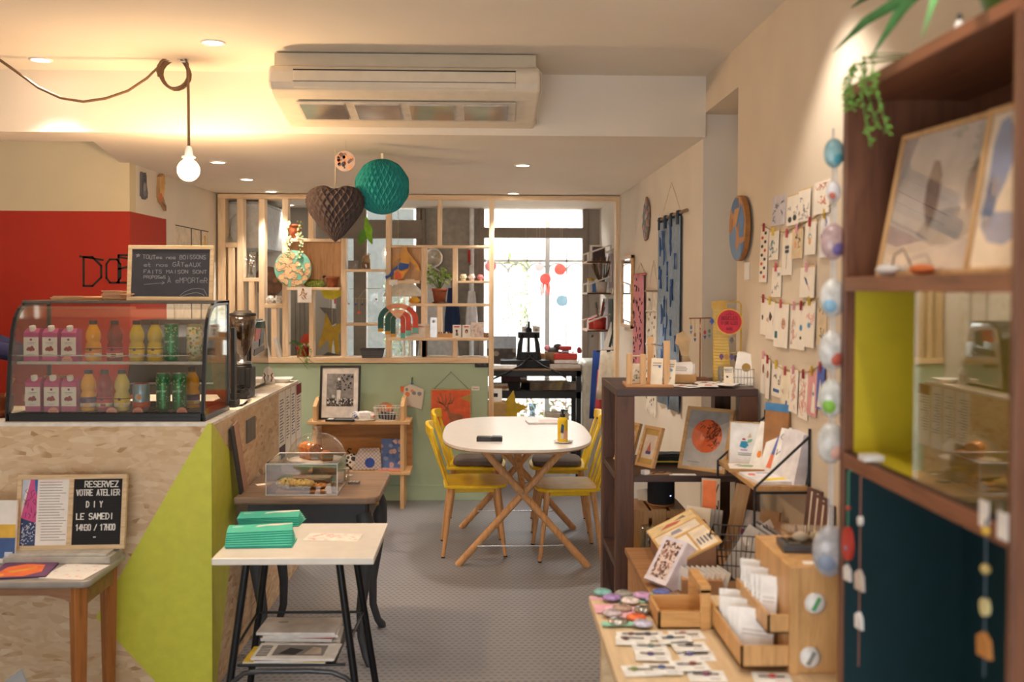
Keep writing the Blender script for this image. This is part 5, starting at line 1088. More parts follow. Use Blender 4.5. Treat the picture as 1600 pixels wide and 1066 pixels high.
for i, (dx, w_, c_) in enumerate(((0,.24, '#b9a58a'),(.0,.22, '#8f7a62'),(.01,.2, '#c4b8a6'))): blk('small_box', 'tan box, %s of the stack of three below the right of the bench' % ('lowest', 'middle one', 'topmost')[i], 'box', 870,8.45,.4006 + i*.061, w_, .16,.06, c_, group='boxes below the bench')
mb = MB(); mb.ell((0,0,.04),.17,.1,.05, P('#f2f0ee', .9)); solo('white_bundle', 'crumpled white cloth bundle below the workbench', 'cloth', mb, (bx(812,8.42),8.42,.393))
# ---------------------------------------------------------------- back room right wall: shelves, strings of pictures, aprons, fridge
t = None
def wshelf(y0, z_, lb):
    t = thing('house_shelf', lb, 'wall shelf', (XR, y0, z_),0, 'small white-edged wall shelves')
    WD = P('#e9e1d6', .5)
    mb = MB(); mb.box(-.20,0,-.22,.22,0,.014, WOOD('#c79c70', '#a87c50', 'y', .5)); mk('board', mb, t, .001)
    for y in (-.22,.205):
        mb = MB(); mb.prism([(-.20,0),(-.185,0),(-.185,.075),(-.012,.14),(-.012,.012),(-.185,.012),(-.185,0),(0,0),(0,.155),(-.2,.085)], y, y + .015, WD); mk('end_frame', mb, t)
    return t
ys = 8.35
for i, py in enumerate((412,460,517)):
    z_ = PY(930, py, ys).z
    wshelf(ys, z_, 'white-edged wooden wall shelf by the back window, %s of three' % ('top', 'middle', 'bottom')[i])
z1, z2, z3 = [PY(930, py, ys).z + .0145 for py in (412,460,517)]
shx = XR - .1
blk_ = lambda nm, lb, cat, y, z_, W_, D_, H_, col: solo(nm, lb, cat, MB().box(-W_/2, W_/2,-D_/2, D_/2,0, H_, P(col, .7)),(shx, y, z_),0, None, .003)
mb = MB(); mb.box(-.05,.05,-.004,.004,0,.14, PAPER); mb.text('L', -.02,.075,.05, INK, .008,-.006,-.004); mb.text('G', -.02,.015,.05, INK, .008,-.006,-.004); solo('letter_card', 'white card with two black letters on the top wall shelf', 'card', mb, (shx - .02,8.3, z1),(R(-6),0, R(-30)))
blk_('camera', 'small black camera on the top wall shelf', 'camera', 8.46, z1,.08,.1,.07, '#222224'); blk_('wooden_block', 'dark brown box on the top wall shelf near the corner', 'box', 8.21, z1,.1,.06,.12, '#4a3a38')
mb = MB(); mb.lathe([(.001,0),(.04,0),(.05,.09),(.045,.09),(.036,.01),(.001,.01)], P('#d8cdc2', .7),14)
rg = random.Random(3)
for k in range(22): a = rg.uniform(0,6.28); mb.tube([(0,0,.06),(.05*math.cos(a),.05*math.sin(a),.15),(.08*math.cos(a),.1*math.sin(a), rg.uniform(.2,.3))], .004, P(rg.choice(['#6a4a3a', '#84604a', '#5a4a30']),.8),5)
solo('dried_plant', 'pot of dried brown grasses on the middle wall shelf', 'plant', mb, (shx + .03,8.23, z2))
mb = MB(); mb.cyl((0,0,0),(0,0,.09),.032,.036, P('#3a6aa8', .5),14); solo('blue_mug', 'blue mug on the middle wall shelf', 'mug', mb, (shx, 8.38, z2)); mb = MB(); mb.cyl((0,0,0),(0,0,.1),.03,.03, P('#d9d2c6', .4),12); mb.cyl((0,0,.1),(0,0,.12),.032,.032, P('#c9a23a', .4,.5),12); solo('jar', 'gold-lidded pale jar on the middle wall shelf', 'jar', mb, (shx - .03,8.48, z2))
mb = MB(); mb.lathe([(.001,0),(.05,0),(.055,.1),(.05,.1),(.045,.01),(.001,.01)], P('#c23a30', .5),16)
for k in range(9): a = rg.uniform(0,6.28); mb.tube([(0,0,.05),(.04*math.cos(a),.05*math.sin(a), rg.uniform(.18,.26))], .006, P(rg.choice(['#8a8480', '#b83a34', '#5a6a58']),.6),5)
solo('red_tool_pot', 'red pot of tools on the bottom wall shelf', 'pot', mb, (shx + .02,8.25, z3)); blk_('red_book', 'dark red book lying on the bottom wall shelf', 'book', 8.46, z3,.12,.12,.025, '#6a2420')
mb = MB(); mb.push(Matrix.Translation((0,0,.03))); mb.prism([(-.05,0),(.05,0),(.06,.07),(.03,.11),(-.05,.08)], -.04,.04, P('#d04438', .5)); mb.pop(); solo('red_toy', 'red angular box standing on the bottom wall shelf', 'box', mb, (shx - .02,8.36, z3 - .03))
# strings of small pictures hung on the right wall beside the doorway
for r_, (py0, py1, lb) in enumerate(((385,450, 'upper'),(455,560, 'lower'))):
    a, b = PX(941,400, XR), PX(958,400, XR)
    for k in range(3):
        px = 944 + k*6; p = PX(px, py0 + 12, XR); q_ = PX(px, py1, XR)
        mb = MB(); mb.box(-.10,.10,-.006,0,0, p.z - q_.z, (P('#4c5a4a', .7), P('#e6e2da', .7), P('#a89aa0', .7))[(k + r_) % 3]); mb.box(-.07,.07,-.007,-.006,.05,(p.z - q_.z)*.7,(P('#2e3a30', .7), P('#8a8f94', .7), P('#d9cfd0', .7))[(k + r_) % 3])
        solo('hanging_print', '%s print on the %s string beside the doorway' % (('green', 'white', 'mauve')[(k + r_) % 3], lb), 'print', mb, (XR - .004, p.y, q_.z), FACE_AISLE_R, 'prints strung beside the doorway')
    p0, p1 = PX(940, py0, XR), PX(960, py0 + 4, XR); mb = MB(); mb.tube([(XR - .008, p0.y, p0.z),(XR - .012,(p0.y + p1.y)/2,(p0.z + p1.z)/2 - .04),(XR - .008, p1.y, p1.z)], .004, STRING, 5); solo('picture_string', '%s string of prints on the wall beside the doorway' % lb, 'string', mb)
# coat hook and aprons
p = PX(944,548, XR)
for i, (nm, col, px, py0, py1, w_, lb) in enumerate((('apron', '#2a4a94', 934,548,655,.13, 'blue apron hanging by the doorway'),('apron', '#c8505a', 941,578,652,.12, 'red apron between the blue and the cream ones'),('apron', '#ded6c4', 950,548,625,.2, 'cream canvas apron hanging nearest the partition'))):
    Y_ = 7.95 - i*.1; a, b = PY(px, py0, Y_), PY(px, py1, Y_); hh = a.z - b.z
    mb = MB(); n = 9; vs = []
    for k in range(n):
        u = k/(n - 1);
        for j in range(5): v_ = j/4; vs.append(((u - .5)*w_*(.6 + .4*v_),.018*math.sin(u*14 + i)*v_ - .0, hh*(1 - v_)))
    fs = [(k*5+j, k*5+j+1,(k+1)*5+j+1,(k+1)*5+j) for k in range(n-1) for j in range(4)]; m2 = P(col, .9)
    mb.add(vs, fs, m2, True); o = solo(nm, lb, 'apron', mb, (a.x, Y_, b.z), R(-20), 'aprons by the doorway'); s_ = o.modifiers.new('cloth', 'SOLIDIFY'); s_.thickness = .008
mb = MB(); mb.cyl((0,0,0),(-.05,0,.01),.008,.01, BLACK, 8); solo('round_hook', 'small black knob on the wall right of the back window', 'knob', mb, (W1b + .05, YW - .001, PY(921,526, YW).z), R(90))
t = thing('coat_hooks', 'row of small black coat hooks on the right wall holding the aprons', 'coat hooks', (XR, 7.84, PY(941,552,7.85).z))
for i, (px, py) in enumerate(((934,548),(941,578),(950,548))):
    Y_ = 7.95 - i*.1; a = PY(px, py, Y_); mb = MB(); mb.cyl((0, Y_ - 7.84, a.z - t.location.z),(a.x - XR - .01, Y_ - 7.84, a.z - t.location.z - .004),.007,.007, BLACK, 8); mk('hook', mb, t)
mb = MB(); mb.prism([(-.03,0),(.05,.02),(.10,.24),(.04,.26),(-.01,.1)], -.004,0, PAPER); mb.ribbon([(.03,.06),(.05,.14),(.07,.2)], .02,-.005,-.004, INK); solo('bag_print', 'cream paper with black script sticking up behind the aprons', 'print', mb, (PY(947,551,8.0).x, 8.0, PY(950,553,8.0).z),(R(-6),0,0))
mb = MB(); mb.box(-.02,.165,-.2,.3,0, PY(910,563,8.5).z, P('#bdb9ac', .4)); solo('small_fridge', 'pale grey rounded fridge right of the workbench', 'fridge', mb, (PY(907,563,8.4).x + .03,8.5,0),0, None, .03)
# left part of the back room seen through the partition
p = PX(355,330, XL)
mb = MB(); a, b = PX(370,360, XL + .02), None
mb.box(0,.30,-.42,.42,0,.36, P('#dfe3e6', .5)); mb.box(-.0,.304,-.424,.424,.345,.365, P('#b9bdc0', .5)); solo('wall_cupboard', 'white wall cupboard high on the left wall of the back room', 'cupboard', mb, (XL, 8.3, PY(400,388,7.9).z),0, None, .004)
mb = MB(); mb.disc(0,0,.135,-.012,0, SPECKLE('#5a3c28', ['#8a5a34', '#6d4830', '#a06a3c'], 14),36); p = PY(420,440, YW); solo('brown_wall_disc', 'dark brown round wall piece behind the partition studs', 'wall decoration', mb, (p.x, YW, p.z))
p = PX(384,440, XL); t = frame_obj('botanical_picture', 'pink-framed botanical print on the left wall of the back room', 'framed picture', (XL + .016,8.35, PX(384,460, XL).z), FACE_AISLE_L, .16,.22,.012, P('#c98f78', .6), lambda mb, x0, x1, z0, z1, y: mb.disc((x0 + x1)/2,(z0 + z1)/2,.04, y - .001, y, P('#b9b0b8', .8),14),.016)
# plank cupboard doors, poster and hooks on the back wall
PLK = P('#857b6f', .6, var=.03)
mb = MB(); a, b = PY(455,480, YW - .02), PY(483,480, YW - .02)
for k in range(4): u0, u1 = a.x + (b.x - a.x)*k/4, a.x + (b.x - a.x)*(k + .94)/4; mb.box(u0, u1, YW - .025, YW - .001,0, PY(460,450, YW).z, PLK)
struct('door_1', mb, .002, 'grey plank cupboard door')
mb = MB(); a, b = PY(516,480,8.9), PY(536,480,8.9); mb.box(0, b.x - a.x, -.006,0,0,.95, P('#eef0f4', .7))
rg = random.Random(2)
for k in range(9):
    for j in range(3): mb.box(.012 + j*.03,.035 + j*.03,-.007,-.006,.25 + k*.028,.27 + k*.028, P('#c9cfd6', .7))
mb.box(.02,.045,-.007,-.006,.62,.70, P('#d05060', .6)); solo('wall_planner', 'white planner sheet with a red note seen through the partition', 'planner', mb, (a.x, 8.9, PY(520,566,8.9).z - .1), R(0)); bpy.data.objects['wall_planner'].location.y = YW - .001
pp = PY(737,420, YW - .03); mb = MB(); mb.cyl((pp.x, YW - .04,0),(pp.x, YW - .04, ZL),.022,.022, P('#e8eaec', .3),12); solo('white_pipe', 'white vertical pipe left of the tall back window', 'pipe', mb)
mb = MB(); mb.push(Matrix.Rotation(PI/2,4, 'X')); mb.lathe([(.001,.0),(.08,.0),(.095,.018),(.088,.03),(.07,.02),(.001,.014)], P('#c4c2be', .2,.9),28); mb.pop(); p = PY(695,452, YW); p = PY(676,453, YW)
zz = PY(677,403, YW).z; o = solo('round_metal_lid', 'round shiny metal dish hung on the back wall above the hanger', 'dish', mb, (PY(677,403, YW).x, YW - .001, zz))
mb = MB(); mb.tube([(0,0,.06),(.02,0,.085),(0,0,.10),(-.012,0,.09)], .004, STEEL, 6); mb.tube([(0,0,.06),(-.13,0,-.02),(.13,0,-.02),(0,0,.06)], .008, P('#e6e2da', .5),6); solo('coat_hanger', 'white coat hanger on the back wall under the round dish', 'hanger', mb, (PY(677,425, YW).x, YW - .03, PY(677,428, YW).z))
def drape(nm, lb, col, px, py0, py1, w_, cat, Y_=YW - .045, wav=.012):
    a, b = PY(px, py0, Y_), PY(px, py1, Y_); hh = a.z - b.z; mb = MB(); n = 11; vs = []
    for k in range(n):
        u = k/(n-1)
        for j in range(6): v_ = j/5; vs.append(((u - .5)*w_*(.55 + .45*min(1, v_*1.6)),-wav*math.sin(u*17)*v_ - .004, hh*(1 - v_)))
    fs = [(k*6+j, k*6+j+1,(k+1)*6+j+1,(k+1)*6+j) for k in range(n-1) for j in range(5)]; mb.add(vs, fs, P(col, .9), True)
    o = solo(nm, lb, cat, mb, (a.x, Y_, b.z)); s_ = o.modifiers.new('cloth', 'SOLIDIFY'); s_.thickness = .01
drape('white_coat', 'white coat hanging on the back wall behind the partition shelves', '#dcdde2', 685,430,640,.38, 'coat'); drape('blue_scarf', 'dark blue scarf hanging beside the white coat', '#24345c', 707,450,530,.14, 'scarf', YW - .075); drape('white_towel', 'white towel hanging on the white pipe', '#e6e8ee', 737,455,520,.11, 'towel', YW - .09)
t = thing('wall_tap', 'chrome tap with a red lever on the white pipe', 'tap', (PY(733,402, YW - .09).x, YW - .08, PY(733,412, YW).z)); mb = MB(); mb.tube([(0,.02,0),(0,-.03,0),(.02,-.06,-.02)], .012, CHROME, 8); mk('body', mb, t); mb = MB(); mb.bar((0,-.01,.01),(-.0,-.02,.12),.025,.02, RED); mk('lever', mb, t)
# desk along the partition in the back room, lamp and papers
mb = MB(); mb.box(-1.35,-.06, YP + .12,8.3,.985,1.01, P('#d9d2c6', .5)); mb.box(-1.3,-1.25, YP + .14, YP + .19,0,.985, WHITE); mb.box(-.16,-.11, YP + .14, YP + .19,0,.985, WHITE); mb.box(-1.3,-1.25,8.2,8.25,0,.985, WHITE); mb.box(-.16,-.11,8.2,8.25,0,.985, WHITE); solo('back_desk', 'pale work desk behind the wooden partition', 'desk', mb)
lx_ = PY(636,520,7.95).x
t = thing('desk_lamp', 'white desk lamp with a conical shade behind the partition', 'lamp', (lx_, 7.95,1.01))
mb = MB(); mb.cyl((0,0,0),(0,0,.015),.09,.085, WHITE, 20); mk('base', mb, t); mb = MB(); mb.cyl((-.02,0,.015),(-.02,0,.66),.008,.008, WHITE, 8); mb.cyl((.02,0,.015),(.02,0,.64),.008,.008, WHITE, 8); mb.cyl((.04,0,.015),(.04,0,.3),.006,.006, STEEL, 8); mk('stem', mb, t)
mb = MB(); mb.lathe([(.03,.69),(.04,.69),(.165,.58),(.17,.56),(.163,.56)], P('#f4f0e8', .5),24,(-.02,0,0)); mb.lathe([(.001,.7),(.03,.7),(.03,.68)], WHITE, 16,(-.02,0,0)); mk('shade', mb, t); mb = MB(); mb.ell((-.02,0,.60),.03,.03,.035, GLOW('#ffe6c0', 5),12,8); mk('bulb', mb, t)
for i, (px, w_, h_, c_, lb) in enumerate(((618,.14,.05, '#e8d2a8', 'cream'),(630,.2,.03, '#efe9de', 'white'),(655,.12,.04, '#ddd2c4', 'grey'))): blk('desk_papers', '%s stack of papers on the desk behind the partition' % lb, 'paper stack', px, 7.95 - .0 + (.14 if i == 1 else -.02),1.0106, w_, .14, h_, c_, group='papers on the desk')
mb = MB(); mb.tube([(-.14,0,0),(-.05,.02,.05),(.05,0,.03),(.14,.02,.01)], [.03,.04,.035,.02], P('#4c4a48', .9),8); solo('dark_cloth', 'crumpled dark cloth on the desk behind the partition', 'cloth', mb, (PY(505,555,7.85).x, 7.87,1.04)); bpy.data.objects['dark_cloth'].location.x = max(bpy.data.objects['dark_cloth'].location.x, -1.18)
# flat mustard and grey shapes of a mobile behind the opening with the white planner
for nm, col, poly, px, py, Y_, lb in (('mobile_shape', '#b59a2e', [(-.05,.16),(.0,.05),(.1,.09),(.05,-.02),(.06,-.14),(.03,-.22),(.01,-.05),(-.02,-.22),(-.03,-.05),(-.12,-.14),(-.07,.03)], 519,520,7.9, 'mustard pointed cut-out hanging behind the partition'),('mobile_shape', '#dcd22e', [(-.10,.05),(.08,.06),(.1,.01),(.0,-.04),(-.07,-.02)], 520,461,7.95, 'bright yellow cut-out hanging behind the partition'),('mobile_shape', '#6d6c70', [(-.08,.06),(.05,.05),(.06,-.06),(.0,-.1),(-.03,.0)], 515,492,8.0, 'grey cut-out hanging behind the partition')):
    c = PY(px, py, Y_); mb = MB(); mb.prism(poly, -.003,.003, P(col, .6)); mb.tube([(0,0,.05),(0,0, ZL - c.z)], .0012, STRING, 4); solo(nm, lb, 'hanging decoration', mb, c, 0, 'mobile shapes behind the partition')
# ---------------------------------------------------------------- courtyard climbers and paper lanterns at the tall window
def lantern(px, py, Y_, r, col, lb, tent=False):
    c = PY(px, py, Y_); t = thing('paper_lantern', lb, 'paper lantern', c, 0, 'paper lanterns at the tall window'); m = THINPAPER(col)
    mb = MB(); n = 20; pr = [(r*math.sin(R(a))*(1 + (.02 if k % 2 else -.01)), r*math.cos(R(a))) for k, a in enumerate(range(12,169,6))]; mb.lathe(pr, m, 24); mk('shade', mb, t)
    mb = MB(); mb.tube([(0,0, r*.97),(0,0, ZL - c.z)], .0012, STRING, 4); mk('string', mb, t)
    if tent:
        mb = MB()
        for k in range(6): a = k; x, y = .03*math.cos(a*1.05),.03*math.sin(a*1.05); mb.tube([(x, y, -r*.9),(x*1.4, y*1.4,-r*1.6),(x*1.0 + .008*math.sin(a*3), y, -r*3.0 + .02*(a % 3))], .007, THINPAPER('#ffc0b8'),5)
        mk('tentacles', mb, t)
lantern(852,436,8.88,.05, '#ffa79f', 'coral jellyfish paper lantern with trailing strips at the window', True); lantern(875,421,8.9,.052, '#ffb0a6', 'round coral paper lantern right of the jellyfish lantern'); lantern(843,417,8.92,.042, '#fbeeee', 'small pale pink paper lantern left of the coral one'); lantern(878,470,8.78,.05, '#d6f0fa', 'pale blue paper lantern low at the window')
p = PY(765,420,8.9); lantern(767,416,8.9,.05, '#fbc8cc', 'pink paper lantern half hidden by the partition door post')
for i, (px, py, Y_) in enumerate(((821,516,8.95),(838,516,8.95))):
    c = PY(px, py, Y_); mb = MB(); mb.box(-.034,.034,-.003,0,-.035,.035, P('#d9d4ca', .6)); mb.disc(0,0,.014,-.004,-.003, P('#8a8f88', .6),12); mb.tube([(0,0,.035),(0,0, ZL - c.z)], .001, STRING, 4); solo('small_window_tile', 'small square tile hanging at the window, %s one' % ('left' if i == 0 else 'right'), 'hanging tile', mb, c, 0, 'tiles at the window')
def climber(px0, px1, py0, py1, Y_, n, seed, lb, mats=(GREEN, DKGREEN)):
    rg = random.Random(seed); a, b = PY(px0, py0, Y_), PY(px1, py1, Y_); mb = MB()
    cx = (a.x + b.x)/2; w_ = abs(b.x - a.x)
    stem = [(cx + w_*.2*math.sin(k*.9), Y_, a.z + (b.z - a.z)*k/10) for k in range(11)]; mb.tube(stem, .004, P('#6a5a40', .8),5)
    for k in range(n):
        x, z_ = rg.uniform(min(a.x, b.x), max(a.x, b.x)), rg.uniform(b.z, a.z); an = rg.uniform(0,6.28); s = rg.uniform(.012,.03); dx, dz = math.cos(an)*s, math.sin(an)*s; y = Y_ + rg.uniform(-.05,.05)
        mb.add([(x - dx, y, z_ - dz),(x - dz*.4, y - .01, z_ + dx*.4),(x + dx, y + .01, z_ + dz),(x + dz*.4, y + .006, z_ - dx*.4)], [(0,1,2,3)], rg.choice(mats))
    return solo('climbing_plant', lb, 'plant', mb)
PG, PG2 = P('#a9c07a', .7, var=.2, scale=60), P('#8fae62', .7, var=.2, scale=60)
climber(786,806,395,500,9.7,90,1, 'leafy climber hanging outside the left of the tall window', (PG, PG2)); climber(812,829,405,510,9.75,110,2, 'second leafy climber hanging outside the tall window', (PG, PG2))
climber(765,830,408,414,9.7,50,3, 'horizontal climber along the grille bar outside the window', (PG, PG2)); climber(598,642,430,565,9.9,260,4, 'bushy green shrub outside the window behind the partition', (P('#7f8f6a', .7, var=.2, scale=60), P('#94a080', .7, var=.2, scale=60)))
climber(800,905,625,655,9.8,220,5, 'low courtyard shrubs seen under the workbench', (P('#8a9a5a', .7, var=.2, scale=60), P('#b08a80', .7, var=.2, scale=60)))
# ---------------------------------------------------------------- dark stained open shelf unit on the right
DY0, DY1 = 3.70,4.18
dxa, dxb = PY(963,700, DY0).x, XR - .012
dz = lambda py: PY(1080, py, DY0).z
DT, DM, DL = dz(608), dz(744),.60
PW = .068
t = thing('dark_shelf_unit', 'dark stained open wooden shelf unit standing against the right wall', 'shelf unit', (0,0,0))
for x0, x1 in ((dxa, dxa + PW),(dxb - PW, dxb)):
    for y0, y1 in ((DY0, DY0 + .05),(DY1 - .07, DY1)): mb = MB(); mb.box(x0, x1, y0, y1,0, DT - .028, WALNUT); mk('post', mb, t, .003)
for z_, th in ((DT, .028),(DM, .024),(DL, .024)):
    mb = MB(); mb.box(dxa - .0 if z_ == DT else dxa + .002, dxb, DY0 + (0 if z_ == DT else .004), DY1, z_ - th, z_, WALNUTX); mk('shelf', mb, t, .002)
# on top
zt = DT + .0004
t = thing('peg_stand', 'light wooden earring stand with four upright pegs on top of the dark shelf', 'stand', (PZ(1015,604, zt).x, DY0 + .10, zt), R(-3))
LW = WOOD('#dcae7a', '#c8935a', 'z', .5,2)
mb = MB(); mb.box(-.095,.085,-.06,.09,0,.012, WOOD('#cc9561', '#b67d48', 'x', .5,2)); mk('base', mb, t, .002)
for x, y, h_ in ((-.08,-.035,.115),(-.03,-.05,.115),(.012,.07,.175),(.06,-.045,.165)): mb = MB(); mb.box(x - .011, x + .011, y - .011, y + .011,.012,.012 + h_, LW); mk('peg', mb, t, .001)
mb = MB(); mb.tube([(-.08,-.03,.118),(-.03,-.045,.12)], .003, STRING, 5); mb.tube([(.012,.065,.16),(.06,-.04,.155)], .002, STEEL, 5); mk('cross_wire', mb, t)
pgx, pgy = t.location.x, t.location.y
rg = random.Random(21)
def smallcard(nm, lb, cat, loc, rot, W_, H_, art, paper=None, th=.0016, group=None):
    mb = MB(); mb.box(-W_/2, W_/2,0, th, 0, H_, paper or CREAM); art(mb, W_, H_) if art else None
    return solo(nm, lb, cat, mb, loc, rot, group)
def a_motif(cols, seed):
    def f(mb, W_, H_):
        rg = random.Random(seed)
        for c in cols:
            x, z_ = rg.uniform(-.25,.25)*W_, rg.uniform(.25,.7)*H_; s = rg.uniform(.12,.2)*min(W_, H_)
            mb.prism([(x + s*rg.uniform(.6,1.2)*math.cos(k*1.05), z_ + s*rg.uniform(.6,1.2)*math.sin(k*1.05)) for k in range(6)], -.0008,0, P(c, .7))
    return f
def a_text(n=4, c=None, top=.8):
    def f(mb, W_, H_):
        rg = random.Random(n)
        for k in range(n): l = rg.uniform(.4,.75)*W_; mb.box(-l/2, l/2,-.0006,0, H_*(top - k*.09), H_*(top - k*.09 + .03), c or TXT)
    return f
def a_scrib(col, seed, n=5, w=.0018, box=(-.36,.36,.15,.85)):
    def f(mb, W_, H_):
        rg = random.Random(seed)
        for _ in range(n):
            x, z_ = rg.uniform(box[0], box[1])*W_, rg.uniform(box[2], box[3])*H_; pts = [(x, z_)]
            for k in range(4): x = min(max(x + rg.uniform(-.2,.2)*W_, -.42*W_),.42*W_); z_ = min(max(z_ + rg.uniform(-.14,.14)*H_, .08*H_),.92*H_); pts.append((x, z_))
            mb.ribbon(pts, w, -.0007,0, P(col, .7))
    return f
def a_both(*fs):
    def f(mb, W_, H_):
        for g in fs: g(mb, W_, H_)
    return f
smallcard('earring_card', 'cream earring card with a blue charm leaning in the peg stand', 'card', (pgx + .018, pgy - .05, zt + .0125),(R(-14),0, R(-20)),.045,.10, a_both(a_motif(['#2f6aa8'], 2), a_text(2)))
smallcard('earring_card', 'cream earring card with a pale charm leaning in front of the tall peg', 'card', (pgx + .066, pgy - .062, zt + .0125),(R(-14),0, R(-24)),.04,.095, a_both(a_motif(['#7d9dc0', '#9aa0a4'], 5), a_text(2)))
smallcard('earring_card', 'cream earring card behind the short left pegs', 'card', (pgx - .05, pgy - .01, zt + .0125),(R(-8),0, R(-10)),.05,.075, a_scrib('#5a7050', 4))
t = thing('card_box', 'small kraft box filled with pale cards beside the peg stand', 'box of cards', (PZ(1060,596, zt).x, DY0 + .26, zt), R(-8))
mb = MB(); w_, d_, h_ = .12,.08,.035
for a in ((-w_/2, w_/2,-d_/2,-d_/2 + .004),(-w_/2, w_/2, d_/2 - .004, d_/2),(-w_/2,-w_/2 + .004,-d_/2, d_/2),(w_/2 - .004, w_/2,-d_/2, d_/2)): mb.box(*a, 0, h_, KRAFT)
mb.box(-w_/2, w_/2,-d_/2, d_/2,0,.003, KRAFT); mk('box', mb, t)
cx_, cy_ = t.location.x, t.location.y
for i in range(5): smallcard('pale_card', 'pale card standing in the small kraft box', 'card', (cx_ + rg.uniform(-.012,.012), cy_ - .025 + i*.012, zt + .0032),(R(-12), R(rg.uniform(-4,4)), R(-8)),.1,.07 + rg.uniform(-.006,.01), a_text(3), PAPER, group='cards in the kraft box')
# loose cards lying on the top
spots = [(1065,603,20, '#b8583a', 'reddish'),(1083,606,-15, '#3a4a6a', 'navy'),(1100,600,25, '#8a6a50', 'brown'),(1112,608,32, '#c8646a', 'rose'),(1128,602,-10, '#6a7a8a', 'slate'),(1143,608,12, '#d9d2cc', 'plain'),(1150,600,5, '#4a5a50', 'green')]
for i, (px, py, rz, c_, nm) in enumerate(spots):
    p = PZ(px, py, zt); mb = MB(); mb.box(-.035,.035,-.05,.05,0,.0012, PAPER)
    mb.prism([(-.015,-.02),(.01,-.025),(.018,.01),(-.005,.02)], .0012,.0018, P(c_, .7), 'z')
    solo('pin_card', 'white pin card with %s motif lying on top of the dark shelf' % nm, 'card', mb, (p.x, min(max(p.y, DY0 + .06), DY1 - .06), zt + .0004 + i*.0022), R(rz - 40), 'pin cards on the dark shelf')
# little jewellery tree
jx, jy = PZ(1087,594, zt).x, 3.98
t = thing('jewellery_tree', 'small T-shaped jewellery stand with hanging earrings on the dark shelf', 'jewellery stand', (jx, jy, zt)); BZ = P('#8a5a3c', .5,.3)
mb = MB(); mb.box(-.03,.03,-.03,.03,0,.018, WOOD('#7a4a30', '#5c3522', 'x', .5)); mk('base', mb, t, .002)
mb = MB(); mb.cyl((0,0,.018),(0,0,.255),.003,.003, BZ, 8); mb.tube([(-.045,0,.256),(.045,0,.258)], .003, BZ, 6); mk('stand', mb, t)
for i, (x, l, c_) in enumerate(((-.038,.03, '#6a7a9a'),(-.022,.06, '#8a6a4a'),(.0,.025, '#c8a080'),(.018,.05, '#b02a44'),(.036,.045, '#6a8a78'))):
    mb = MB(); mb.tube([(x, 0,.256),(x, -.004,.256 - l)], .001, BRASS, 4); mb.ell((x, -.004,.25 - l),.005,.003,.009, P(c_, .4),8,6); mb.prism([(x - .006,.236 - l),(x + .006,.236 - l),(x, .222 - l)], -.006,-.002, P('#3a4a8a' if i % 2 else c_, .5)); mk('earring', mb, t)
mb = MB(); mb.prism([(-.04,.10),(-.01,.105),(-.005,.17),(-.03,.2),(-.06,.19),(-.065,.15),(-.05,.14)], .02,.024, P('#d9b98a', .6)); mb.prism([(-.035,.06),(.0,.03),(.008,.06),(-.01,.1),(-.03,.1)], .02,.024, P('#cfae80', .6)); mb.box(-.05,-.03,.02,.024,.0,.012, BZ); mb.tube([(-.04,.022,.01),(-.04,.022,.1)], .002, BZ, 5)
solo('wooden_cutout_branch', 'pale wooden cut-out branch standing left of the jewellery tree', 'ornament', mb, (jx - .02, jy + .06, zt),0)
# gold display frame with the red round sign
gx0, gy0 = PZ(1133,598, zt).x, 3.93
t = thing('gold_display_stand', 'gold wire display stand with a woven gold strip on the dark shelf', 'stand', (gx0, gy0, zt), R(-12))
GLD = P('#c9a43f', .4,.7); mb = MB(); s_ = 1/395
mb.tube([(-.05,0,.0),(-.05,0,.31),(-.04,0,.325),(.045,0,.325),(.055,0,.315),(.055,0,.0)], .0032, GLD, 6); mb.tube([(-.05,0,.003),(-.05,.07,.003),(.055,.07,.003),(.055,0,.003)], .003, GLD, 6); mb.tube([(-.05,0,.12),(.055,0,.12)], .002, GLD, 5); mk('wire_frame', mb, t)
mb = MB(); n = 26
for k in range(n): z0_, z1_ = .0 + .32*k/n, .0 + .32*(k + .86)/n; sh = .02*(1 - k/n); mb.box(-.055 + sh*.4,-.002 + sh, -.005,.0, z0_, z1_, P('#d0aa4c', .5,.2))
mb.box(-.06,-.0,-.006,-.005,.295,.325, P('#c79c3a', .5)); mk('woven_strip', mb, t)
for i, (x, z_, c_) in enumerate(((-.058,.245, '#2f4a9a'),(.02,.17, '#6a5a58'),(-.02,.105, '#6a3a78'),(.0,.105, '#b8823a'),(.02,.105, '#5a4a80'),(.035,.10, '#4a3a3a'))): mb = MB(); mb.prism([(x - .009, z_),(x, z_ - .014),(x + .009, z_),(x + .004, z_ + .012),(x - .004, z_ + .012)], -.009,-.005, P(c_, .5)); mk('earring', mb, t)
t2 = thing('round_red_sign', 'round red sign with dark handwriting and a gold rim on the gold stand', 'sign', (PY(1140,505,3.90).x, 3.905, PY(1140,503,3.90).z), R(-8))
mb = MB(); mb.disc(0,0,.052,-.004,.004, P('#d0a03c', .4,.5),40); mk('rim', mb, t2)
mb = MB(); mb.disc(0,0,.047,-.006,-.004, P('#c4283c', .6),40); mk('face', mb, t2)
mb = MB(); DK = P('#5a1420', .7); rgt = random.Random(1); mb.text('BOUCLES', 0,.008,.013, DK, .0016,-.0066,-.006, width=.06, center=True, rng=rgt); mb.text("D'OREILLES", 0,-.011,.012, DK, .0014,-.0066,-.006, width=.062, center=True, rng=rgt); mb.text('44\u20ac', 0,-.033,.011, DK, .0014,-.0066,-.006, center=True); mb.ribbon([(-.016,.03),(-.006,.028),(0,.036),(.006,.028),(.016,.03)], .0014,-.0066,-.006, DK); mk('lettering', mb, t2)
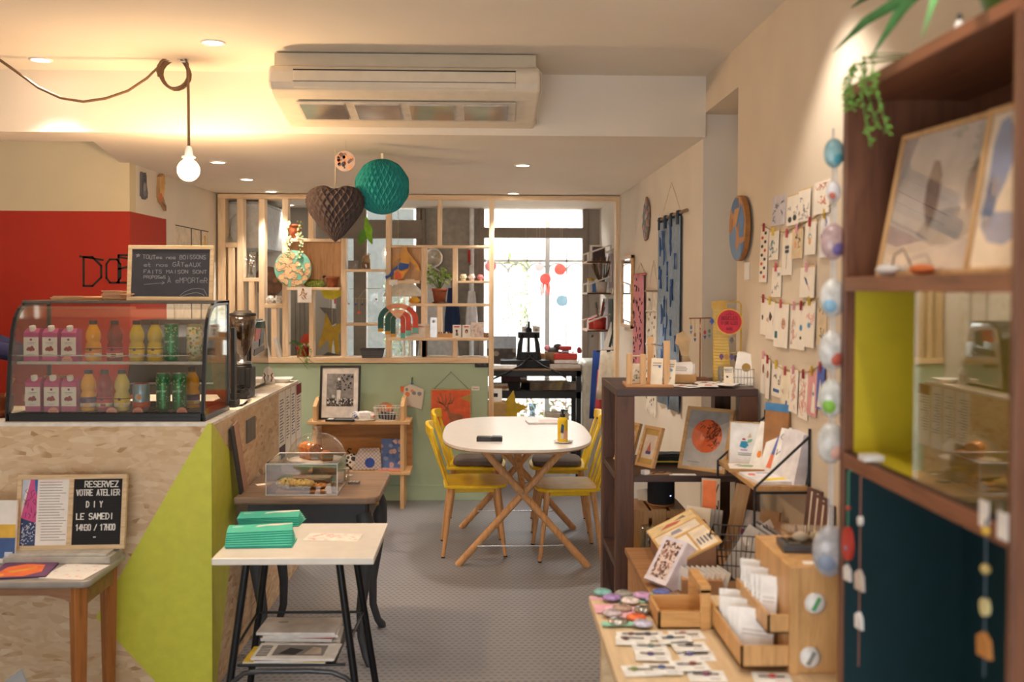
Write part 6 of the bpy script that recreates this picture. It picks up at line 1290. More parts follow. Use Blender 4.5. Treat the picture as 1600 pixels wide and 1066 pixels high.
# wire basket with cards
wx, wy = PZ(1160,602, zt).x, 3.86
t = thing('card_basket', 'wire basket of cards at the right end of the dark shelf', 'basket', (wx - .01, wy, zt), R(-6)); mb = MB(); W3, D3, H3 = .145,.11,.065; GW = P('#a8a49c', .4,.6)
for z_ in (.002,.033,.065): mb.tube(rect(W3, D3, z_),.0016, GW, 5, True)
for i in range(13):
    u = -.5 + i/12
    for s in (-.5,.5): mb.tube([(u*W3, s*D3,.002),(u*W3, s*D3,.065)], .001, GW, 4)
    mb.tube([(u*W3,-D3/2,.002),(u*W3, D3/2,.002)], .001, GW, 4)
for i in range(9):
    u = -.5 + i/8
    for s in (-.5,.5): mb.tube([(s*W3, u*D3,.002),(s*W3, u*D3,.065)], .001, GW, 4)
mk('wire', mb, t)
for i in range(6):
    smallcard('boxed_card', 'white card with a gold disc, frontmost in the wire card basket' if i == 0 else 'white card standing behind the gold-disc card in the wire basket', 'card', (wx - .002 + i*.005, wy - .035 + i*.014, zt + .004),(R(-17), R(9), R(-16)),.085,.125,(lambda mb, W_, H_: mb.disc(.0, H_*.55,.017,-.0008,0, P('#b08a3a', .5),20)) if i == 0 else None, PAPER, .004, 'cards in the wire basket')
smallcard('earring_card', 'small cream card with a black bird beside the wire basket', 'card', (PZ(1124,598, zt).x, 3.80, zt),(R(-10),0, R(-10)),.035,.075, a_both(a_motif(['#20242a'], 3), a_text(2)))
smallcard('earring_card', 'small cream card leaning left of the wire basket under the red sign', 'card', (PZ(1142,590, zt).x - .005,3.965, zt),(R(-10), R(12), R(-16)),.05,.07, a_motif(['#9a8a80'], 3))
# on the middle shelf
zm = DM + .0004
def circ(mb, x0, x1, z0, z1, y):
    cx, cz, r = (x0 + x1)/2, z0 + (z1 - z0)*.56,(x1 - x0)*.37
    mb.prism([(x0, z1),(x1, z1),(x1, z1 - .03),(x0, z0 + (z1 - z0)*.45)], y - .0004, y, P('#b4afa8', .8)); mb.disc(cx, cz, r, y - .0012, y, P('#f0703a', .7),32)
    rg = random.Random(7); DKB = P('#6a3428', .7)
    for k in range(46):
        a, q_ = rg.uniform(-.9,2.6), r*math.sqrt(rg.uniform(.02,.95)); x, z_ = cx + q_*math.cos(a), cz + q_*math.sin(a); pts = [(x, z_)]
        for j in range(3):
            x += rg.uniform(-.012,.012); z_ += rg.uniform(-.012,.012)
            if math.hypot(x - cx, z_ - cz) < r*.98: pts.append((x, z_))
        mb.ribbon(pts, .0022, y - .0018, y, DKB)
    mb.box(x0 + .02, x0 + .075, y - .0008, y, z0 + .018, z0 + .02, TXT)
pA, pB = PZ(1063,733, DM), PZ(1126,743, DM)
frame_obj('framed_print', 'tan-framed print with a big orange disc leaning on the middle dark shelf', 'framed picture', (PZ(1095,737, DM).x, 3.80, zm),(R(-18),0, R(-42)),.205,.25,.014, FRAMEW, circ, .016, mat=P('#cfc7be', .8), glass=True)
def castle(mb, x0, x1, z0, z1, y):
    mb.box(x0, x1, y - .0006, y, z0, z1, P('#c9a55a', .7)); mb.box(x0 + .004, x1 - .004, y - .001, y, z0 + .022, z1 - .022, P('#e0cfc0', .8)); cx = (x0 + x1)/2
    mb.prism([(cx - .014, z0 + .04),(cx + .014, z0 + .04),(cx + .014, z0 + .052),(cx - .014, z0 + .052)], y - .0016, y, P('#4a4a8a', .7)); mb.prism([(cx - .012, z0 + .052),(cx + .012, z0 + .052),(cx, z0 + .09)], y - .0016, y, P('#c8705a', .7))
for i, (px, py, lb) in enumerate(((968,722, 'tan wooden framed small print half hidden by the dark post'),(1002,731, 'tan wooden framed small print just right of the dark front post'))):
    p = PZ(px, py, DM); frame_obj('small_framed_print', lb, 'framed picture', (p.x + .01, p.y + .02, zm),(R(-19),0, R(-58)),.105,.165,.013, FRAMEW, castle, .016)
mb = MB(); mb.prism([(-.1,-.06),(.09,-.07),(.11,.05),(-.08,.06)], 0,.03, P('#1c1a1a', .8, var=.3, scale=60), 'z'); mb.tube([(-.1,-.065,.008),(0,-.072,.01),(.09,-.075,.008)], .004, P('#c9b03a', .7),5)
rg = random.Random(4)
for k in range(10): x = rg.uniform(-.09,.09); mb.prism([(x, 0),(x + .02,.0),(x + .012,.02)], -.07 + rg.uniform(0,.06),-.05 + rg.uniform(0,.08), P('#262424', .9));
mb.tube([(-.08,-.03,.035),(.02,-.02,.038),(.1,-.02,.035)], .006, P('#8a8884', .5),6); p = PZ(1043,722, DM); solo('black_fabric', 'black rough-edged fabric bundle with a yellow edge behind the disc print', 'fabric', mb, (p.x, 4.02, zm))
mb = MB(); mb.box(-.012,.012,-.012,.012,0,.016, WHITE); p = PZ(1007,740, DM); solo('paper_cube', 'tiny white paper cube at the front of the middle dark shelf', 'cube', mb, (p.x, DY0 + .035, zm), R(30))
mb = MB(); mb.box(-.045,.045,-.028,.028,0,.0015, P('#a5825f', .8)); mb.tube([(-.03,-.02,.003),(-.01,.01,.003),(.01,-.01,.003),(.03,.015,.003)], .002, P('#4a2a24', .6),5); p = PZ(1030,740, DM); solo('brown_card', 'brown card with a dark cord lying on the middle dark shelf', 'card', mb, (p.x, DY0 + .05, zm), R(5))
mb = MB(); mb.box(-.05,.05,-.015,.015,0,.001, PAPER); p = PZ(1066,743, DM); solo('white_strip', 'white card strip in front of the disc print', 'card', mb, (p.x + .003, DY0 + .025, zm), R(-3))
# lower: crate, loudspeaker, jar
zl = DL + .0004
t = thing('wooden_crate', 'slatted wooden crate on the lowest dark shelf', 'crate', (PY(1028,800,3.92).x, 3.87, zl)); CW_ = .105; CDp = .20; CHt = .165
for i, (a, b) in enumerate(((-.105,-.045),(-.03,.025),(.042,.10))):
    mb = MB(); mb.box(a, b, 0,.01,0, CHt, LW); mk('slat', mb, t, .001); mb = MB(); mb.box(a, b, 0, CDp, CHt, CHt + .008, WOOD('#d8aa76', '#c28f58', 'y', .5,2)); mk('slat', mb, t, .001)
mb = MB(); mb.box(-.105,.10,.01,.02,0,.03, LW); mb.box(-.105,.10,.01,.02, CHt - .03, CHt, LW); mb.box(-.105,-.095,.01, CDp, 0, CHt, LW); mb.box(.09,.10,.01, CDp, 0, CHt, LW); mb.box(-.105,.10, CDp - .01, CDp, 0, CHt, LW); mk('frame', mb, t, .001)
t = thing('loudspeaker', 'dark cylindrical loudspeaker standing on the slatted crate', 'loudspeaker', (PY(1032,780,3.96).x, 3.95, zl + CHt + .0082))
mb = MB(); mb.lathe([(.001,.01),(.052,.01),(.054,.014),(.054,.135),(.048,.142),(.001,.142)], P('#202023', .85, var=.15, scale=300),32); mk('body', mb, t)
mb = MB(); mb.lathe([(.001,0),(.05,0),(.055,.004),(.055,.01),(.001,.011)], WOOD('#a8703c', '#8a5626', 'x', .4),32); mk('base', mb, t); mb = MB(); mb.ell((.03,-.0455,.045),.002,.002,.002, GLOW('#9fb8ff', 6),8,5); mk('indicator_light', mb, t)
smallcard('white_leaflet', 'white leaflet on the crate behind the loudspeaker', 'leaflet', (PY(1010,785,4.0).x + .005,4.03, zl + CHt + .0085),(R(-30), R(-10), R(-20)),.07,.05, None, PAPER)
t = thing('glass_jar', 'tall clear glass jar at the left of the lowest dark shelf', 'jar', (PY(1012,860,3.78).x, 3.78, zl)); mb = MB(); mb.lathe([(.001,0),(.028,.0),(.03,.01),(.026,.1),(.028,.13),(.025,.13),(.024,.1),(.027,.01),(.001,.006)], GLASS('#eef0ee', .2),20); mk('glass', mb, t)
mb = MB(); mb.box(-.03,.03,-.05,.05,0,.002, P('#d8d466', .8)); solo('yellow_mat', 'yellow-green mat at the left end of the lowest dark shelf', 'mat', mb, (dxa + .09,3.80, zl))
smallcard('price_card', 'small white folded card at the left end of the lowest dark shelf', 'card', (dxa + .10,3.90, zl),(R(-20),0, R(-30)),.05,.05, None, PAPER)

# ---------------------------------------------------------------- black-bracketed wall shelf with prints
wz = PX(1185,771,.865).z + .0; WY0_, WY1_ = 3.13,3.62; WXa = .862
t = thing('bracket_shelf', 'narrow wooden wall shelf held by black triangular wire brackets', 'wall shelf', (0,0,0))
mb = MB(); mb.box(WXa, XR, WY0_, WY1_, wz, wz + .016, WOOD('#c79b66', '#b08450', 'y', .5,1.3)); mk('board', mb, t, .001)
for y in (WY0_ - .004, WY1_ + .004):
    mb = MB(); mb.tube([(XR - .006, y, wz + .20),(XR - .006, y, wz - .02)], .0045, BLACK, 6); mb.tube([(XR - .006, y, wz + .175),(WXa - .002, y, wz + .012),(WXa - .002, y, wz - .30)], .0045, BLACK, 6); mb.tube([(WXa - .002, y, wz - .004),(XR - .006, y, wz - .004)], .0045, BLACK, 6); mk('bracket', mb, t)
wt = wz + .0164
def birdart(mb, x0, x1, z0, z1, y):
    c = (x0 + x1)/2; h_ = z1 - z0
    mb.prism([(c - .02, z0 + h_*.42),(c, z0 + h_*.38),(c + .012, z0 + h_*.46),(c + .004, z0 + h_*.56),(c - .015, z0 + h_*.55)], y - .0008, y, P('#2f9ac4', .6)); mb.prism([(c + .004, z0 + h_*.50),(c + .022, z0 + h_*.55),(c + .026, z0 + h_*.62),(c + .01, z0 + h_*.6)], y - .0008, y, P('#8fc4a0', .6)); mb.prism([(c + .008, z0 + h_*.64),(c + .022, z0 + h_*.66),(c + .016, z0 + h_*.76)], y - .0008, y, P('#dcb48a', .6)); mb.prism([(c - .01, z0 + h_*.58),(c + .002, z0 + h_*.58),(c - .002, z0 + h_*.63),(c - .012, z0 + h_*.62)], y - .0008, y, P('#c83a58', .6)); mb.box(c - .016, c + .008, y - .0008, y, z0 + h_*.33, z0 + h_*.355, P('#b088b8', .6))
    for k in range(2): mb.box(c - .024, c + .024, y - .0008, y, z0 + h_*(.26 - k*.04), z0 + h_*(.275 - k*.04), TXT)
p = PZ(1168,724, wt); frame_obj('bird_print', 'white print with a small blue and green bird on the bracket shelf', 'print', (.925,3.50, wt),(R(-9),0, R(-25)),.118,.155,.004, KRAFT, birdart, .006, mat=P('#f6f2ee', .7))
smallcard('floral_print', 'cream print scattered with red and green sprigs behind the bird print', 'print', (.985,3.46, wt),(R(-10),0, R(-48)),.12,.155, a_both(a_scrib('#c8605a', 3,10), a_scrib('#8fae7a', 5,10), a_scrib('#6a7aa0', 9,5)), P('#efe0bc', .7),.008)
mb = MB(); mb.box(-.05,.05,0,.015,0,.235, P('#a8764a', .75)); mb.box(-.051,.051,-.0008,.0155,.21,.236, P('#4a86b8', .7)); a_scrib('#6a4a2e', 2,4)(mb, .09,.09); solo('kraft_notebook', 'brown notebook with a blue top band above the bracket shelf', 'notebook', mb, (XR - .055,3.60, PX(1205,676, XR - .05).z),(R(-8),0, R(-50)))
nbz = bpy.data.objects['kraft_notebook']; nbz.location = (XR - .055,3.36, wt); nbz.rotation_euler = (R(-6),0, R(-55))
arts = [('white print with an orange butterfly, leftmost of the leaning row', a_both(a_motif(['#f0903a', '#8a86b0'], 4), a_scrib('#3a3c44', 2,2))),('white print with a blue to pink stripe in the leaning row', lambda mb, W_, H_: (mb.prism([(-.02,.02),(.012,.02),(.02, H_*.4),(-.012, H_*.4)], -.0008,0, P('#f0805a', .6)), mb.prism([(-.012, H_*.4),(.02, H_*.4),(.032, H_*.85),(.0, H_*.85)], -.0008,0, P('#6a74b8', .6)))),('white print with a red brush mark, nearest of the leaning row', a_both(lambda mb, W_, H_: mb.prism([(-.004, H_*.55),(.012, H_*.5),(.02, H_*.8),(.012, H_*.85)], -.0008,0, P('#e8553a', .6)), a_scrib('#3a3438', 8,2)))]
for i, (lb, art) in enumerate(arts): smallcard('leaning_print', lb, 'print', (.952 + i*.012,3.42 - i*.085, wt),(R(-20),0, R(-62)),.10,.17, art, P('#f6f1ec', .6),.004, 'prints leaning on the bracket shelf')
for i in range(6): smallcard('stacked_print', 'white print in the block of prints at the near end of the bracket shelf', 'print', (.978 + i*.0065,3.205, wt),(R(-12),0, R(-80)),.13,.165, None, P('#eeeaf0', .6),.0045, 'block of prints on the bracket shelf')
mb = MB(); mb.box(-.06,.06,-.05,.05,0,.012, KRAFT); mb.box(-.056,.056,-.046,.046,.012,.014, PAPER); mb.prism([(-.03,-.01),(.02,-.02),(.03,.02),(.0,.03)], .014,.0145, P('#9ab08a', .7), 'z'); mb.prism([(-.04,.01),(-.01,.02),(-.02,.035)], .014,.0145, P('#7a6a80', .7), 'z'); solo('boxed_print', 'flat kraft-edged box print lying before the bird print', 'print', mb, (.905,3.41, wt), R(-10))
mb = MB(); mb.box(-.05,.07,-.09,.09,0,.01, P('#f3f0f4', .6)); mb.prism([(-.03,-.07),(.06,-.06),(.06,-.02),(-.02,-.03)], .01,.0104, P('#f0d84a', .6), 'z'); mb.prism([(-.04,.03),(-.02,.02),(-.01,.05),(-.03,.06)], .01,.0104, P('#e87a6a', .6), 'z'); mb.prism([(.0,.06),(.05,.05),(.05,.06),(.0,.07)], .01,.0104, P('#7a70b0', .6), 'z'); solo('print_pad', 'pad of white and yellow prints lying at the near end of the bracket shelf', 'print pad', mb, (.92,3.24, wt), R(6))

# ---------------------------------------------------------------- brown display chest behind the front table
BZ0 = .72; BX0, BX1, BYa, BYb = .50,1.02,2.95,3.50
CB = WOOD('#b98a5e', '#a5774c', 'x', .6,1)
t = thing('display_chest', 'low brown wooden chest carrying prints behind the front table', 'chest', (0,0,0)); mb = MB(); mb.box(BX0 + .01, BX1 - .01, BYa + .01, BYb - .01,0, BZ0 - .02, CB); mk('body', mb, t, .003)
mb = MB(); mb.box(BX0, BX1, BYa, BYb, BZ0 - .02, BZ0, WOOD('#a87a50', '#8f6540', 'x', .6,1)); mk('lid', mb, t, .002)
mb = MB(); mb.bar((BX0 + .02, BYa + .004,.4),(BX0 + .2, BYa + .004, BZ0 - .03),.03,.012, CB); mk('brace', mb, t)
bz0 = BZ0 + .0004
# sloping card rack
RXa, RXb, RYa, RYb, RZa, RZb = .585,.715,3.02,3.46,.786,.852; BRN = P('#8f6a52', .7)
t = thing('sloping_rack', 'brown sloping display rack with price sheets on the chest', 'rack', (RXa, RYa, bz0))
W_, L_, za, zb_ = RXb - RXa, RYb - RYa, RZa - bz0, RZb - bz0
mb = MB(); mb.add([(0,0,0),(W_, 0,0),(W_, L_, 0),(0, L_, 0),(0,0, za),(W_, 0, zb_),(W_, L_, zb_),(0, L_, za)], [(0,3,2,1),(4,5,6,7),(0,1,5,4),(1,2,6,5),(2,3,7,6),(3,0,4,7)], BRN); mk('wedge', mb, t, .002)
mb = MB(); an = math.atan2(zb_ - za, W_); mb.push(Matrix.Translation((0,0, za + .0006)) @ Matrix.Rotation(-an, 4, 'Y')); SL = math.hypot(W_, zb_ - za) + .02
mb.box(-.012, SL, .0, L_ + .01,0,.006, P('#d9b070', .7)); mb.box(-.008, SL*.55,.02,.21,.006,.0068, PAPER); mb.box(SL*.6, SL*.95,.01,.22,.006,.0068, P('#f1e3cb', .7)); mb.box(-.004, SL*.9,.24,.32,.006,.0068, P('#f3e6d4', .7)); mb.box(-.008, SL*.96,.335, L_, .006,.0068, P('#ecd3a0', .7))
mb.prism([(.03,.37),(.09,.36),(.11,.38),(.06,.40)], .0068,.0072, P('#d0705a', .7), 'z'); mb.prism([(.09,.40),(.13,.39),(.125,.42)], .0068,.0072, P('#8a7a6a', .7), 'z'); mb.prism([(.05,.27),(.09,.26),(.085,.30),(.055,.30)], .0068,.0072, P('#a8a4b4', .7), 'z')
for k in range(4): mb.box(.01 + k*.014,.018 + k*.014,.05,.11,.0068,.0072, P('#8a9a90', .7)); mb.box(SL*.64 + k*.012, SL*.64 + .006 + k*.012,.05,.12,.0068,.0072, P('#7a7a88', .7))
mb.pop(); mk('sheets', mb, t)
# leaning pile of cards behind the rack and tall orange card
for i in range(4): smallcard('mounted_card', 'white card with red marks, front of the leaning cards behind the rack' if i == 0 else 'grey-edged card leaning behind the red-marked card', 'card', (.735 + i*.016,3.44 + i*.008, bz0),(R(-15),0, R(-35)),.09,.155 - .004*i, a_motif(['#d0584a', '#c8705a'], 2) if i == 0 else None, CREAM if i == 0 else P('#a8a39c', .7),.007, 'cards leaning behind the rack')
smallcard('orange_card', 'tall orange card with black marks standing behind the leaning cards', 'card', (.80,3.485, bz0),(R(-5),0, R(-20)),.065,.245, lambda mb, W_, H_: (mb.box(-W_*.44, W_*.3,-.001,0, H_*.4, H_*.97, ORANGE), a_scrib('#3a2a26', 3,6,.004,(-.3,.2,.5,.75))(mb, W_, H_)), P('#c9b49a', .7),.004)
# thick pad of lavender prints
mb = MB(); mb.box(-.05,.05,-.03,.02,0,.15, P('#e4dbe4', .6)); mb.box(-.036,.036,-.031,-.03,.016,.138, SPECKLE('#e6cfc4', ['#6a4038', '#8a5548', '#b08070', '#55332e'], 90,(.5,.6))); mb.box(-.05,.05,-.032,-.03,0,.012, P('#efe4ec', .6))
for k in range(6): mb.box(-.0505,.0505,-.02 + k*.008,-.0185 + k*.008,.0,.1505, P('#bfb6c2', .6))
solo('lavender_print_pad', 'tilted lavender-edged pad with a brown patterned front on the chest', 'print pad', mb, (.575,3.06, bz0 + .026),(R(-36),0, R(-58)), bev=.001)
bpy.data.objects['lavender_print_pad'].location = (.545,3.03, bz0 + .002)
mb = MB(); mb.box(-.06,.06,-.04,.04,0,.045, P('#b98a62', .8)); solo('card_prop_box', 'small brown box propping up the lavender pad', 'box', mb, (.66,2.985, bz0), R(-6))
for i in range(8): smallcard('folded_card', 'small white folded card in the zigzag row before the lavender pad', 'card', (.60 + i*.016,2.985 + .004*(i % 2), bz0),(R(-8), R(12), R(-60)),.06,.07, None, PAPER, .003, 'zigzag row of folded cards')
# wire bin of grey prints
t = thing('wire_bin', 'dark wire bin full of grey prints on the chest', 'wire bin', (.80,3.13, bz0), R(-18)); mb = MB(); WB = P('#5a5652', .4,.7)
for z_, k in ((.004,.7),(.05,.8),(.10,.9),(.15,1)): mb.tube(rect(.15*k, .13*k, z_),.0022, WB, 5, True)
for i in range(10):
    u = -.5 + i/9
    for s in (-.5,.5): mb.tube([(u*.15*.7, s*.13*.7,.004),(u*.15, s*.13,.15)], .0012, WB, 4)
for i in range(9):
    u = -.5 + i/8
    for s in (-.5,.5): mb.tube([(s*.15*.7, u*.13*.7,.004),(s*.15, u*.13,.15)], .0012, WB, 4)
mk('wire', mb, t)
for i in range(5): smallcard('grey_print', 'grey sleeved print sticking up out of the dark wire bin', 'print', (.78 + i*.012,3.10 + i*.014, bz0 + .012),(R(-14), R(30), R(-22)),.075,.17, None, P(['#cfc8c0', '#8f8a86', '#d9d4ce', '#77726e', '#c4beb8'][i], .5),.006, 'prints in the wire bin')
smallcard('purple_ticket', 'long white and lilac slip poking right out of the wire bin', 'slip', (.82,3.10, bz0 + .12),(R(-50), R(62), R(-20)),.03,.14, a_text(3, P('#7a6ab0', .7)), PAPER, .002)
# notebooks standing at the back of the chest under the bracket shelf
for i, (x, y, w_, h_, c_, lb, sd) in enumerate(((.90,3.42,.09,.15, '#bcb6b4', 'grey-fronted kraft notebook under the bracket shelf', '#8a4a6a'),(.955,3.36,.075,.16, '#c4a07c', 'brown speckled notebook right of the grey-fronted one', '#8a4a3a'),(.985,3.27,.07,.14, '#c7a184', 'plain tan notebook nearest under the bracket shelf', '#c08a80'))):
    smallcard('notebook', lb, 'notebook', (x, y, bz0),(R(-16),0, R(-48)), w_, h_, a_motif([sd], 3) if i != 1 else a_scrib('#8a3a30', 4,9), P(c_, .8),.012)
mb = MB(); mb.box(-.025,.025,0,.012,0,.235, WOOD('#caa274', '#b38653', 'z', .6)); solo('pale_plank', 'pale wooden plank leaning under the far bracket', 'plank', mb, (.865,3.46, bz0),(R(-6), R(10), R(-30)))
# striped brown prints against the wall and a box of grey cards
for i in range(3): smallcard('striped_print', 'brown and cream striped print leaning on the wall, %s of three' % ('farthest', 'middle', 'nearest')[i], 'print', (XR - .045 - .0*i, 3.04 - i*.055, bz0 + .0),(R(-6),0, R(-78)),.085,.30 - .01*i, lambda mb, W_, H_: [mb.box(-W_*.4 + k*W_*.2,-W_*.4 + k*W_*.2 + W_*.1,-.0008,0,.01, H_*(.97 if k % 2 else .6), P('#e8d6c4', .7)) for k in range(4)], P('#6a4a42', .7),.006, 'striped prints at the wall')

# ---------------------------------------------------------------- front table with badges, pins and envelope trays
FZ = .75; f_far = PZ(920,931, FZ); FX0 = f_far.x; FY1 = f_far.y; FY0 = 2.185; FX1 = 1.02
t = thing('front_table', 'pale wooden table covered with badges, pin cards and trays at the lower right', 'table', (0,0,0)); FT = WOOD('#e3c79e', '#d4b285', 'y', .45,1)
mb = MB(); mb.box(FX0, FX1, FY0, FY1, FZ - .028, FZ, FT); mk('tabletop', mb, t, .003)
for x in (FX0 + .05, FX1 - .05):
    for y in (FY0 + .05, FY1 - .05): mb = MB(); mb.box(x - .02, x + .02, y - .02, y + .02,0, FZ - .028, FT); mk('leg', mb, t, .002)
fz = FZ + .0004
px4 = lambda x, y: PZ(910 + x/3.81,800 + y/3.81, FZ)
for i, (cx, cy, w_, d_, c_, lb) in enumerate(((125,500,.085,.028, '#f0b8c4', 'pink'),(370,508,.16,.09, '#a9dcc0', 'mint'),(165,585,.085,.07, '#f2b6c6', 'rose'),(255,610,.10,.09, '#f6c0cc', 'blush'),(250,682,.12,.03, '#9fd8bc', 'mint green'))):
    p = px4(cx, cy); mb = MB(); mb.box(-w_/2, w_/2,-d_/2, d_/2,0,.0012, P(c_, .7)); solo('paper_square', '%s coloured paper sheet under the badges on the front table' % lb, 'paper', mb, (p.x, min(p.y, FY1 - .03), fz + i*.0016), R(-3 + i), 'coloured papers under the badges')
BD = [(120,500, '#7fb8b0', 'grey-teal badge at the far left corner of the front table'),(175,532, '#a888c0', 'purple badge beside the grey-teal one'),(245,510, '#9a948a', 'brownish grey badge in the far row'),(355,520, '#d0a0c8', 'lilac badge in the far row'),(470,500, '#6a74b8', 'blue-violet badge at the far right of the badge papers'),(430,545, '#b8a0d0', 'pale lilac badge left of the wooden tray'),(285,552, '#eed8d0', 'cream pink badge in the middle of the badges'),(238,596, '#b89a88', 'tan badge below the cream pink one'),(178,626, '#c4b4b8', 'pale grey badge at the left below the tan one'),(365,606, '#a8a8a4', 'silver badge left of the wooden tray'),(552,530, '#b8b0a4', 'silver badge behind the wooden tray'),(212,676, '#c0bebc', 'silver mirror badge at the near left'),(320,652, '#f0703c', 'bright orange badge among the badges'),(360,690, '#c8c4d8', 'pale lavender badge nearest the pin cards')]
b0_ = None
for i, (x, y, c_, lb) in enumerate(BD):
    p = px4(x, y); mb = MB(); met = 'silver' in lb
    mb.lathe([(.0245,.0),(.027,.002),(.026,.005),(.018,.009),(.009,.011),(.0005,.0115)], P(c_, .15 if met else .2,.9 if met else 0, var=.12, scale=90),28)
    if not met: mb.prism([(-.010,-.006),(.008,-.01),(.012,.006),(-.004,.010)], .0100,.0112, P(shade(c_, .72),.3), 'z')
    solo('button_badge', lb, 'badge', mb, (p.x, p.y, fz + .0085), R(i*40), 'badges on the front table')
# wooden hand caddy
p0, p1 = px4(450,700), px4(700,700); kx0, kx1 = p0.x, px4(820,690).x; ky0 = p0.y; ky1 = ky0 + .15
t = thing('wooden_caddy', 'small open wooden caddy tray with a handle on the front table', 'tray', (0,0,0)); KW = WOOD('#d3a164', '#bd8a4c', 'x', .45,1.6)
mb = MB()
for a in ((kx0, kx1, ky0, ky0 + .008),(kx0, kx1, ky1 - .008, ky1),(kx0, kx0 + .008, ky0, ky1),(kx1 - .008, kx1, ky0, ky1)): mb.box(*a, fz, fz + .045, KW)
mb.box(kx0, kx1, ky0, ky1, fz, fz + .006, KW); mk('tray', mb, t, .001)
hx = px4(725,690).x
mb = MB()
for y in (ky0 - .006, ky1 - .004): mb.box(hx - .013, hx + .013, y, y + .01, fz, fz + .105, KW)
mb.box(hx - .013, hx + .013, ky0 - .006, ky1 + .006, fz + .095, fz + .115, KW); mk('handle', mb, t, .001)
mb = MB(); mb.box(-.05,.05,-.04,.04,0,.002, PAPER); solo('caddy_paper', 'white paper lining in the wooden caddy', 'paper', mb, ((kx0 + hx)/2,(ky0 + ky1)/2, fz + .0064))
# pin cards lying on the front table
PC = [(310,740,4, '#8a5a4a', 'brown'),(385,745,-3, '#55504c', 'grey'),(300,778,-6, '#6a4a40', 'dark brown'),(545,775,5, '#4a6a80', 'blue'),(620,735,3, '#b88a70', 'tan'),(400,815,-2, '#7a8a80', 'green-grey'),(420,870,-5, '#5a4878', 'violet'),(640,820,2, '#5a4a44', 'umber'),(680,860,-3, '#6a68a0', 'lilac'),(350,955,3, '#7a8a3a', 'olive and brown'),(480,950,-2, '#4a5a90', 'navy'),(640,935,4, '#8a4a34', 'rust'),(740,980,-3, '#8a4a68', 'plum'),(1130,1000,-8, '#c84a44', 'red')]
for i, (x, y, rz, c_, nm) in enumerate(PC):
    p = px4(x, y); p.y = max(p.y, FY0 + .045); mb = MB(); mb.box(-.043,.043,-.032,.032,0,.0012, P('#f6f1ec', .6)); rg = random.Random(i)
    mb.tube([(-.03,.004 + rg.uniform(-.008,.008),.004),(.028, rg.uniform(-.008,.01),.004)], .0016, P('#4a3a34', .4,.5),5); mb.ell((-.02 + rg.uniform(0,.03),.004,.005),.010,.007,.004, P(c_, .4),8,5); mb.box(.005,.03,-.02,-.017,.0012,.0015, P(c_, .6)); mb.box(-.03,-.012,.016,.019,.0012,.0015, TXT)
    solo('hairpin_card', 'white card with %s hairpin lying on the front table' % nm, 'pin card', mb, (p.x, p.y, fz + (i % 4)*.0022), R(rz), 'hairpin cards on the front table')
# two-tier wooden display with envelopes
UX0 = PZ(1238,1060, FZ).x; UY0, UY1 = 2.262,2.56; UZ = PY(1250,886, UY0).z
t = thing('envelope_display', 'tall wooden box with two side trays of envelopes on the front table', 'display box', (0,0,0)); UW = WOOD('#d0a067', '#bb894f', 'z', .45,1.4)
mb = MB(); mb.box(UX0, FX1 - .005, UY0, UY1, fz, UZ, UW); mk('box', mb, t, .003)
mb = MB(); mb.box(UX0 - .001, UX0 + .02, UY0 - .006, UY0, fz, UZ, UW); mk('edge_strip', mb, t, .001)
def utray(x0, z0, hh, y0):
    mb = MB(); mb.box(x0, UX0, y0, UY1, z0, z0 + .006, UW); mb.box(x0, x0 + .007, y0, UY1, z0, z0 + hh, UW); mb.box(x0, UX0, y0, y0 + .007, z0, z0 + hh, UW); mb.box(x0, UX0, UY1 - .007, UY1, z0, z0 + hh, UW); mk('tray', mb, t, .001)
zA = fz + .012; zB_ = PY(1200,985, UY0 + .03).z; xA, xB = PY(1158,1050, UY0).x, PY(1200,985, UY0).x
utray(xA, zA, .052, UY0 + .004); utray(xB, zB_, .045, UY0 + .004)
for tier, (x0, z0, n, nm) in enumerate(((xA, zA, 8, 'lower'),(xB, zB_, 8, 'upper'))):
    for i in range(n): smallcard('envelope', 'white envelope standing in the %s tray of the wooden display' % nm, 'envelope', ((x0 + UX0)/2 - .005, UY0 + .075 + i*.024, z0 + .0065),(R(-20), R(4 - (i % 3)*4), R(-12)), min(.085,(UX0 - x0)*.8),.105 - .004*(i % 3), a_text(2, P('#c9c0b8', .7),.5), P('#f3eeea', .6),.004, '%s tray envelopes' % nm)
for x, z_, c_, lb in ((1276,945, '#5aa06a', 'round white badge with a green stroke pinned to the wooden box front'),(1268,1030, '#8a8884', 'round grey and white badge low on the wooden box front')):
    p = PY(x, z_, UY0 - .012); mb = MB(); mb.push(Matrix.Rotation(PI/2,4, 'X')); mb.lathe([(.0245,.0),(.025,.003),(.016,.008),(.0005,.010)], P('#e6e2dc', .25),24); mb.pop(); mb.prism([(-.012,-.014),(-.002,-.016),(.012,.012),(.004,.016)], -.0105,-.006, P(c_, .4)); solo('pinned_badge', lb, 'badge', mb, (p.x, UY0 - .0002, p.z),0, None)
mb = MB(); mb.box(-.06,.08,-.045,.045,0,.018, P('#4a4a4e', .4)); mb.box(-.05,.07,-.04,.04,.018,.05, GLASS('#f2efe8', .2)); mb.ell((-.01,0,.03),.02,.015,.012, P('#d9cdbb', .7)); mb.ell((.03,.005,.03),.018,.015,.012, P('#c9b79a', .7)); solo('clear_lid_box', 'dark box with a clear lid on top of the wooden display', 'box', mb, (PZ(1262,862, UZ).x, 2.42, UZ + .0004), R(-5), bev=.002)
mb = MB(); rg = random.Random(12)
mb.box(-.02,.02,-.012,.012,0,.001, PAPER); solo('white_tag', 'small white tag on the near edge of the wooden display top', 'tag', mb, (UX0 + .06, UY0 + .03, UZ + .0004), R(-4))

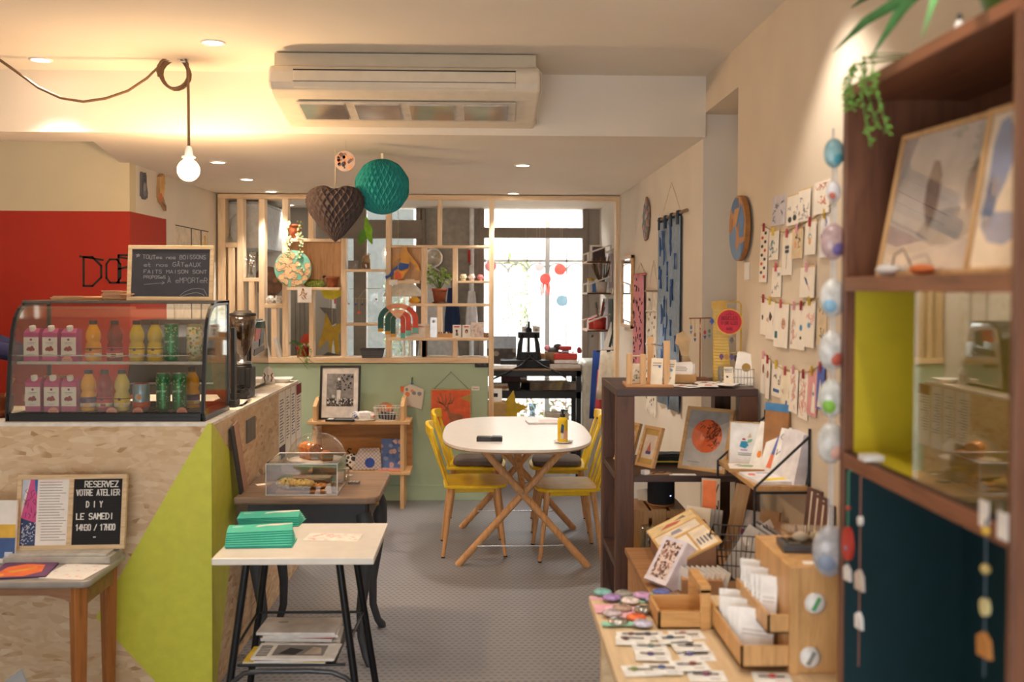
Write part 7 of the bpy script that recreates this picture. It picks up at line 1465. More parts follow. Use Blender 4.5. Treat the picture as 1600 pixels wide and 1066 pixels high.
# ---------------------------------------------------------------- strings of cards pegged on the right wall
WL = P('#f3e9da', .75, var=.02); KR2 = P('#d6b98c', .8)
cards = [ # left, right, top, bottom, row, description, art, paper
 (1208,1228,305,352, 'top', 'grey-blue card standing above the top string, leftmost', a_scrib('#5a6a80', 1,6), P('#cfcad0', .75)),
 (1233,1251,306,352, 'top', 'white card with two black leaves above the top string', lambda mb, W_, H_: (mb.disc(-W_*.2, H_*.2, W_*.15,-.0008,0, P('#2c3a38', .7),12, H_*.1), mb.disc(W_*.22, H_*.24, W_*.15,-.0008,0, P('#2c3a38', .7),12, H_*.1), a_scrib('#4a5a6a', 3,3,.0018,(-.3,.3,.4,.8))(mb, W_, H_)), WL),
 (1252,1270,297,346, 'top', 'white card with fine sketch lines above the top string', a_scrib('#6a6a7a', 7,8), WL),
 (1274,1298,283,334, 'top', 'white card with a red sketch, rightmost above the top string', a_scrib('#d0705a', 5,8,.0018,(-.25,.3,.4,.85)), WL),
 (1190,1201,356,441, 'top', 'long white card with black and red shapes hung leftmost on the top string', lambda mb, W_, H_: [mb.disc((-.22 if k % 2 else .2)*W_, H_*(.1 + .08*k), W_*.16,-.0008,0, P('#30343a' if k % 3 else '#d8503a', .7),10, H_*.03) for k in range(11)], WL),
 (1206,1220,362,406, 'top', 'framed card with blue figure scribble on the top string', a_scrib('#3f7f98', 4,9), WL),
 (1224,1239,365,430, 'top', 'white card with a four-leaf clover on the top string', lambda mb, W_, H_: [mb.disc(sx_*W_*.1, H_*(.62 + sz_*.05), W_*.1,-.0008,0, P('#3c4a52', .7),12, H_*.045) for sx_ in (-1,1) for sz_ in (-1,1)] + [mb.ribbon([(0, H_*.55),(-.002, H_*.15)], .0016,-.0008,0, P('#3c4a52', .7))], WL),
 (1241,1257,358,404, 'top', 'tan card with a moon and a sprig on the top string', a_both(a_scrib('#5a4a44', 6,4), a_motif(['#e0a27a'], 3)), P('#dfc6a0', .8)),
 (1263,1279,347,398, 'top', 'white card with a little rainbow arch on the top string', lambda mb, W_, H_: (mb.ribbon(arcpts(0, H_*.5, W_*.14,0,180,8),.003,-.0008,0, P('#5a9a90', .7)), mb.disc(0, H_*.42, W_*.12,-.0008,0, P('#e8a878', .7),12)), WL),
 (1284,1297,335,402, 'top', 'white card with green and blue brush marks, rightmost on the top string', a_both(a_motif(['#7fae98'], 3), a_scrib('#5a6ab0', 3,5,.004)), P('#eae6e6', .75)),
 (1209,1223,418,464, 'mid', 'white card with faint lines between the two upper strings, left one', a_scrib('#7a7f98', 2,5), WL),
 (1255,1277,418,465, 'mid', 'white card with a blue feather between the two upper strings', lambda mb, W_, H_: (mb.prism([(-W_*.2, H_*.7),(-.002, H_*.45),(W_*.1, H_*.4),(-.004, H_*.62)], -.0008,0, P('#2f4f8a', .7)), mb.ribbon([(W_*.1, H_*.4),(W_*.2, H_*.25)], .0016,-.0008,0, P('#c86a5a', .7))), WL),
 (1190,1199,467,523, 'second', 'white card with a small figure, leftmost on the middle string', a_motif(['#2f3640'], 3), WL),
 (1200,1212,470,530, 'second', 'white card with a curved red stem on the middle string', a_both(a_scrib('#c85a4a', 3,2), a_motif(['#4a3a3a'], 5)), WL),
 (1214,1235,475,543, 'second', 'wide white card with a patterned egg on the middle string', lambda mb, W_, H_: (mb.disc(W_*.2, H_*.55, W_*.14,-.0008,0, SPECKLE('#c8907a', ['#5a4038', '#e0b8a0'], 120),16, H_*.13), mb.box(-W_*.42,-W_*.24,-.0008,0, H_*.2, H_*.36, P('#2f6f78', .7))), WL),
 (1237,1248,478,545, 'second', 'white card covered in faint pink lines on the middle string', a_scrib('#d8a090', 4,10), WL),
 (1249,1261,478,547, 'second', 'white card with a blue jug above a dark mark on the middle string', lambda mb, W_, H_: (mb.disc(-.0, H_*.5, W_*.17,-.0008,0, P('#3a8ac0', .7),12, H_*.07), mb.disc(.0, H_*.27, W_*.12,-.0008,0, INK, 8, H_*.04)), WL),
 (1262,1277,471,543, 'second', 'white card with a blue drop and red flower on the middle string', lambda mb, W_, H_: (mb.disc(-.002, H_*.48, W_*.15,-.0008,0, P('#4a9ac8', .7),12, H_*.06), a_scrib('#e0605a', 3,3,.002,(-.1,.2,.6,.8))(mb, W_, H_)), WL),
 (1279,1293,467,540, 'second', 'tan card with black branches, rightmost on the middle string', a_scrib('#4a423c', 5,7,.0024), P('#dcc5a2', .8)),
 (1192,1199,555,615, 'third', 'white card with a brown oval, leftmost on the lowest string', lambda mb, W_, H_: mb.disc(0, H_*.65, W_*.2,-.0008,0, P('#8a5a48', .7),12, H_*.12), WL),
 (1201,1206,562,623, 'third', 'narrow white card with a brown oval on the lowest string', lambda mb, W_, H_: mb.disc(0, H_*.62, W_*.3,-.0008,0, P('#a8705a', .7),12, H_*.1), WL),
 (1208,1222,570,620, 'third', 'white card with black script and blue letters on the lowest string', a_both(a_scrib('#2c3038', 3,3,.003,(-.1,.35,.5,.8)), lambda mb, W_, H_: mb.box(-W_*.3, W_*.35,-.0008,0, H_*.14, H_*.24, P('#3a6aa0', .7))), WL),
 (1223,1237,580,645, 'third', 'cream card with a small blue mark on the lowest string', a_both(a_scrib('#c0a080', 3,2), lambda mb, W_, H_: mb.box(W_*.1, W_*.26,-.0008,0, H_*.1, H_*.3, P('#3a6aa0', .7))), P('#efe2c8', .75)),
 (1238,1250,578,645, 'third', 'white card with scattered pink dots on the lowest string', a_scrib('#d89a88', 6,14), WL),
 (1250,1264,585,655, 'third', 'white card with red confetti marks on the lowest string', a_scrib('#d88a78', 8,16), WL),
 (1265,1279,580,650, 'third', 'pink card with a white figure on the lowest string', lambda mb, W_, H_: (mb.prism([(W_*.0,.01),(W_*.4,.01),(W_*.3, H_*.7),(W_*.12, H_*.75)], -.0008,0, WL), mb.disc(W_*.2, H_*.5, W_*.08,-.0012,0, P('#5a6aa8', .7),10)), P('#e0a0a0', .75)),
 (1281,1292,573,640, 'third', 'blue card with a white peak, rightmost on the lowest string', lambda mb, W_, H_: mb.prism([(-W_*.3, H_*.05),(W_*.3, H_*.05),(.0, H_*.7)], -.0008,0, WL), P('#5a6ab4', .75)),
]
pegc = [P('#a8323a', .6), P('#d8b43a', .6), P('#c0525a', .6), P('#e0a0b0', .6)]
for i, (l, r_, ty, by, row, lb, art, pap) in enumerate(cards):
    c = (l + r_)/2; pl, pr_ = PX(l, ty, XR), PX(r_, ty, XR); w_ = pl.y - pr_.y; top = PX(c, ty, XR).z; bot = PX(c, by, XR).z
    rg = random.Random(i); t = thing('wall_card', lb, 'card', (XR - .006 - (i % 3)*.003,(pl.y + pr_.y)/2, bot),(R(-2.0),0, FACE_AISLE_R), 'cards on the right wall')
    mb = MB(); H_ = top - bot; mb.box(-w_/2, w_/2,0,.0025,0, H_, pap); art(mb, w_, H_)
    mb.box(-w_/2, w_/2,.0025,.0035, H_ - .002, H_ + .006, KR2); mk('sheet', mb, t)
    if not (row == 'top' and i < 4): mb = MB(); mb.bar((0,-.004, H_ - .014),(.006,-.006, H_ + .016),.006,.006, pegc[i % 4], (1,0,0)); mb.bar((.002,-.002, H_ - .014),(-.006,-.002, H_ + .016),.006,.004, pegc[i % 4], (1,0,0)); mk('clothes_peg', mb, t)
for nm, pts in (('top', [(1190,352),(1206,360),(1224,363),(1241,356),(1262,346),(1284,332),(1305,314)]),('middle', [(1189,464),(1200,468),(1215,473),(1237,476),(1260,472),(1285,464),(1300,458)]),('lowest', [(1191,551),(1207,565),(1223,577),(1238,580),(1262,581),(1282,572),(1302,560)])):
    mb = MB(); mb.tube([PX(a, b, XR - .004) for a, b in pts], .0018, P('#b89a60', .8),5); solo('card_string', '%s string of pegged cards on the right wall' % nm, 'string', mb)
p = PX(1188,425, XR); mb = MB(); mb.box(-.03,.03,-.008,0,-.035,.035, WHITE); p = PX(1169,424, XR); solo('light_switch', 'small white switch plate on the right wall below the blue disc', 'switch', mb, (XR - .0004, p.y, p.z), FACE_AISLE_R, bev=.002)
# ---------------------------------------------------------------- foreground cabinet on the right
CX = .76; cyf, cyn = PX(1316,300, CX).y, PX(1590,300, CX).y
cz = lambda px, py: PX(px, py, CX).z
CT = cz(1318,157); M1, M1b = cz(1320,433), cz(1320,455); M2, M2b = cz(1318,708), cz(1318,730)
XB = XR - .012; T_ = .022
t = thing('display_cabinet', 'brown wooden open cabinet with yellow and dark teal compartments at the right edge', 'cabinet', (0,0,0))
for nm, y0, y1 in (('side_panel', cyf - T_, cyf),('side_panel', cyn, cyn + T_*.7)): mb = MB(); mb.box(CX, XB, y0, y1,0, CT, CABW); mk(nm, mb, t, .002)
mb = MB(); mb.box(CX, XB, cyn, cyf, CT, CT + .024, CABY); mk('top', mb, t, .002)
for a, b in ((M1, M1b),(M2, M2b)): mb = MB(); mb.box(CX, XB - .01, cyn + T_*.7, cyf - T_, b, a, CABY); mk('shelf', mb, t, .001)
mb = MB(); mb.box(CX, XB, cyn + .015, cyf - T_, 0,.05, CABY); mk('plinth', mb, t)
YL = P('#c8b424', .55, var=.02); TL = P('#0a3036', .55, var=.04)
mb = MB(); mb.box(XB - .008, XB, cyn + .015, cyf - T_, M1, CT, CABW); mk('back_panel', mb, t)
mb = MB(); mb.box(XB - .012, XB, cyn + .015, cyf - T_, M2, M1b, YL); mb.box(CX + .022, XB - .012, cyf - T_ - .004, cyf - T_, M2, M1b, YL); mb.box(CX + .022, XB - .012, cyn + .016, cyf - T_ - .004, M2, M2 + .003, YL); mk('yellow_lining', mb, t)
mb = MB(); mb.box(XB - .012, XB, cyn + .015, cyf - T_, .05, M2b, TL); mb.box(CX + .006, XB - .012, cyf - T_ - .004, cyf - T_, .05, M2b, TL); mb.box(CX + .01, XB - .012, cyn + .016, cyf - T_ - .004,.05,.053, TL); mk('teal_lining', mb, t)
mb = MB(); gy = PX(1430,580, CX + .01).y; mb.box(CX + .008, CX + .012, cyn + .017, gy, M2 + .001, M1b, GLASS('#efeee6', .42)); mk('glass_door', mb, t)
mb = MB(); mb.box(CX + .004, CX + .018, cyn + .017, cyf - T_, M2, M2 + .004, P('#4a2c1e', .5)); mk('door_track', mb, t)
# framed pictures in its top compartment
def blot(cols, seed):
    def f(mb, x0, x1, z0, z1, y):
        rg = random.Random(seed)
        for c_, u, v_, rx_, rz_ in cols: mb.prism([(x0 + (x1 - x0)*(u + rx_*rg.uniform(.7,1.1)*math.cos(k*.7)), z0 + (z1 - z0)*(v_ + rz_*rg.uniform(.7,1.1)*math.sin(k*.7))) for k in range(9)], y - .001, y, P(c_, .8))
    return f
fm = WOOD('#c49a68', '#ab7f4d', 'z', .5,1.5)
def wallrot(lean, yaw=0): return (R(-lean),0, FACE_AISLE_R + yaw)
pb = PX(1445,428, CX + .07)
y1_, y2_ = PX(1366,430, CX + .03).y, PX(1512,430, CX + .03).y
frame_obj('cabinet_print', 'framed hazy print with two brown strokes leaning in the top of the cabinet', 'framed picture', (CX + .05,(y1_ + y2_)/2 - .02, M1 + .0004), wallrot(11, R(6)),(y1_ - y2_) + .03,.29,.010, fm, blot([('#6a504c', .35,.55,.07,.27),('#755a56', .66,.55,.05,.2),('#8a8484', .5,.3,.25,.15)], 4),.014, mat=P('#b5aaa4', .8), glass=True)
frame_obj('cabinet_print', 'framed blue and cream print leaning nearest in the top of the cabinet', 'framed picture', (CX + .035, y2_ - .06, M1 + .0004), wallrot(9, R(4)),.16,.275,.010, fm, blot([('#5a78a8', .3,.7,.25,.28),('#6a84b0', .5,.25,.45,.12),('#4a6490', .2,.4,.15,.2)], 6),.014, mat=P('#d2c4b2', .8), glass=True)
mb = MB(); mb.ell((0,0,.012),.022,.030,.012, P('#d9d2cc', .6)); solo('white_charm', 'small white charm at the far end of the cabinet\'s upper shelf', 'charm', mb, (CX + .03, PX(1387,420, CX + .03).y, M1 + .0004))
mb = MB(); mb.ell((0,0,.010),.02,.036,.010, P('#c86a34', .6)); mb.tube([(0,.035,.01),(.0,.08,.05),(.0,.12,.04),(0,.13,.02)], .0016, P('#5a4238', .6),5); solo('orange_charm', 'small orange charm with a thin cord on the cabinet\'s upper shelf', 'charm', mb, (CX + .03, PX(1440,418, CX + .03).y, M1 + .0004))
mb = MB(); mb.box(-.02,.02,-.016,.016,0,.012, P('#e2ddd6', .6)); p = PX(1352,706, CX + .0); solo('white_hook_block', 'small white block on the cabinet\'s lower shelf edge', 'block', mb, (CX + .012, PX(1352,706, CX).y, M2 + .0046))
# keyrings and cords hanging from the lower shelf edge
def hang(nm, lb, px, py0, py1, bits, col):
    p0, p1 = PX(px, py0, CX - .008), PX(px, py1, CX - .008); L_ = p0.z - p1.z; t = thing(nm, lb, 'hanging charm', (CX - .008, p0.y, p0.z),0, 'charms hanging from the cabinet')
    mb = MB(); mb.tube([(.01,0,.0),(0,0,-.003),(0,0,-L_)], .0018, P(col, .6),5); mk('cord', mb, t)
    for i, (f, shape, r_, c_) in enumerate(bits):
        mb = MB(); z_ = -L_*f
        if shape == 'disc': mb.push(Matrix.Translation((0,0, z_)) @ Matrix.Rotation(PI/2,4, 'Z')); mb.disc(0,0, r_, -.004,.004, P(c_, .5),20, r_*1.35); mb.pop()
        elif shape == 'bead': mb.ell((0,0, z_), r_, r_, r_, P(c_, .4),12,8)
        else: mb.push(Matrix.Translation((0,0, z_)) @ Matrix.Rotation(PI/2,4, 'Z')); mb.prism([(-r_, -r_*.8),(r_*.9,-r_),(r_, r_*.4),(0, r_),(-r_*.8, r_*.5)], -.003,.003, P(c_, .6)); mb.pop()
        mk('charm', mb, t)
hang('bead_keyring', 'red round charm on a green cord hanging at the far end of the cabinet', 1326,735,905, [(.35, 'bead', .005, '#b8402a'),(.68, 'disc', .026, '#c03a2c'),(.72, 'bead', .006, '#3a9ac0'),(.95, 'shape', .018, '#d9d4d0')], '#4f8a6a')
hang('bead_keyring', 'long cord with white shapes beside the red round charm', 1345,742,1045, [(.24, 'disc', .007, '#e4ded6'),(.55, 'shape', .022, '#c8b8ac'),(.76, 'shape', .018, '#e2dfe0')], '#8a5a4a')
hang('wooden_keyring', 'triangle cord with a small wooden bar hanging at the near end of the cabinet', 1541,810,1060, [(.08, 'bead', .007, '#c8a03a'),(.32, 'bead', .008, '#b0985a'),(.56, 'disc', .010, '#cfc08a'),(.80, 'shape', .02, '#b87a3a')], '#3a4a58')
for px, py, lb in ((1539,803, 'left'),(1568,822, 'right')): p = PX(px, py, CX); mb = MB(); mb.box(-.014,.014,-.002,0,-.02,.02, P('#e4dcd4', .7)); solo('price_label', 'white price label on the lower cabinet shelf, the %s one' % lb, 'label', mb, (CX - .0004, p.y, p.z), FACE_AISLE_R, 'labels on the cabinet edge')
# garland of clear baubles at the far edge of the cabinet
gyy = cyf + .03
gX = PY(1299,500, gyy).x
t = thing('bauble_garland', 'string of clear round baubles hanging at the far edge of the brown cabinet', 'garland', (gX, gyy, PY(1299,200, gyy).z)); mb = MB(); zt0 = t.location.z; L_ = zt0 - PY(1299,880, gyy).z; mb.box(-.002,.002,-.001,.001,-L_, 0, P('#cfc9c2', .6)); mb.box(.006,.009,.002,.004,-L_*.97,-.05, P('#dedad6', .6)); mk('ribbon', mb, t)
for i, (py, c1, c2, ru) in enumerate(((240, '#8fb4b8', '#4a9aa8', .017),(300, '#d8d4d4', '#c8705a', .012),(378, '#b89a98', '#6a5a90', .021),(466, '#cfccc6', '#8ab4cc', .022),(548, '#d0cbc5', '#c8604a', .023),(622, '#cfcec6', '#8fc84a', .022),(692, '#c9c4bc', '#d0a090', .024),(860, '#a8a4a4', '#8a94a8', .030))):
    z_ = PY(1299, py, gyy).z - zt0; mb = MB(); ru *= 1.3; rz_ = ru*1.45; mb.ell((0,-.006, z_), ru, ru*.6, rz_, P(c1,.2, var=.1, scale=60),20,12); mb.push(Matrix.Translation((.0,-.006, z_))); mb.ell((-ru*.2 if i % 2 else ru*.15,-ru*.25,-rz_*.3), ru*.62, ru*.37, rz_*.48, P(c2,.5),14,8); mb.pop(); mk('bauble', mb, t)
# plants on top of the cabinet
ctz = CT + .0244
t = thing('green_planter', 'dark green planter with long leaves on top of the brown cabinet', 'potted plant', (CX + .12, PX(1575,20, CX + .10).y - .06, ctz)); px_, py_ = t.location.x, t.location.y
mb = MB(); mb.lathe([(.001,0),(.075,0),(.09,.05),(.095,.11),(.088,.11),(.07,.02),(.001,.015)], P('#44702c', .3),28); mk('pot', mb, t)
LF = P('#5f9a5a', .5, var=.15, scale=20)
def leaf(mb, pts, w_, m):
    n = len(pts); vs = []
    for i, p in enumerate(pts):
        k = math.sin(PI*(.12 + .88*i/(n-1)))**.7*w_ if i < n-1 else .001; p = Vector(p); d = (Vector(pts[min(i+1, n-1)]) - Vector(pts[max(i-1,0)])).normalized(); s_ = d.cross(Vector((0,0,1))); s_ = s_.normalized() if s_.length > .01 else Vector((1,0,0))
        vs += [tuple(p - s_*k), tuple(p + Vector((0,0,-k*.9))), tuple(p + s_*k)]
    fs = []
    for i in range(n-1): fs += [(i*3, i*3+1, i*3+4, i*3+3),(i*3+1, i*3+2, i*3+5, i*3+4)]
    mb.add(vs, fs, m, True)
for i, (px1, py1, px2, py2, Xd) in enumerate(((1420,-10,1301,82,.70),(1450,-30,1362,88,.72),(1400,-20,1330,12,.78),(1480,-40,1440,60,.66))):
    a, b = PX(px1, py1, Xd + .04), PX(px2, py2, Xd); s0 = Vector((px_, py_, ctz + .1)); loc = Vector((px_, py_, ctz)); up = (s0 + a)/2 + Vector((0,0,.08))
    pts = [s0, up, a, (a + b)/2 + Vector((0,0,.012)), b]; mb = MB(); leaf(mb, [tuple(Vector(q) - loc) for q in pts], .017, LF); mk('leaf', mb, t)
t = thing('fern', 'feathery fern sprig trailing over the far end of the brown cabinet', 'potted plant', (CX + .19, cyf - .06, ctz)); loc = Vector(t.location)
mb = MB(); mb.lathe([(.001,0),(.03,0),(.034,.02),(.03,.02),(.001,.015)], P('#c9c0b4', .6),20); mk('pot', mb, t)
rg = random.Random(31); FG = P('#5d8f38', .5, var=.2, scale=60)
for s in range(5):
    tx, ty = 1335 + rg.uniform(-12,55),190 + rg.uniform(-30,70); e = PX(tx, ty, CX - .03 + rg.uniform(-.01,.02)); a = Vector((CX - .015, e.y*.5 + (cyf - .09)*.5, ctz + .03)); pts = [loc + Vector((0,0,.02)),(loc + a)/2 + Vector((0,0,.03)), a, (a + e)/2 + Vector((-.01,0,.01)), e]
    mb = MB(); P_ = [Vector(q) - loc for q in pts]; mb.tube(P_, .0012, FG, 4)
    for k in range(26):
        f = 2 + 2*k/25*.999; i0 = int(f); q_ = P_[i0].lerp(P_[min(i0+1,4)], f - i0)
        for sd in (-1,1): d = Vector((rg.uniform(-.01,.01), sd*rg.uniform(.006,.014), rg.uniform(-.012,.004))); mb.add([tuple(q_), tuple(q_ + d*.5 + Vector((0,0,.003))), tuple(q_ + d), tuple(q_ + d*.5 - Vector((0,0,.003)))], [(0,1,2,3)], FG)
    mk('frond', mb, t)
p = PX(1494,55, CX + .02); mb = MB(); mb.lathe([(.001,0),(.011,0),(.014,.02),(.008,.034),(.001,.04)], P('#d9d4ce', .4),14); mb.ell((0,0,.045),.008,.008,.010, P('#3a3432', .5),10,7); solo('tiny_figure', 'tiny white and dark figurine on the cabinet top edge', 'figurine', mb, (CX + .025, p.y, ctz)); bpy.data.objects['tiny_figure'].scale = (.6,.6,.6)

# ---------------------------------------------------------------- hangings on the right wall further back
def wallhang(nm, lb, cat, pxa, pxb, yt, yb, build, hook=None, group=None):
    a, b = PX(pxa, yt, XR), PX(pxb, yt, XR); w_ = a.y - b.y; top = PX((pxa + pxb)/2, yt, XR).z; bot = PX((pxa + pxb)/2, yb, XR).z
    t = thing(nm, lb, cat, (XR - .006,(a.y + b.y)/2, bot), FACE_AISLE_R, group); build(t, w_, top - bot)
    if hook: z_ = PX(hook[0], hook[1], XR).z - bot; mb = MB(); mb.tube([(-w_*.45,0, top - bot),(0,.004, z_),(w_*.45,0, top - bot)], .0014, STRING, 5); mk('string', mb, t)
    return t
def cloth(t, w_, h_, mat, nm='cloth', wav=.010, y=-.008, flare=1.0):
    mb = MB(); n = 17; vs = []
    for k in range(n):
        u = k/(n-1)
        for j in range(9): v_ = j/8; vs.append(((u - .5)*w_*(1 + (flare - 1)*v_), y - wav*math.sin(u*13)*(.3 + .7*v_), h_*(1 - v_)))
    fs = [(k*9+j, k*9+j+1,(k+1)*9+j+1,(k+1)*9+j) for k in range(n-1) for j in range(8)]; mb.add(vs, fs, mat, True); o = mk(nm, mb, t); s_ = o.modifiers.new('cloth', 'SOLIDIFY'); s_.thickness = .003; return o
def fishcloth(t, w_, h_):
    cloth(t, w_, h_ - .02, P('#8fa4bc', .9, var=.06, scale=30)); rg = random.Random(5); mb = MB()
    for k in range(30):
        x, z_ = rg.uniform(-.4,.4)*w_, (.03 + .9*(k + rg.random()*.6)/30)*h_; s = rg.uniform(.036,.058)
        sh = rg.choice(['leaf', 'bow', 'half'])
        pts = {'leaf': [(0,-s),(s*.35,-s*.2),(s*.2, s*.7),(-s*.1, s),(-s*.3,0)], 'bow': [(-s*.5,-s),(s*.5,-s),(s*.1,0),(s*.5, s),(-s*.5, s),(-s*.1,0)], 'half': [(0,-s),(s*.5,-s*.4),(s*.5, s*.4),(0, s)]}[sh]
        mb.prism([(x + a, z_ + b) for a, b in pts], -.021,-.0165, P('#35609a', .9))
    mk('print', mb, t); mb = MB(); mb.cyl((-w_*.52,-.006, h_),(w_*.72,-.006, h_),.009,.008, WOOD('#8a7458', '#6a563e', 'x', .7),10); mk('rod', mb, t)
    for k in range(4): x = -w_*.42 + k*w_*.28; mb = MB(); mb.box(x - .025, x + .025,-.018,-.002, h_ - .06, h_ + .012, P('#26354a', .9)); mk('loop', mb, t)
wallhang('blue_wall_cloth', 'large blue-grey cloth printed with dark blue shapes hanging on the right wall', 'wall hanging', 1033,1068,338,638, fishcloth, (1050,285))
def pinkcloth(t, w_, h_):
    cloth(t, w_, h_, P('#dd96a4', .9), flare=1.15); rg = random.Random(6); mb = MB()
    for k in range(60):
        x, z_ = rg.uniform(-.42,.42)*w_, rg.uniform(.02,.95)*h_; mb.ribbon([(x, z_),(x + rg.uniform(-.018,.018), z_ + rg.uniform(-.03,.03))], .008,-.020,-.016, P('#4a3440', .9))
    mk('print', mb, t); mb = MB(); mb.cyl((-w_*.55,-.006, h_),(w_*.6,-.006, h_),.007,.007, P('#c0604a', .7),8); mk('rod', mb, t)
wallhang('pink_wall_cloth', 'narrow pink cloth with dark marks hanging left of the white knotted hanging', 'wall hanging', 994,1010,429,600, pinkcloth, (1002,411))
def macrame(t, w_, h_):
    rg = random.Random(7); mb = MB()
    for k in range(13): x = -w_*.42 + k*w_*.07; mb.tube([(x, -.004, h_),(x + .006*math.sin(k),-.008, h_*.66),(x - .005,-.006, h_*.33),(x + .003,-.008, rg.uniform(-.02,.03))], .006, P('#e6dfd2', .9),5)
    for z_ in (.83,.55,.27): mb.tube([(-w_*.45,-.012, h_*z_),(w_*.45,-.012, h_*z_ + .01)], .006, P('#efe9de', .9),5)
    mk('knotted_cords', mb, t); mb = MB()
    for k in range(40): x, z_ = rg.uniform(-.4,.4)*w_, rg.uniform(.05,.95)*h_; mb.ell((x, -.012, z_),.006,.005,.010, P('#8a8078', .9),6,4)
    mk('knots', mb, t); mb = MB(); mb.cyl((-w_*.6,-.006, h_),(w_*.6,-.006, h_),.007,.007, P('#8a7458', .7),8); mk('rod', mb, t)
wallhang('macrame_hanging', 'white knotted cord hanging between the pink and the blue cloths', 'wall hanging', 1013,1031,455,645, macrame, (1023,407))
def mirror(t, w_, h_):
    fw = .022; mb = MB(); mb.box(-w_/2, w_/2,-.02,0,0, fw, FRAMEW); mb.box(-w_/2, w_/2,-.02,0, h_ - fw, h_, FRAMEW); mb.box(-w_/2,-w_/2 + fw, -.02,0,0, h_, FRAMEW); mb.box(w_/2 - fw, w_/2,-.02,0,0, h_, FRAMEW); mk('frame', mb, t, .001); mb = MB(); mb.box(-w_/2 + fw, w_/2 - fw, -.012,0, fw, h_ - fw, P('#eceeee', .03,1, var=.01)); mk('mirror_glass', mb, t)
wallhang('wall_mirror', 'wood-framed rectangular mirror on the right wall next to the partition', 'mirror', 976,992,400,512, mirror)
def jag(t, w_, h_):
    pts = [(-.1,0),(.15,.03),(.3,.2),(.42,.3),(.38,.45),(.5,.5),(.42,.62),(.45,.75),(.25,.9),(.1,1),(0,.9),(-.2,.82),(-.25,.7),(-.42,.6),(-.36,.45),(-.48,.35),(-.3,.2),(-.22,.08)]
    mb = MB(); mb.prism([(a*w_, b*h_) for a, b in pts], -.014,-.002, P('#8f7a6e', .7)); mb.prism([(a*w_*.9,.5*h_ + (b - .5)*h_*.92) for a, b in pts], -.016,-.014, SPECKLE('#4a4444', ['#b0988a', '#c87a5a', '#8a7a74', '#6f6662'], 22)); mk('plaque', mb, t)
wallhang('jagged_wall_piece', 'dark jagged-edged wall piece high on the right wall near the mirror', 'wall decoration', 1008,1018,308,376, jag)
dA, dB = PX(1148.5,357, XR), PX(1177,357, XR); dr = (PX(1163,307, XR).z - PX(1163,409, XR).z)/2
t = thing('round_wall_disc', 'round blue disc with tan wood-grain islands on the right wall', 'wall decoration', (XR - .0004, PX(1164,357, XR).y, PX(1164,357, XR).z), FACE_AISLE_R)
mb = MB(); mb.disc(0,0, dr, -.03,-.012, WOOD('#a5713c', '#8a5a2c', 'x', .5),48); mb.disc(0,0, dr*.6,-.012,0, BLACK, 24); mk('board', mb, t); mb = MB(); mb.disc(0,0, dr*.97,-.0325,-.03, SPECKLE('#c08a52', ['#a8713e', '#c89458', '#b98048', '#52739f', '#6d8cb4', '#c08a50'], 13,(.7,.75)),48); mb.prism([(dr*.3,-dr*.3),(dr*.75,-dr*.3),(dr*.9, dr*.2),(dr*.6, dr*.7),(dr*.3, dr*.3)], -.034,-.0325, P('#5a7fb0', .6)); mb.prism([(-dr*.35, dr*.6),(dr*.25, dr*.62),(dr*.15, dr*.93),(-dr*.25, dr*.9)], -.034,-.0325, P('#54749f', .6)); mk('painted_face', mb, t)

# ---------------------------------------------------------------- things hanging from the ceiling
def honeycomb(mb, prof, mat, N=18, Mv=9, amp=.17, na=288, notch=0):
    """surface of revolution whose skin is folded into paper diamonds"""
    pts = []; d = [0]
    for a, b in zip(prof[:-1], prof[1:]): d.append(d[-1] + math.hypot(b[0]-a[0], b[1]-a[1]))
    nv = 110; vs = []
    for i in range(nv + 1):
        s = d[-1]*i/nv; k = max(j for j in range(len(d)) if d[j] <= s + 1e-9); k = min(k, len(prof) - 2); f = (s - d[k])/max(d[k+1] - d[k], 1e-9); r_ = prof[k][0] + (prof[k+1][0] - prof[k][0])*f; z_ = prof[k][1] + (prof[k+1][1] - prof[k][1])*f
        for j in range(na):
            a = 2*PI*j/na; u = N*j/na; v_ = Mv*i/nv
            g = min(abs(((u + v_) % 1) - .5), abs(((u - v_) % 1) - .5))*2; g = 1 - min(1,(1 - g)*1.0) if False else g
            e = max(0.0,1 - min(abs(((u + v_) % 1.0) - .0),1 - ((u + v_) % 1.0), abs(((u - v_) % 1.0)),1 - ((u - v_) % 1.0))/.16)
            rr = r_*(1 - amp*(1 - e)); vs.append((rr*math.cos(a), rr*math.sin(a), z_ - notch*abs(math.sin(a))**8*max(0,1 - i/nv*2.4)))
    fs = [(i*na+j, i*na+(j+1) % na, (i+1)*na+(j+1) % na, (i+1)*na+j) for i in range(nv) for j in range(na)]
    mb.add(vs, fs, mat, True)
HY = 5.32; c = PY(597,292, HY); rb = (PY(640,292, HY).x - PY(553,292, HY).x)/2
t = thing('paper_ball', 'round teal honeycomb paper ball hanging from the low ceiling', 'paper decoration', c, R(12)); mb = MB(); honeycomb(mb, [(max(rb*math.sin(R(a)),.0005), rb*math.cos(R(a))) for a in range(0,181,5)], TEAL, 28,7, na=420); mk('honeycomb', mb, t)
mb = MB(); mb.tube([(0,0, rb*.97),(0,0, ZL - c.z)], .002, STRING, 5); mb.box(-.006,.006,-.002,.002, rb*.98, rb + .03, CREAM); mk('string', mb, t)
c = PY(524,335,5.22); sc_ = (PY(571,310,5.22).x - PY(477,310,5.22).x)/2
hp = [(.0005,.52),(.10,.62),(.20,.80),(.34,.90),(.52,.93),(.70,.89),(.86,.78),(.96,.62),(1.0,.45),(.97,.25),(.90,.08),(.75,-.15),(.55,-.40),(.30,-.70),(.0005,-.93)]
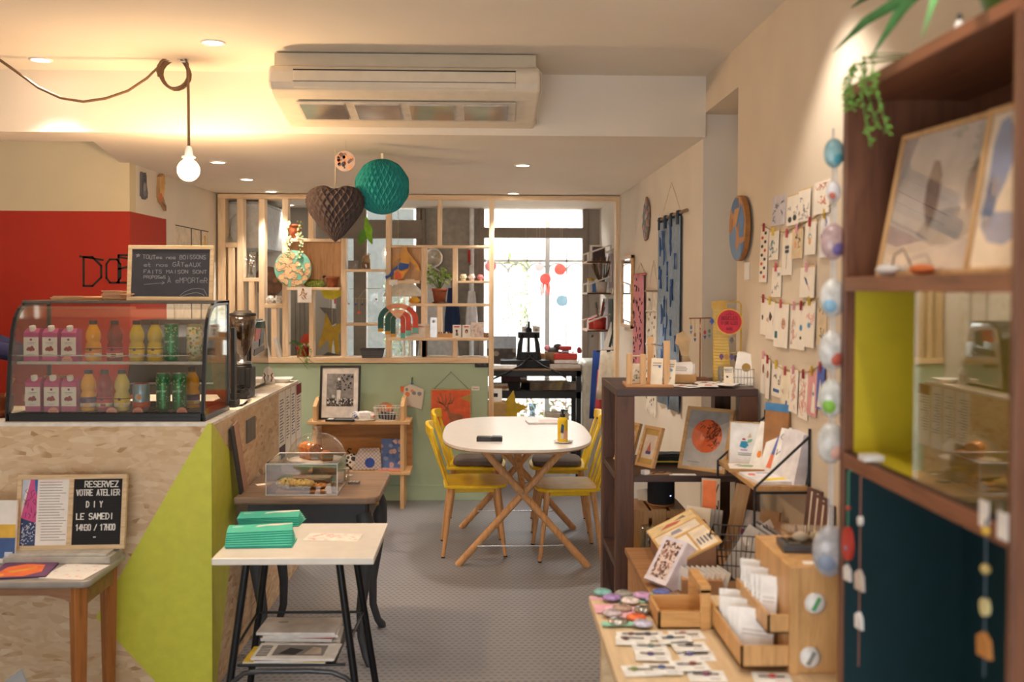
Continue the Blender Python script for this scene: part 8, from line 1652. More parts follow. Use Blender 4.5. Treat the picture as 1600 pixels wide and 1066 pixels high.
t = thing('paper_heart', 'dark brown-black honeycomb paper heart hanging left of the teal ball', 'paper decoration', c, R(5)); mb = MB(); honeycomb(mb, [(a*sc_, b*sc_) for a, b in hp], P('#5a4c49', .85, var=.04),22,8, na=396, notch=.26*sc_); mk('honeycomb', mb, t)
mb = MB(); mb.tube([(0,0, sc_*.5),(0,0, ZL - c.z)], .002, STRING, 5); mk('string', mb, t)
c = PY(539,252,4.86); mb = MB(); mb.disc(0,0,.050,-.002,.002, P('#b39c90', .7),32); rg = random.Random(3)
for k in range(34): a, q_ = rg.uniform(0,6.28),.039*math.sqrt(rg.uniform(0,1)); r_ = rg.uniform(.004,.0105); mb.disc(q_*math.cos(a), q_*math.sin(a), r_, -.0028 - .0002*(k % 3),-.002, P(rg.choice(['#6a5854', '#ef8a55', '#84706a', '#f09a68', '#5c4c4a']),.7),12)
mb.tube([(0,0,.055),(0,0, ZL - c.z)], .001, STRING, 4); solo('patterned_disc', 'small orange and brown dotted disc hanging above the paper heart', 'hanging decoration', mb, c)
# ---------------------------------------------------------------- wooden cut-outs on the left wall above the counter
def lw(px, py): v_ = PX(px, py, XL); return v_
p = PX(223,292, XL); mb = MB(); k = 1/262
BN = [(-.055,-.06),(-.05,.02),(-.052,.07),(-.045,.085),(-.03,.085),(-.024,.05),(-.0,.045),(.006,.085),(.022,.088),(.034,.07),(.036,.02),(.055,-.03),(.05,-.065),(.035,-.06),(.02,-.075),(-.02,-.075),(-.04,-.06)]
mb.prism(BN, -.012,0, P('#55565e', .6)); mb.disc(-.0,-.005,.022,-.014,-.012, P('#8a8a90', .6),16,.032); mb.disc(.0,-.04,.026,-.0145,-.012, P('#767b8a', .6),16,.016); solo('animal_cutout', 'grey painted wooden animal cut-out on the wall above the red paint', 'wall decoration', mb, (XL + .0004, p.y, p.z), FACE_AISLE_L)
p = PX(248,302, XL); mb = MB()
AR = [(-.035,.10),(-.02,.112),(-.008,.09),(.0,.12),(.012,.10),(.03,.125),(.036,.10),(.055,.118),(.058,.085),(.068,.07),(.05,.055),(.062,.04),(.04,.015),(.03,-.02),(.05,-.04),(.09,-.085),(.088,-.105),(.03,-.07),(-.02,-.06),(-.045,-.03),(-.045,.02),(-.035,.06)]
mb.prism(AR, -.02,0, P('#a8825a', .6)); mb.prism([(a*.92 + .001, b*.94) for a, b in AR[:14]] + [(-.03,-.03),(-.04,.02),(-.034,.055)], -.022,-.02, P('#e0b06a', .6)); mb.disc(-.022,-.025,.018,-.024,-.02, P('#d86a44', .6),16,.024)
for k_ in range(3): mb.ribbon([(.0 + k_*.012,-.055 - k_*.004),(.07 + k_*.006,-.098 + k_*.012)], .003,-.023,-.02, P('#6a5848', .6))
solo('bent_arm_cutout', 'painted wooden cut-out of a bent arm and hand on the left wall', 'wall decoration', mb, (XL + .0004, p.y, p.z), FACE_AISLE_L)
a, b = PX(271,351, XL), PX(323,365, XL); t = thing('wall_cabinet', 'flush white cupboard doors with dark seams on the left wall behind the chalkboard', 'cupboard', (XL, (a.y + b.y)/2,1.1)); W_ = b.y - a.y; Hc = a.z - 1.1
mb = MB(); mb.box(-W_/2, W_/2,-.012,0,0, Hc, P('#ddd2c0', .7)); mk('doors', mb, t)
mb = MB(); mb.box(-W_/2, W_/2,-.0135,-.012, Hc - .006, Hc, INK); mb.box(-W_*.06,-W_*.03,-.0135,-.012,0, Hc, P('#6a6258', .7)); mb.box(W_*.24, W_*.27,-.0135,-.012,0, Hc, P('#6a6258', .7)); mk('seams', mb, t); t.rotation_euler = (0,0, FACE_AISLE_L)
mb = MB(); mb.cyl((W_*.3,-.03, Hc*.72),(W_*.3,-.03, Hc - .04),.006,.005, BRASS, 8); mb.cyl((W_*.24,-.03, Hc*.75),(W_*.38,-.03, Hc*.75),.006,.006, BRASS, 8); mb.cyl((W_*.3,-.03, Hc*.75),(W_*.3,-.012, Hc*.75),.005,.005, BRASS, 8); mk('handle', mb, t)

# ---------------------------------------------------------------- small things on the wooden partition
yf = YF - .02
def on(px, py, dy=0): return PY(px, py, YP + .035 + dy)
def pot(nm, lb, px, pyb, r0, r1, h_, m, cat='plant pot', dy=0, rim=True, zoff=0):
    c = on(px, pyb, dy); t = thing(nm, lb, cat, (c.x, c.y, zoff or c.z)); mb = MB(); mb.lathe([(.001,0),(r0,0),(r1*.97, h_*.78),(r1*.97, h_*.8),(r1*1.06, h_*.8),(r1*1.1, h_),(r1*.98, h_),(r1*.9, h_*.85),(.001, h_*.84)], m, 24); mk('pot', mb, t); return t
ZSH = lambda py: szp(py) + .0006
t = pot('trailing_plant', 'terracotta pot with a thin trailing plant on the upper partition shelf', 461,374,.036,.05,.11, TERRA, 'potted plant', -.02, zoff=ZSH(374))
rg = random.Random(14); VG = P('#8fa06a', .6, var=.2, scale=60); VY = P('#d8cf8a', .6, var=.2, scale=60)
mb = MB(); mb.box(-.07,.05,-.05,.05,-.002,.0, P('#e4ddd2', .6)); mk('saucer', mb, t)
for sx_ in (-.055,-.035,.045,.055):
    mb = MB(); pts = [(sx_*.5,-.02,.105),(sx_, -.055,.11)] + [(sx_ + .012*math.sin(k*1.3 + sx_*80),-.075,.09 - k*.045) for k in range(6 if sx_ < .05 else 8)]; mb.tube(pts, .0015, VG, 4)
    for q_ in pts[1:]:
        for k in range(3): x, y, z_ = q_[0] + rg.uniform(-.015,.015), q_[1] + rg.uniform(-.008,.002), q_[2] + rg.uniform(-.02,.02); s = rg.uniform(.006,.011); mb.add([(x - s, y, z_),(x, y - .004, z_ - s),(x + s, y, z_),(x, y + .003, z_ + s)], [(0,1,2,3)], rg.choice([VG, VY, VG]))
    mk('trailing_stem', mb, t)
t = thing('floral_wall_disc', 'round mint disc with brown line-drawn blossoms on the partition', 'wall decoration', (PY(460,420, YP).x, YF - .035, PY(460,420, YP).z)); rd = (PY(489,420, YP).x - PY(431,420, YP).x)/2
mb = MB(); mb.disc(0,0, rd, -.01,0, WOOD('#d8b080', '#b98a55', 'x', .5),44); mk('board', mb, t); mb = MB(); mb.disc(0,0, rd*.985,-.0115,-.01, P('#7fc8b0', .6),44); rg = random.Random(15); FLW, FLD = P('#ecc492', .6), P('#8a5a30', .6)
for k in range(80):
    a, q_ = rg.uniform(0,6.28), rd*.88*math.sqrt(rg.uniform(0,1)); x, z_ = q_*math.cos(a), q_*math.sin(a)
    if x > .02 and z_ > .045: continue
    r_ = min(rg.uniform(.014,.026), rd*.98 - q_); poly = [(x + r_*rg.uniform(.75,1.1)*math.cos(j*.9), z_ + r_*rg.uniform(.75,1.1)*math.sin(j*.9)) for j in range(7)]
    mb.prism([(x + (u - x)*1.1, z_ + (v_ - z_)*1.1) for u, v_ in poly], -.0122 - k*.00001,-.0115, FLD); mb.prism([(x + (u - x)*.94, z_ + (v_ - z_)*.94) for u, v_ in poly], -.0128 - k*.00001,-.0115, FLW)
    if k % 2: mb.ribbon([(x - r_*.5, z_),(x, z_ + r_*.3),(x + r_*.5, z_ - r_*.1)], .0022,-.0134,-.0118, FLD)
mk('painted_face', mb, t)
mb = MB(); mb.tube([(-.075,0,.028),(-.06,0,.03),(0,0,.033),(.06,0,.03),(.08,0,.026)], [.012,.027,.032,.028,.010], P('#7a8a3f', .95, var=.3, scale=90),14); solo('moss_roll', 'green mossy cucumber-shaped roll on the partition shelf', 'moss roll', mb, (on(492,449).x, YP + .0, ZSH(449.5) - .002))
t = pot('terracotta_pot', 'empty brown terracotta pot at the right of the mossy roll', 519,449,.034,.048,.08, P('#94502f', .8), 'plant pot', -.02, zoff=ZSH(449.5))
mb = MB(); mb.ribbon([(-.05,.0),(-.02,.03),(.01,.045),(.02,.08),(.035,.085),(.05,.06),(.07,.035)], .016,0,.008, P('#e6c49c', .7)); mb.disc(.03,.085,.012,0,.008, P('#e6c49c', .7),12); solo('reclining_cutout', 'pale wooden cut-out of a bending figure behind the mossy roll', 'ornament', mb, (on(500,448).x, YP + .05, ZSH(449.5)))
# white and coloured head-shaped pots
def head(nm, lb, px, z_, m, s=1.0, grp=None, dy=-.02):
    c = on(px, 470, dy); mb = MB(); mb.lathe([(.001,0),(.022,0),(.024,.01),(.021,.016)], m, 18); mb.ell((0,0,.038),.031,.032,.030, m, 18,12); mb.ell((0,-.03,.034),.006,.008,.007, m, 8,6)
    for sx_ in (-1,1): mb.ell((sx_*.012,-.027,.043),.008,.006,.004, P('#b8b0a6', .5),8,5); mb.ell((sx_*.031,0,.036),.006,.009,.011, m, 8,6); mb.ell((sx_*.014,-.024,.028),.010,.008,.009, m, 8,6)
    mb.ell((0,-.028,.022),.010,.006,.004, P('#c9bfb4', .5),8,5); mb.lathe([(.027,.058),(.026,.066),(.02,.066)], m, 18); o = solo(nm, lb, 'figurine', mb, (c.x, c.y, z_), R(rgh.uniform(-15,15)), grp); o.scale = (s,)*3; return o
rgh = random.Random(2); HW = P('#ece6dd', .5)
head('head_pot', 'white baby-head pot, left of the pair on the low left partition shelf', 422.5, ZSH(475), HW, .9, 'white head pots'); head('head_pot', 'white baby-head pot, right of the pair on the low left partition shelf', 435.5, ZSH(475), HW, .9, 'white head pots')
head('head_pot', 'cream baby-head pot, leftmost on the right partition shelf', 724, ZSH(438.5), P('#e8dfb8', .5),.78, 'row of head pots', -.035); head('head_pot', 'pinkish white baby-head pot in the middle of the right partition shelf', 737, ZSH(438.5), P('#ecd8d0', .5),.78, 'row of head pots', -.035); head('head_pot', 'coral pink baby-head pot, rightmost on the right partition shelf', 750.5, ZSH(438.5), P('#ea8a8e', .5),.72, 'row of head pots', -.035)
# left small bottles with stems
def flask(px, pyz, lb, stems, seed):
    c = on(px, 400,0); t = thing('glass_flask', lb, 'vase', (c.x, YP + .03, ZSH(pyz))); mb = MB(); mb.lathe([(.001,0),(.022,.001),(.026,.012),(.02,.035),(.008,.05),(.009,.068),(.007,.068),(.006,.05),(.018,.034),(.001,.004)], GLASS('#eef2f0', .25),18); mk('glass', mb, t); mb = MB(); rg = random.Random(seed)
    for k in range(stems): dx = rg.uniform(-.02,.09); mb.tube([(0,0,.02),(dx*.2,0,.1),(dx*.7,0,.17),(dx + .03,0,.21 + rg.uniform(-.03,.03))], .0015, P('#7a6a50', .8),4)
    if stems > 3:
        for k in range(18): mb.ell((rg.uniform(-.05,.05), rg.uniform(-.02,.02), rg.uniform(.08,.17)),.006,.006,.006, P('#d8ccc0', .8),6,4)
    mk('dried_stems', mb, t)
flask(359,380, 'small clear flask with two thin dry stems at the far left of the partition', 2,3); flask(392,435, 'small clear flask with pale dried flowers in the second partition bay', 5,4)
for px, lb in ((421, 'left'),(437, 'right')): mb = MB(); mb.box(-.012,.012,-.04,.04,0,.155, P('#d6cfc6', .6)); solo('leaning_card', 'thin card leaning on the sill between the narrow studs, %s of two' % lb, 'card', mb, (on(px, 550).x + (.014 if lb == 'right' else .0), YP - .0, ZB + .001),(0, R(-14),0), 'cards on the partition sill')
# red pot with owl-shaped card and trailing plant
t = pot('red_pot_plant', 'dark red pot with a trailing green plant on the partition sill', 473,557,.042,.05,.085, P('#8f2a20', .5), 'potted plant', -.0, zoff=ZB + .0004)
mb = MB(); rg = random.Random(17)
for s in range(7):
    pts = [(rg.uniform(-.02,.03),-.03,.08),(rg.uniform(-.04,.07),-.08,.11),(rg.uniform(-.03,.09),-.10,.03),(rg.uniform(.0,.10),-.10, rg.uniform(-.09,-.02))] if s < 5 else [(-.02,0,.08),(-.05,-.01,.12),(-.075,-.01,.13),(-.09,-.01,.11)]
    mb.tube(pts, .0015, GREEN, 4)
    for a, b in zip(pts[:-1], pts[1:]):
        for k in range(7): q_ = Vector(a).lerp(Vector(b), rg.random()); dx, dz = rg.uniform(-.02,.02), rg.uniform(-.016,.012); mb.add([tuple(q_),(q_.x + dx*.5, q_.y - .004, q_.z + dz*.5 + .004),(q_.x + dx, q_.y, q_.z + dz),(q_.x + dx*.5, q_.y + .003, q_.z + dz*.5 - .004)], [(0,1,2,3)], GREEN)
mk('foliage', mb, t)
c = on(478,520,.04); mb = MB(); mb.prism([(-.05,0),(.05,0),(.052,.05),(.035,.085),(.012,.105),(-.012,.105),(-.035,.085),(-.052,.05)], 0,.006, P('#c4442e', .6))
for sx_ in (-1,1): mb.disc(sx_*.02,.045,.016,-.002,0, P('#e2d2c6', .6),16); mb.disc(sx_*.02,.045,.007,-.003,-.002, P('#5a4a48', .6),10)
solo('red_cutout', 'rounded red card cut-out with pale rings behind the red pot', 'cut-out', mb, (c.x, YP + .085, ZB + .08),0); bpy.data.objects['red_cutout'].location.z = ZB + .0004; bpy.data.objects['red_cutout'].scale = (1,1,1.72)
# picture card hanging under the shelf
c = on(477,472); p1 = PY(465,455, YF - .05); mb = MB(); w_, h_ = (PY(487,460, YF - .05).x - PY(465,460, YF - .05).x), p1.z - PY(470,478, YF - .05).z; mb.box(-w_/2, w_/2,-.002,0,-h_, .006, P('#efe6da', .7)); rg = random.Random(9)
for k in range(9): x, z_ = rg.uniform(-.03,.03),-rg.uniform(.01, h_ - .012); mb.ribbon([(x, z_),(x + rg.uniform(-.012,.012), z_ + .012),(x + rg.uniform(-.01,.014), z_ - .006)], .005,-.003,-.002, P('#d88a4a', .7))
solo('drawing_card', 'white card with an orange drawing hanging below the mossy roll shelf', 'card', mb, (PY(476,460, YF - .05).x, YF - .0535, szp(449.5) - .004))
# grey cube, bottle with leaves, dark basket
c = on(552,421); mb = MB(); mb.box(-.035,.035,-.03,.03,0,.066, P('#8d8a88', .9, var=.1)); mb.ribbon([(.018,.02),(.026,.032),(.018,.044)], .002,-.031,-.03, WHITE); solo('grey_cube', 'small grey cube on the partition shelf beside the leafy bottle', 'cube', mb, (c.x, YP + .03, ZSH(421)), bev=.002)
t = thing('leafy_bottle', 'clear glass bottle with a broad-leaved green cutting on the partition shelf', 'vase', (on(573,421).x, YP + .01, ZSH(421))); mb = MB(); mb.lathe([(.001,0),(.033,.001),(.035,.01),(.034,.075),(.026,.09),(.024,.105),(.022,.105),(.024,.09),(.031,.074),(.001,.005)], GLASS('#e8d8bc', .22),20); mk('glass', mb, t)
mb = MB(); mb.lathe([(.001,.006),(.03,.007),(.031,.05),(.001,.052)], GLASS('#c9a468', .3),18); rg = random.Random(3)
for k in range(8): mb.tube([(rg.uniform(-.015,.015), rg.uniform(-.01,.01),.01),(rg.uniform(-.02,.02), rg.uniform(-.01,.01),.09),(rg.uniform(-.04,.04),0, rg.uniform(.11,.13))], .002, P('#c9a06a', .7),4)
mk('dry_sprigs', mb, t)
mb = MB(); mb.tube([(0,0,.02),(.003,0,.2),(-.005,0,.36)], .0025, P('#4a4a30', .7),5); mk('stem', mb, t)
BL = P('#7fb82a', .45, var=.12, scale=20)
def broad(mb, base, tip, w_, m):
    b_, t__ = Vector(base), Vector(tip); d = t__ - b_; s_ = Vector((-d.z, 0, d.x)).normalized(); n = 8; vs = []
    for i in range(n + 1): f = i/n; k = w_*math.sin(PI*min(1, f*.92 + .05))**.8*(1 - f*.25); q_ = b_ + d*f; vs += [tuple(q_ - s_*k + Vector((0,-.01,0))), tuple(q_ + Vector((0,-.0,0))), tuple(q_ + s_*k + Vector((0,-.012,0)))]
    fs = []
    for i in range(n): fs += [(i*3, i*3+1, i*3+4, i*3+3),(i*3+1, i*3+2, i*3+5, i*3+4)]
    mb.add(vs, fs, m, True)
for bs, tp, w_, m in (((0,-.01,.36),(.04,-.03,.24),.034, BL),((-.005,-.01,.31),(-.045,-.03,.185),.036, P('#4f8a24', .45, var=.12, scale=20)),((.005,-.015,.30),(.05,-.03,.19),.024, BL),((-.002,-.01,.40),(.018,-.02,.30),.02, BL)): mb = MB(); broad(mb, bs, tp, w_, m); mk('leaf', mb, t)
c = on(583,557); t = thing('dark_basket', 'dark grey woven plastic basket on the partition sill', 'basket', (c.x, YP - .005, ZB + .0004)); DKB = P('#4a4a4c', .6); mb = MB()
vs = [(-.075,-.04,0),(.075,-.04,0),(.075,.04,0),(-.075,.04,0),(-.088,-.05,.066),(.088,-.05,.066),(.088,.05,.066),(-.088,.05,.066)]; mb.add(vs + [(x*.95, y*.92, max(z_, .004)) for x, y, z_ in vs], [(0,3,2,1),(0,1,5,4),(1,2,6,5),(2,3,7,6),(3,0,4,7),(8,9,10,11),(8,12,13,9),(9,13,14,10),(10,14,15,11),(11,15,12,8),(4,5,13,12),(5,6,14,13),(6,7,15,14),(7,4,12,15)], DKB)
for r_ in range(4):
    for k in range(16): x = -.072 + k*.0096; mb.cbox((x*(1 + r_*.03),-.0425 - r_*.0025,.012 + r_*.013),(.005,.002,.007), P('#7a7a7c', .6))
mk('body', mb, t); mb = MB(); mb.tube(rect(.178,.102,.068),.004, DKB, 6, True); mk('rim', mb, t)
mb = MB(); mb.box(-.08,.06,-.05,.05,0,.006, P('#f0ece6', .7)); mb.box(-.05,.07,-.04,.04,.006,.010, P('#eed8d0', .7)); solo('sill_papers', 'loose white papers on the sill left of the dark basket', 'papers', mb, (on(556,558).x, YP + .03, ZB + .0004), R(5))
for px, lb, h_, c_ in ((690, 'middle', .012, '#e2d8cc'),(742, 'right-hand', .009, '#ece4da')): mb = MB(); mb.box(-.1,.1,-.04,.04,0, h_, P(c_, .7)); mb.box(-.08,.06,-.045,.03, h_, h_ + .004, PAPER); solo('sill_papers', 'thin stack of papers on the %s bay of the partition sill' % lb, 'papers', mb, (on(px - 3,558).x, YP + .04, ZB + .0004), R(2))
# figures: mermaid-like cut-out, rainbow pendant
c = PY(622,438, YF - .01); k = 1/203.0
def pp(pts, ox=0, oz=0): return [((x - 622)*k, (438 - y)*k) for x, y in pts]
mb = MB(); OC = P('#dca048', .6); mb.prism(pp([(629,387),(636,387),(637,394),(643,400),(650,410),(655,418),(656,424),(652,424),(646,414),(640,408),(639,412),(641,418),(620,422),(622,415),(627,408),(626,402),(614,412),(612,410),(622,400),(629,395)]),-.006,.006, OC); mk_ = mb
mb.prism(pp([(626,411),(640,413),(638,420),(628,422),(618,428),(608,434),(604,437),(602,432),(608,430),(614,422)]),-.007,.006, P('#2c54a0', .6)); mb.prism(pp([(616,437),(616,424),(622,421),(628,424),(641,419),(634,428),(629,436)]),-.012,-.006, P('#e8a040', .6)); mb.prism(pp([(618,437),(617,427),(622,424),(627,428),(628,436)]),-.014,-.012, P('#e2603c', .6))
solo('swimmer_cutout', 'painted wooden cut-out of an ochre figure with a blue tail on the partition', 'ornament', mb, (c.x, YF - .03, ZSH(438)))
mb = MB(); mb.box(-.035,.035,-.02,.02,0,.008, PAPER); solo('white_notes', 'little white note pad beside the swimming figure cut-out', 'note pad', mb, (on(641,437).x, YF - .015, ZSH(438)))
mb = MB(); mb.box(-.03,.035,-.001,0,-.035,.004, P('#f3eee6', .7)); solo('edge_note', 'white note stuck on the shelf edge under the swimming figure', 'note', mb, (PY(614,441, YF - .05).x, YF - .0506, szp(438)))
RX = PY(622,500, YF - .09); t = thing('rainbow_pendant', 'hanging painted wooden arch of green, coral and red strips', 'hanging decoration', (RX.x, YF - .09, RX.z))
for i, (r0, w_, cs) in enumerate(((.152,.042,('#1f5a50', '#e89a78', '#d8503a')),(.098,.04,('#1f5a50', '#efae88', '#d8503a')),(.055,.036,('#2c5a50', '#f0b890', '#c8503a')))):
    mb = MB()
    for (a0, a1), c_ in zip(((180,128),(128,58),(58,0)), cs): o_, n_ = arcpts(0,.0, r0, a0, a1,10, r0*.82), arcpts(0,.0, r0 - w_, a0, a1,10,(r0 - w_)*.82); mb.prism(o_ + n_[::-1], -.004 - i*.001,.002, P(c_, .6))
    lo = -.09 - .02*i
    mb.box(-r0,-r0 + w_, -.004 - i*.001,.002, lo + .025,.0, P(cs[0], .6)); mb.box(-r0,-r0 + w_, -.004 - i*.001,.002, lo, lo + .025, P('#d89a34', .6)); mb.box(r0 - w_, r0,-.004 - i*.001,.002, lo + .03,.0, P(cs[2], .6)); mb.box(r0 - w_, r0,-.004 - i*.001,.002, lo - .01, lo + .03, P('#6fc0b4', .6)); mk('arch', mb, t)
mb = MB(); mb.tube([(0,0,.12),(0,.0, ZL - RX.z)], .0012, STRING, 4); mb.tube([(.0,0,.12),(.0,0,-.1)], .0012, STRING, 4); mk('string', mb, t)
# potted plant on the centre shelf
t = pot('leafy_pot_plant', 'brown pot with a bushy variegated plant on the centre partition shelf', 687,474,.043,.056,.115, P('#8f4a28', .6), 'potted plant', -.0, zoff=ZSH(474)); mb = MB(); mb.lathe([(.001,0),(.055,0),(.06,.012),(.001,.012)], P('#5a2c18', .4),22); mk('saucer', mb, t)
rg = random.Random(23); mb = MB(); G1, G2, G3 = P('#8fae5a', .5, var=.2, scale=60), P('#b9c888', .5, var=.2, scale=60), P('#5f8038', .5, var=.2, scale=60)
for k in range(46):
    a = rg.uniform(0,6.28); r_ = rg.uniform(.01,.09); z_ = .12 + rg.uniform(.0,.13)*(1 - r_*3) + .02; x, y = r_*math.cos(a)*1.15 - .01, r_*math.sin(a)*.6; L_ = rg.uniform(.03,.05); mb.tube([(0,0,.1),(x*.6, y*.6, z_*.85),(x, y, z_)], .0013, G3,4); broad(mb, (x, y, z_),(x + L_*math.cos(a), y - .01, z_ - L_*rg.uniform(-.3,.7)), L_*.36, rg.choice([G1, G2, G3, G1]))
for bs in ((-.05,0,.23),(-.085,0,.20),(-.06,-.01,.27)): broad(mb, bs, (bs[0] - .03,-.01, bs[2] + .03),.02, G2); mb.tube([(0,0,.1),(bs[0]*.6,0,.17), bs], .0015, G3,4)
mk('foliage', mb, t)
mb = MB(); mb.ell((0,0,.02),.045,.03,.022, P('#e0a428', .35)); mb.ell((.0,.0,.034),.03,.022,.018, P('#e8b83c', .35)); solo('amber_dish', 'amber coloured glass dish under the white lamp shade', 'dish', mb, (on(648,473).x, YP - .0, ZSH(474)))
# row of boxes on the lower right shelf
zq = ZSH(527); qy = YF - .012
def sbox(nm, lb, cat, a, b, yt, d_, m, art=None, dy=0):
    x0, x1 = PY(a, 520, qy).x, PY(b, 520, qy).x; h_ = PY(a, yt, qy).z - zq; mb = MB(); mb.box(-(x1 - x0)/2,(x1 - x0)/2,0, d_, 0, h_, m);
    if art: art(mb, x1 - x0, h_)
    return solo(nm, lb, cat, mb, ((x0 + x1)/2, qy - .02 + dy, zq),0, None, .001)
t = thing('frilly_cup', 'white frilled cup under the rainbow pendant on the partition shelf', 'cup', (PY(614,525, qy).x, qy, zq)); mb = MB(); n = 24; vs = []
for i, (r_, z_) in enumerate(((.02,0),(.028,.012),(.042,.04),(.048,.062),(.044,.062),(.024,.012))):
    for j in range(n): a = 2*PI*j/n; q_ = r_*(1 + (.12 if i in (2,3,4) else 0)*math.sin(a*6)); vs.append((q_*math.cos(a), q_*math.sin(a), z_ + (.006*math.sin(a*6) if i in (3,4) else 0)))
mb.add(vs, [(i*n+j, i*n+(j+1) % n, (i+1)*n+(j+1) % n, (i+1)*n+j) for i in range(5) for j in range(n)], WHITE, True); mb.add(vs[:n], [tuple(range(n))], WHITE); mk('cup', mb, t)
smallsign = sbox('info_sign', 'white leaflet box with red lines in the middle of the partition shelf', 'leaflet box', 636,674,506,.012, P('#f1e6d8', .7), lambda mb, w_, h_: (mb.box(-w_*.4, w_*.2,-.001,0, h_*.75, h_*.82, P('#d0604a', .7)), mb.box(-w_*.44, w_*.0,-.001,0, h_*.25, h_*.3, P('#d88a78', .7)), mb.box(w_*.25, w_*.44,-.001,0,0, h_*.85, P('#ecd2b0', .7))),.02)
sbox('silver_box', 'tall silvery box right of the white leaflet box', 'box', 672.5,683,496,.035, P('#b9b6b4', .3,.6), lambda mb, w_, h_: (mb.disc(0, h_*.8,.012,-.001,0, P('#8a8886', .4),14)))
sbox('trinket_box', 'low open box of small dark trinkets on the partition shelf', 'trinket box', 684,707,521,.06, P('#c79a68', .6), lambda mb, w_, h_: [mb.ell((-w_*.42 + i*w_*.17,.02, h_),.008,.008,.012, P(['#4a3a44', '#8a4a50', '#3a4a60', '#d8c8a8', '#6a4a5a', '#4a2a2a'][i], .5),8,6) for i in range(6)])
sbox('card_game_box', 'white box with red title and a dark figure, left one of two', 'small box', 707.5,720.5,508,.03, PAPER, lambda mb, w_, h_: (mb.box(-w_*.35, w_*.3,-.001,0, h_*.82, h_*.92, P('#d8503c', .7)), mb.disc(-.002, h_*.55,.009,-.001,0, P('#3a3434', .7),10), mb.prism([(-.01, h_*.15),(.012, h_*.15),(.004, h_*.5),(-.006, h_*.48)], -.001,0, P('#7a6a60', .7))))
sbox('card_game_box', 'white box with red title and a brown arch, right one of two', 'small box', 722.5,735,508,.03, PAPER, lambda mb, w_, h_: (mb.box(-w_*.3, w_*.3,-.001,0, h_*.82, h_*.92, P('#d8503c', .7)), mb.disc(.002, h_*.5,.012,-.001,0, P('#5a3428', .7),12,.016), mb.disc(.002, h_*.44,.006,-.0015,0, P('#d8a48a', .7),10,.010)))
sbox('striped_card_box', 'pinkish grey marbled box at the right of the white boxes', 'small box', 736,755.5,504,.04, SPECKLE('#d8c8bc', ['#c8b4ac', '#e0d4c8', '#bca8a4'], 40), None); sbox('dark_trinket_box', 'small dark patterned box at the right end of the shelf', 'small box', 756,763.5,520,.04, SPECKLE('#6a4a34', ['#c89a50', '#3a3040', '#8a5a3c'], 120), None)
# wire mobile hanging in the glazed bay
t = thing('wire_mobile', 'wire mobile with small coloured leaves hanging in the partition bay', 'mobile', PY(572,425,7.9)); loc = Vector(t.location); mb = MB(); rel = lambda px, py: tuple(PY(px, py, 7.9) - loc)
mb.tube([rel(546,451), rel(595,451)], .0022, P('#8a7458', .6),5); mb.tube([rel(551,466), rel(573,467)], .0022, P('#b8a068', .6),5); mb.tube([rel(572,451), rel(572,340)], .001, STRING, 4); mb.tube([rel(560,466), rel(572,451)], .001, STRING, 4); mk('wires', mb, t)
for px, py0, py, c_, w_ in ((588,451,468, '#b8503a', .012),(556,466,476, '#4a5a9a', .014),(566,466,476, '#4a4a80', .014),(561,466,489, '#e8683a', .018),(545,451,475, '#d09a70', .012)): mb = MB(); a, b = Vector(rel(px, py0)), Vector(rel(px, py)); mb.tube([tuple(a), tuple(b)], .0008, STRING, 4); mb.prism([(b.x - w_, b.z),(b.x, b.z - w_*.6),(b.x + w_, b.z + w_*.2),(b.x, b.z + w_*.8)], -.002,.002, P(c_, .6)); mk('leaf', mb, t)
# ---------------------------------------------------------------- person in navy behind the counter at the left edge
def person():
    """one continuous skinned body: torso, head, arms bent as if holding something up, hands with five fingers, legs"""
    vs, es, rs = [], [], []
    def v(x, y, z_, r_, par=None):
        vs.append((x, y, z_)); rs.append(r_)
        if par is not None: es.append((par, len(vs) - 1))
        return len(vs) - 1
    pel = v(0,0,.92,.135); wa = v(0,-.01,1.06,.12, pel); chs = v(0,-.01,1.24,.14, wa); ns = v(0,0,1.37,.085, chs); nk = v(0,-.005,1.45,.055, ns); hd = v(0,-.015,1.54,.085, nk); h2 = v(0,-.015,1.62,.088, hd); v(0,-.005,1.67,.055, h2)
    hands = []
    for s, el, wr in ((1,(.32,-.06,1.30),(.16,-.25,1.37)),(-1,(-.26,-.02,1.10),(-.22,-.24,1.05))):
        sh = v(s*.165,0,1.345,.068, ns); e = v(*el, .048, sh); w_ = v(*wr, .030, e); d = (Vector(wr) - Vector(el)).normalized(); pa = v(*(Vector(wr) + d*.055),.033, w_); hands.append((Vector(wr), d, s))
    for s in (-1,1): hp = v(s*.09,0,.86,.095, pel); kn = v(s*.10,-.01,.48,.06, hp); an = v(s*.10,.01,.08,.04, kn); v(s*.11,-.12,.03,.035, an)
    me = bpy.data.meshes.new('body'); me.from_pydata(vs, es, []); o = link(bpy.data.objects.new('body', me)); sk = o.modifiers.new('skin', 'SKIN');
    for i, r_ in enumerate(rs): me.skin_vertices[0].data[i].radius = (r_, r_*.8 if i < 4 else r_);
    me.skin_vertices[0].data[0].use_root = True
    o.modifiers.new('sub', 'SUBSURF').levels = 2; o.modifiers['sub'].render_levels = 2
    return o, hands
dg = None
body, hands = person()
NV = P('#20244a', .9, var=.08, scale=40); SKIN = P('#d3a184', .6)
dg = bpy.context.evaluated_depsgraph_get(); ev = body.evaluated_get(dg); me = bpy.data.meshes.new_from_object(ev); bpy.data.objects.remove(body)
me.materials.clear(); me.materials.append(NV); me.materials.append(SKIN); me.materials.append(P('#2c2e36', .9))
hw = [w_ + d*.0 for w_, d, s in hands]
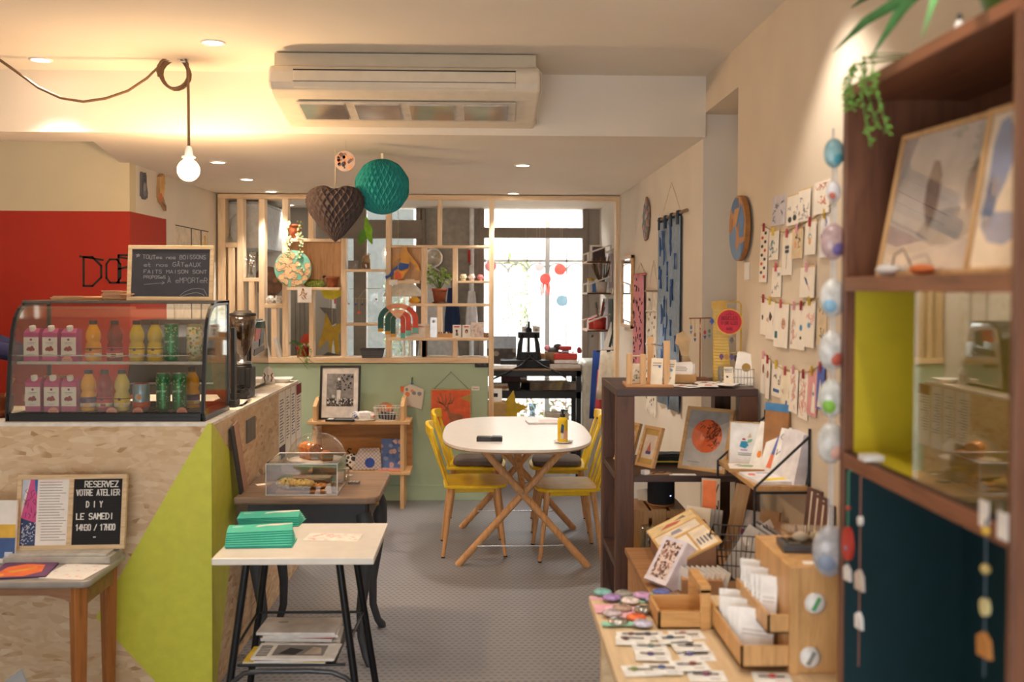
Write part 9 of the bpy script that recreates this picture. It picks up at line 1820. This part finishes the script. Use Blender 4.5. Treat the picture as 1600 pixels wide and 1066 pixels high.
for pl in me.polygons:
    c = pl.center; pl.use_smooth = True; pl.material_index = 1 if (c.z > 1.43 and abs(c.x) < .13 or any((c - w_).dot(d) > -.005 and (c - w_).length < .13 for w_, d, s in hands)) else (2 if c.z < .90 and abs(c.x) < .22 else 0)
PLoc = (PY(-66,560,4.95).x, 4.98,0)
bd = link(bpy.data.objects.new('person', me)); bd.location = PLoc; bd.rotation_euler = (0,0, R(6)); tag(bd, 'person in a navy jumper behind the counter, elbow raised at the left edge', 'person')
bd['kind'] = 'thing'
mb = MB(); mb.lathe([(.001,.10),(.05,.095),(.085,.06),(.097,.01),(.094,-.05),(.08,-.08)], P('#3a2a22', .8, var=.2, scale=80),24,(0,.012,1.615)); mk('hair', mb, bd)
mb = MB()
for sx_ in (-1,1): mb.ell((sx_*.03,-.093,1.585),.012,.006,.007, WHITE, 10,6); mb.ell((sx_*.03,-.0985,1.585),.005,.003,.006, INK, 8,5); mb.ell((sx_*.088,-.01,1.575),.012,.02,.03, SKIN, 8,6)
mb.ell((0,-.102,1.558),.012,.018,.02, SKIN, 8,6); mb.ell((0,-.092,1.52),.022,.008,.006, P('#a85a50', .6),8,5); mk('face', mb, bd)
for w_, d, s in hands:
    up = Vector((0,0,1)); sd = d.cross(up).normalized(); nrm = sd.cross(d).normalized(); base_ = w_ + d*.075; mb = MB()
    for i, (o_, L_) in enumerate(((-.024,.062),(-.008,.072),(.008,.068),(.023,.054))): b_ = base_ + sd*o_; mb.tube([tuple(b_), tuple(b_ + d*L_*.5 - nrm*.006), tuple(b_ + d*L_*.82 - nrm*.022), tuple(b_ + d*L_*.95 - nrm*.036)], [.0095,.009,.008,.006], SKIN, 8)
    b_ = w_ + d*.03 - sd*.026; mb.tube([tuple(b_), tuple(b_ - sd*.024 + d*.022), tuple(b_ - sd*.03 + d*.048 - nrm*.01)], [.012,.010,.007], SKIN, 8); mk('fingers', mb, bd)
# copper pan beside the case
mb = MB(); mb.lathe([(.001,0),(.06,0),(.075,.03),(.078,.09),(.074,.09),(.07,.03),(.001,.006)], P('#8a4a2c', .35,.6),24); mb.tube([(.05,.0,.085),(.07,.0,.13),(.085,0,.16)], .006, P('#c9a070', .3,.8),8); solo('copper_pot', 'small copper-brown pot with a metal spoon at the far left of the counter', 'pot', mb, (PY(-10,640,4.2).x, 4.2, HC))
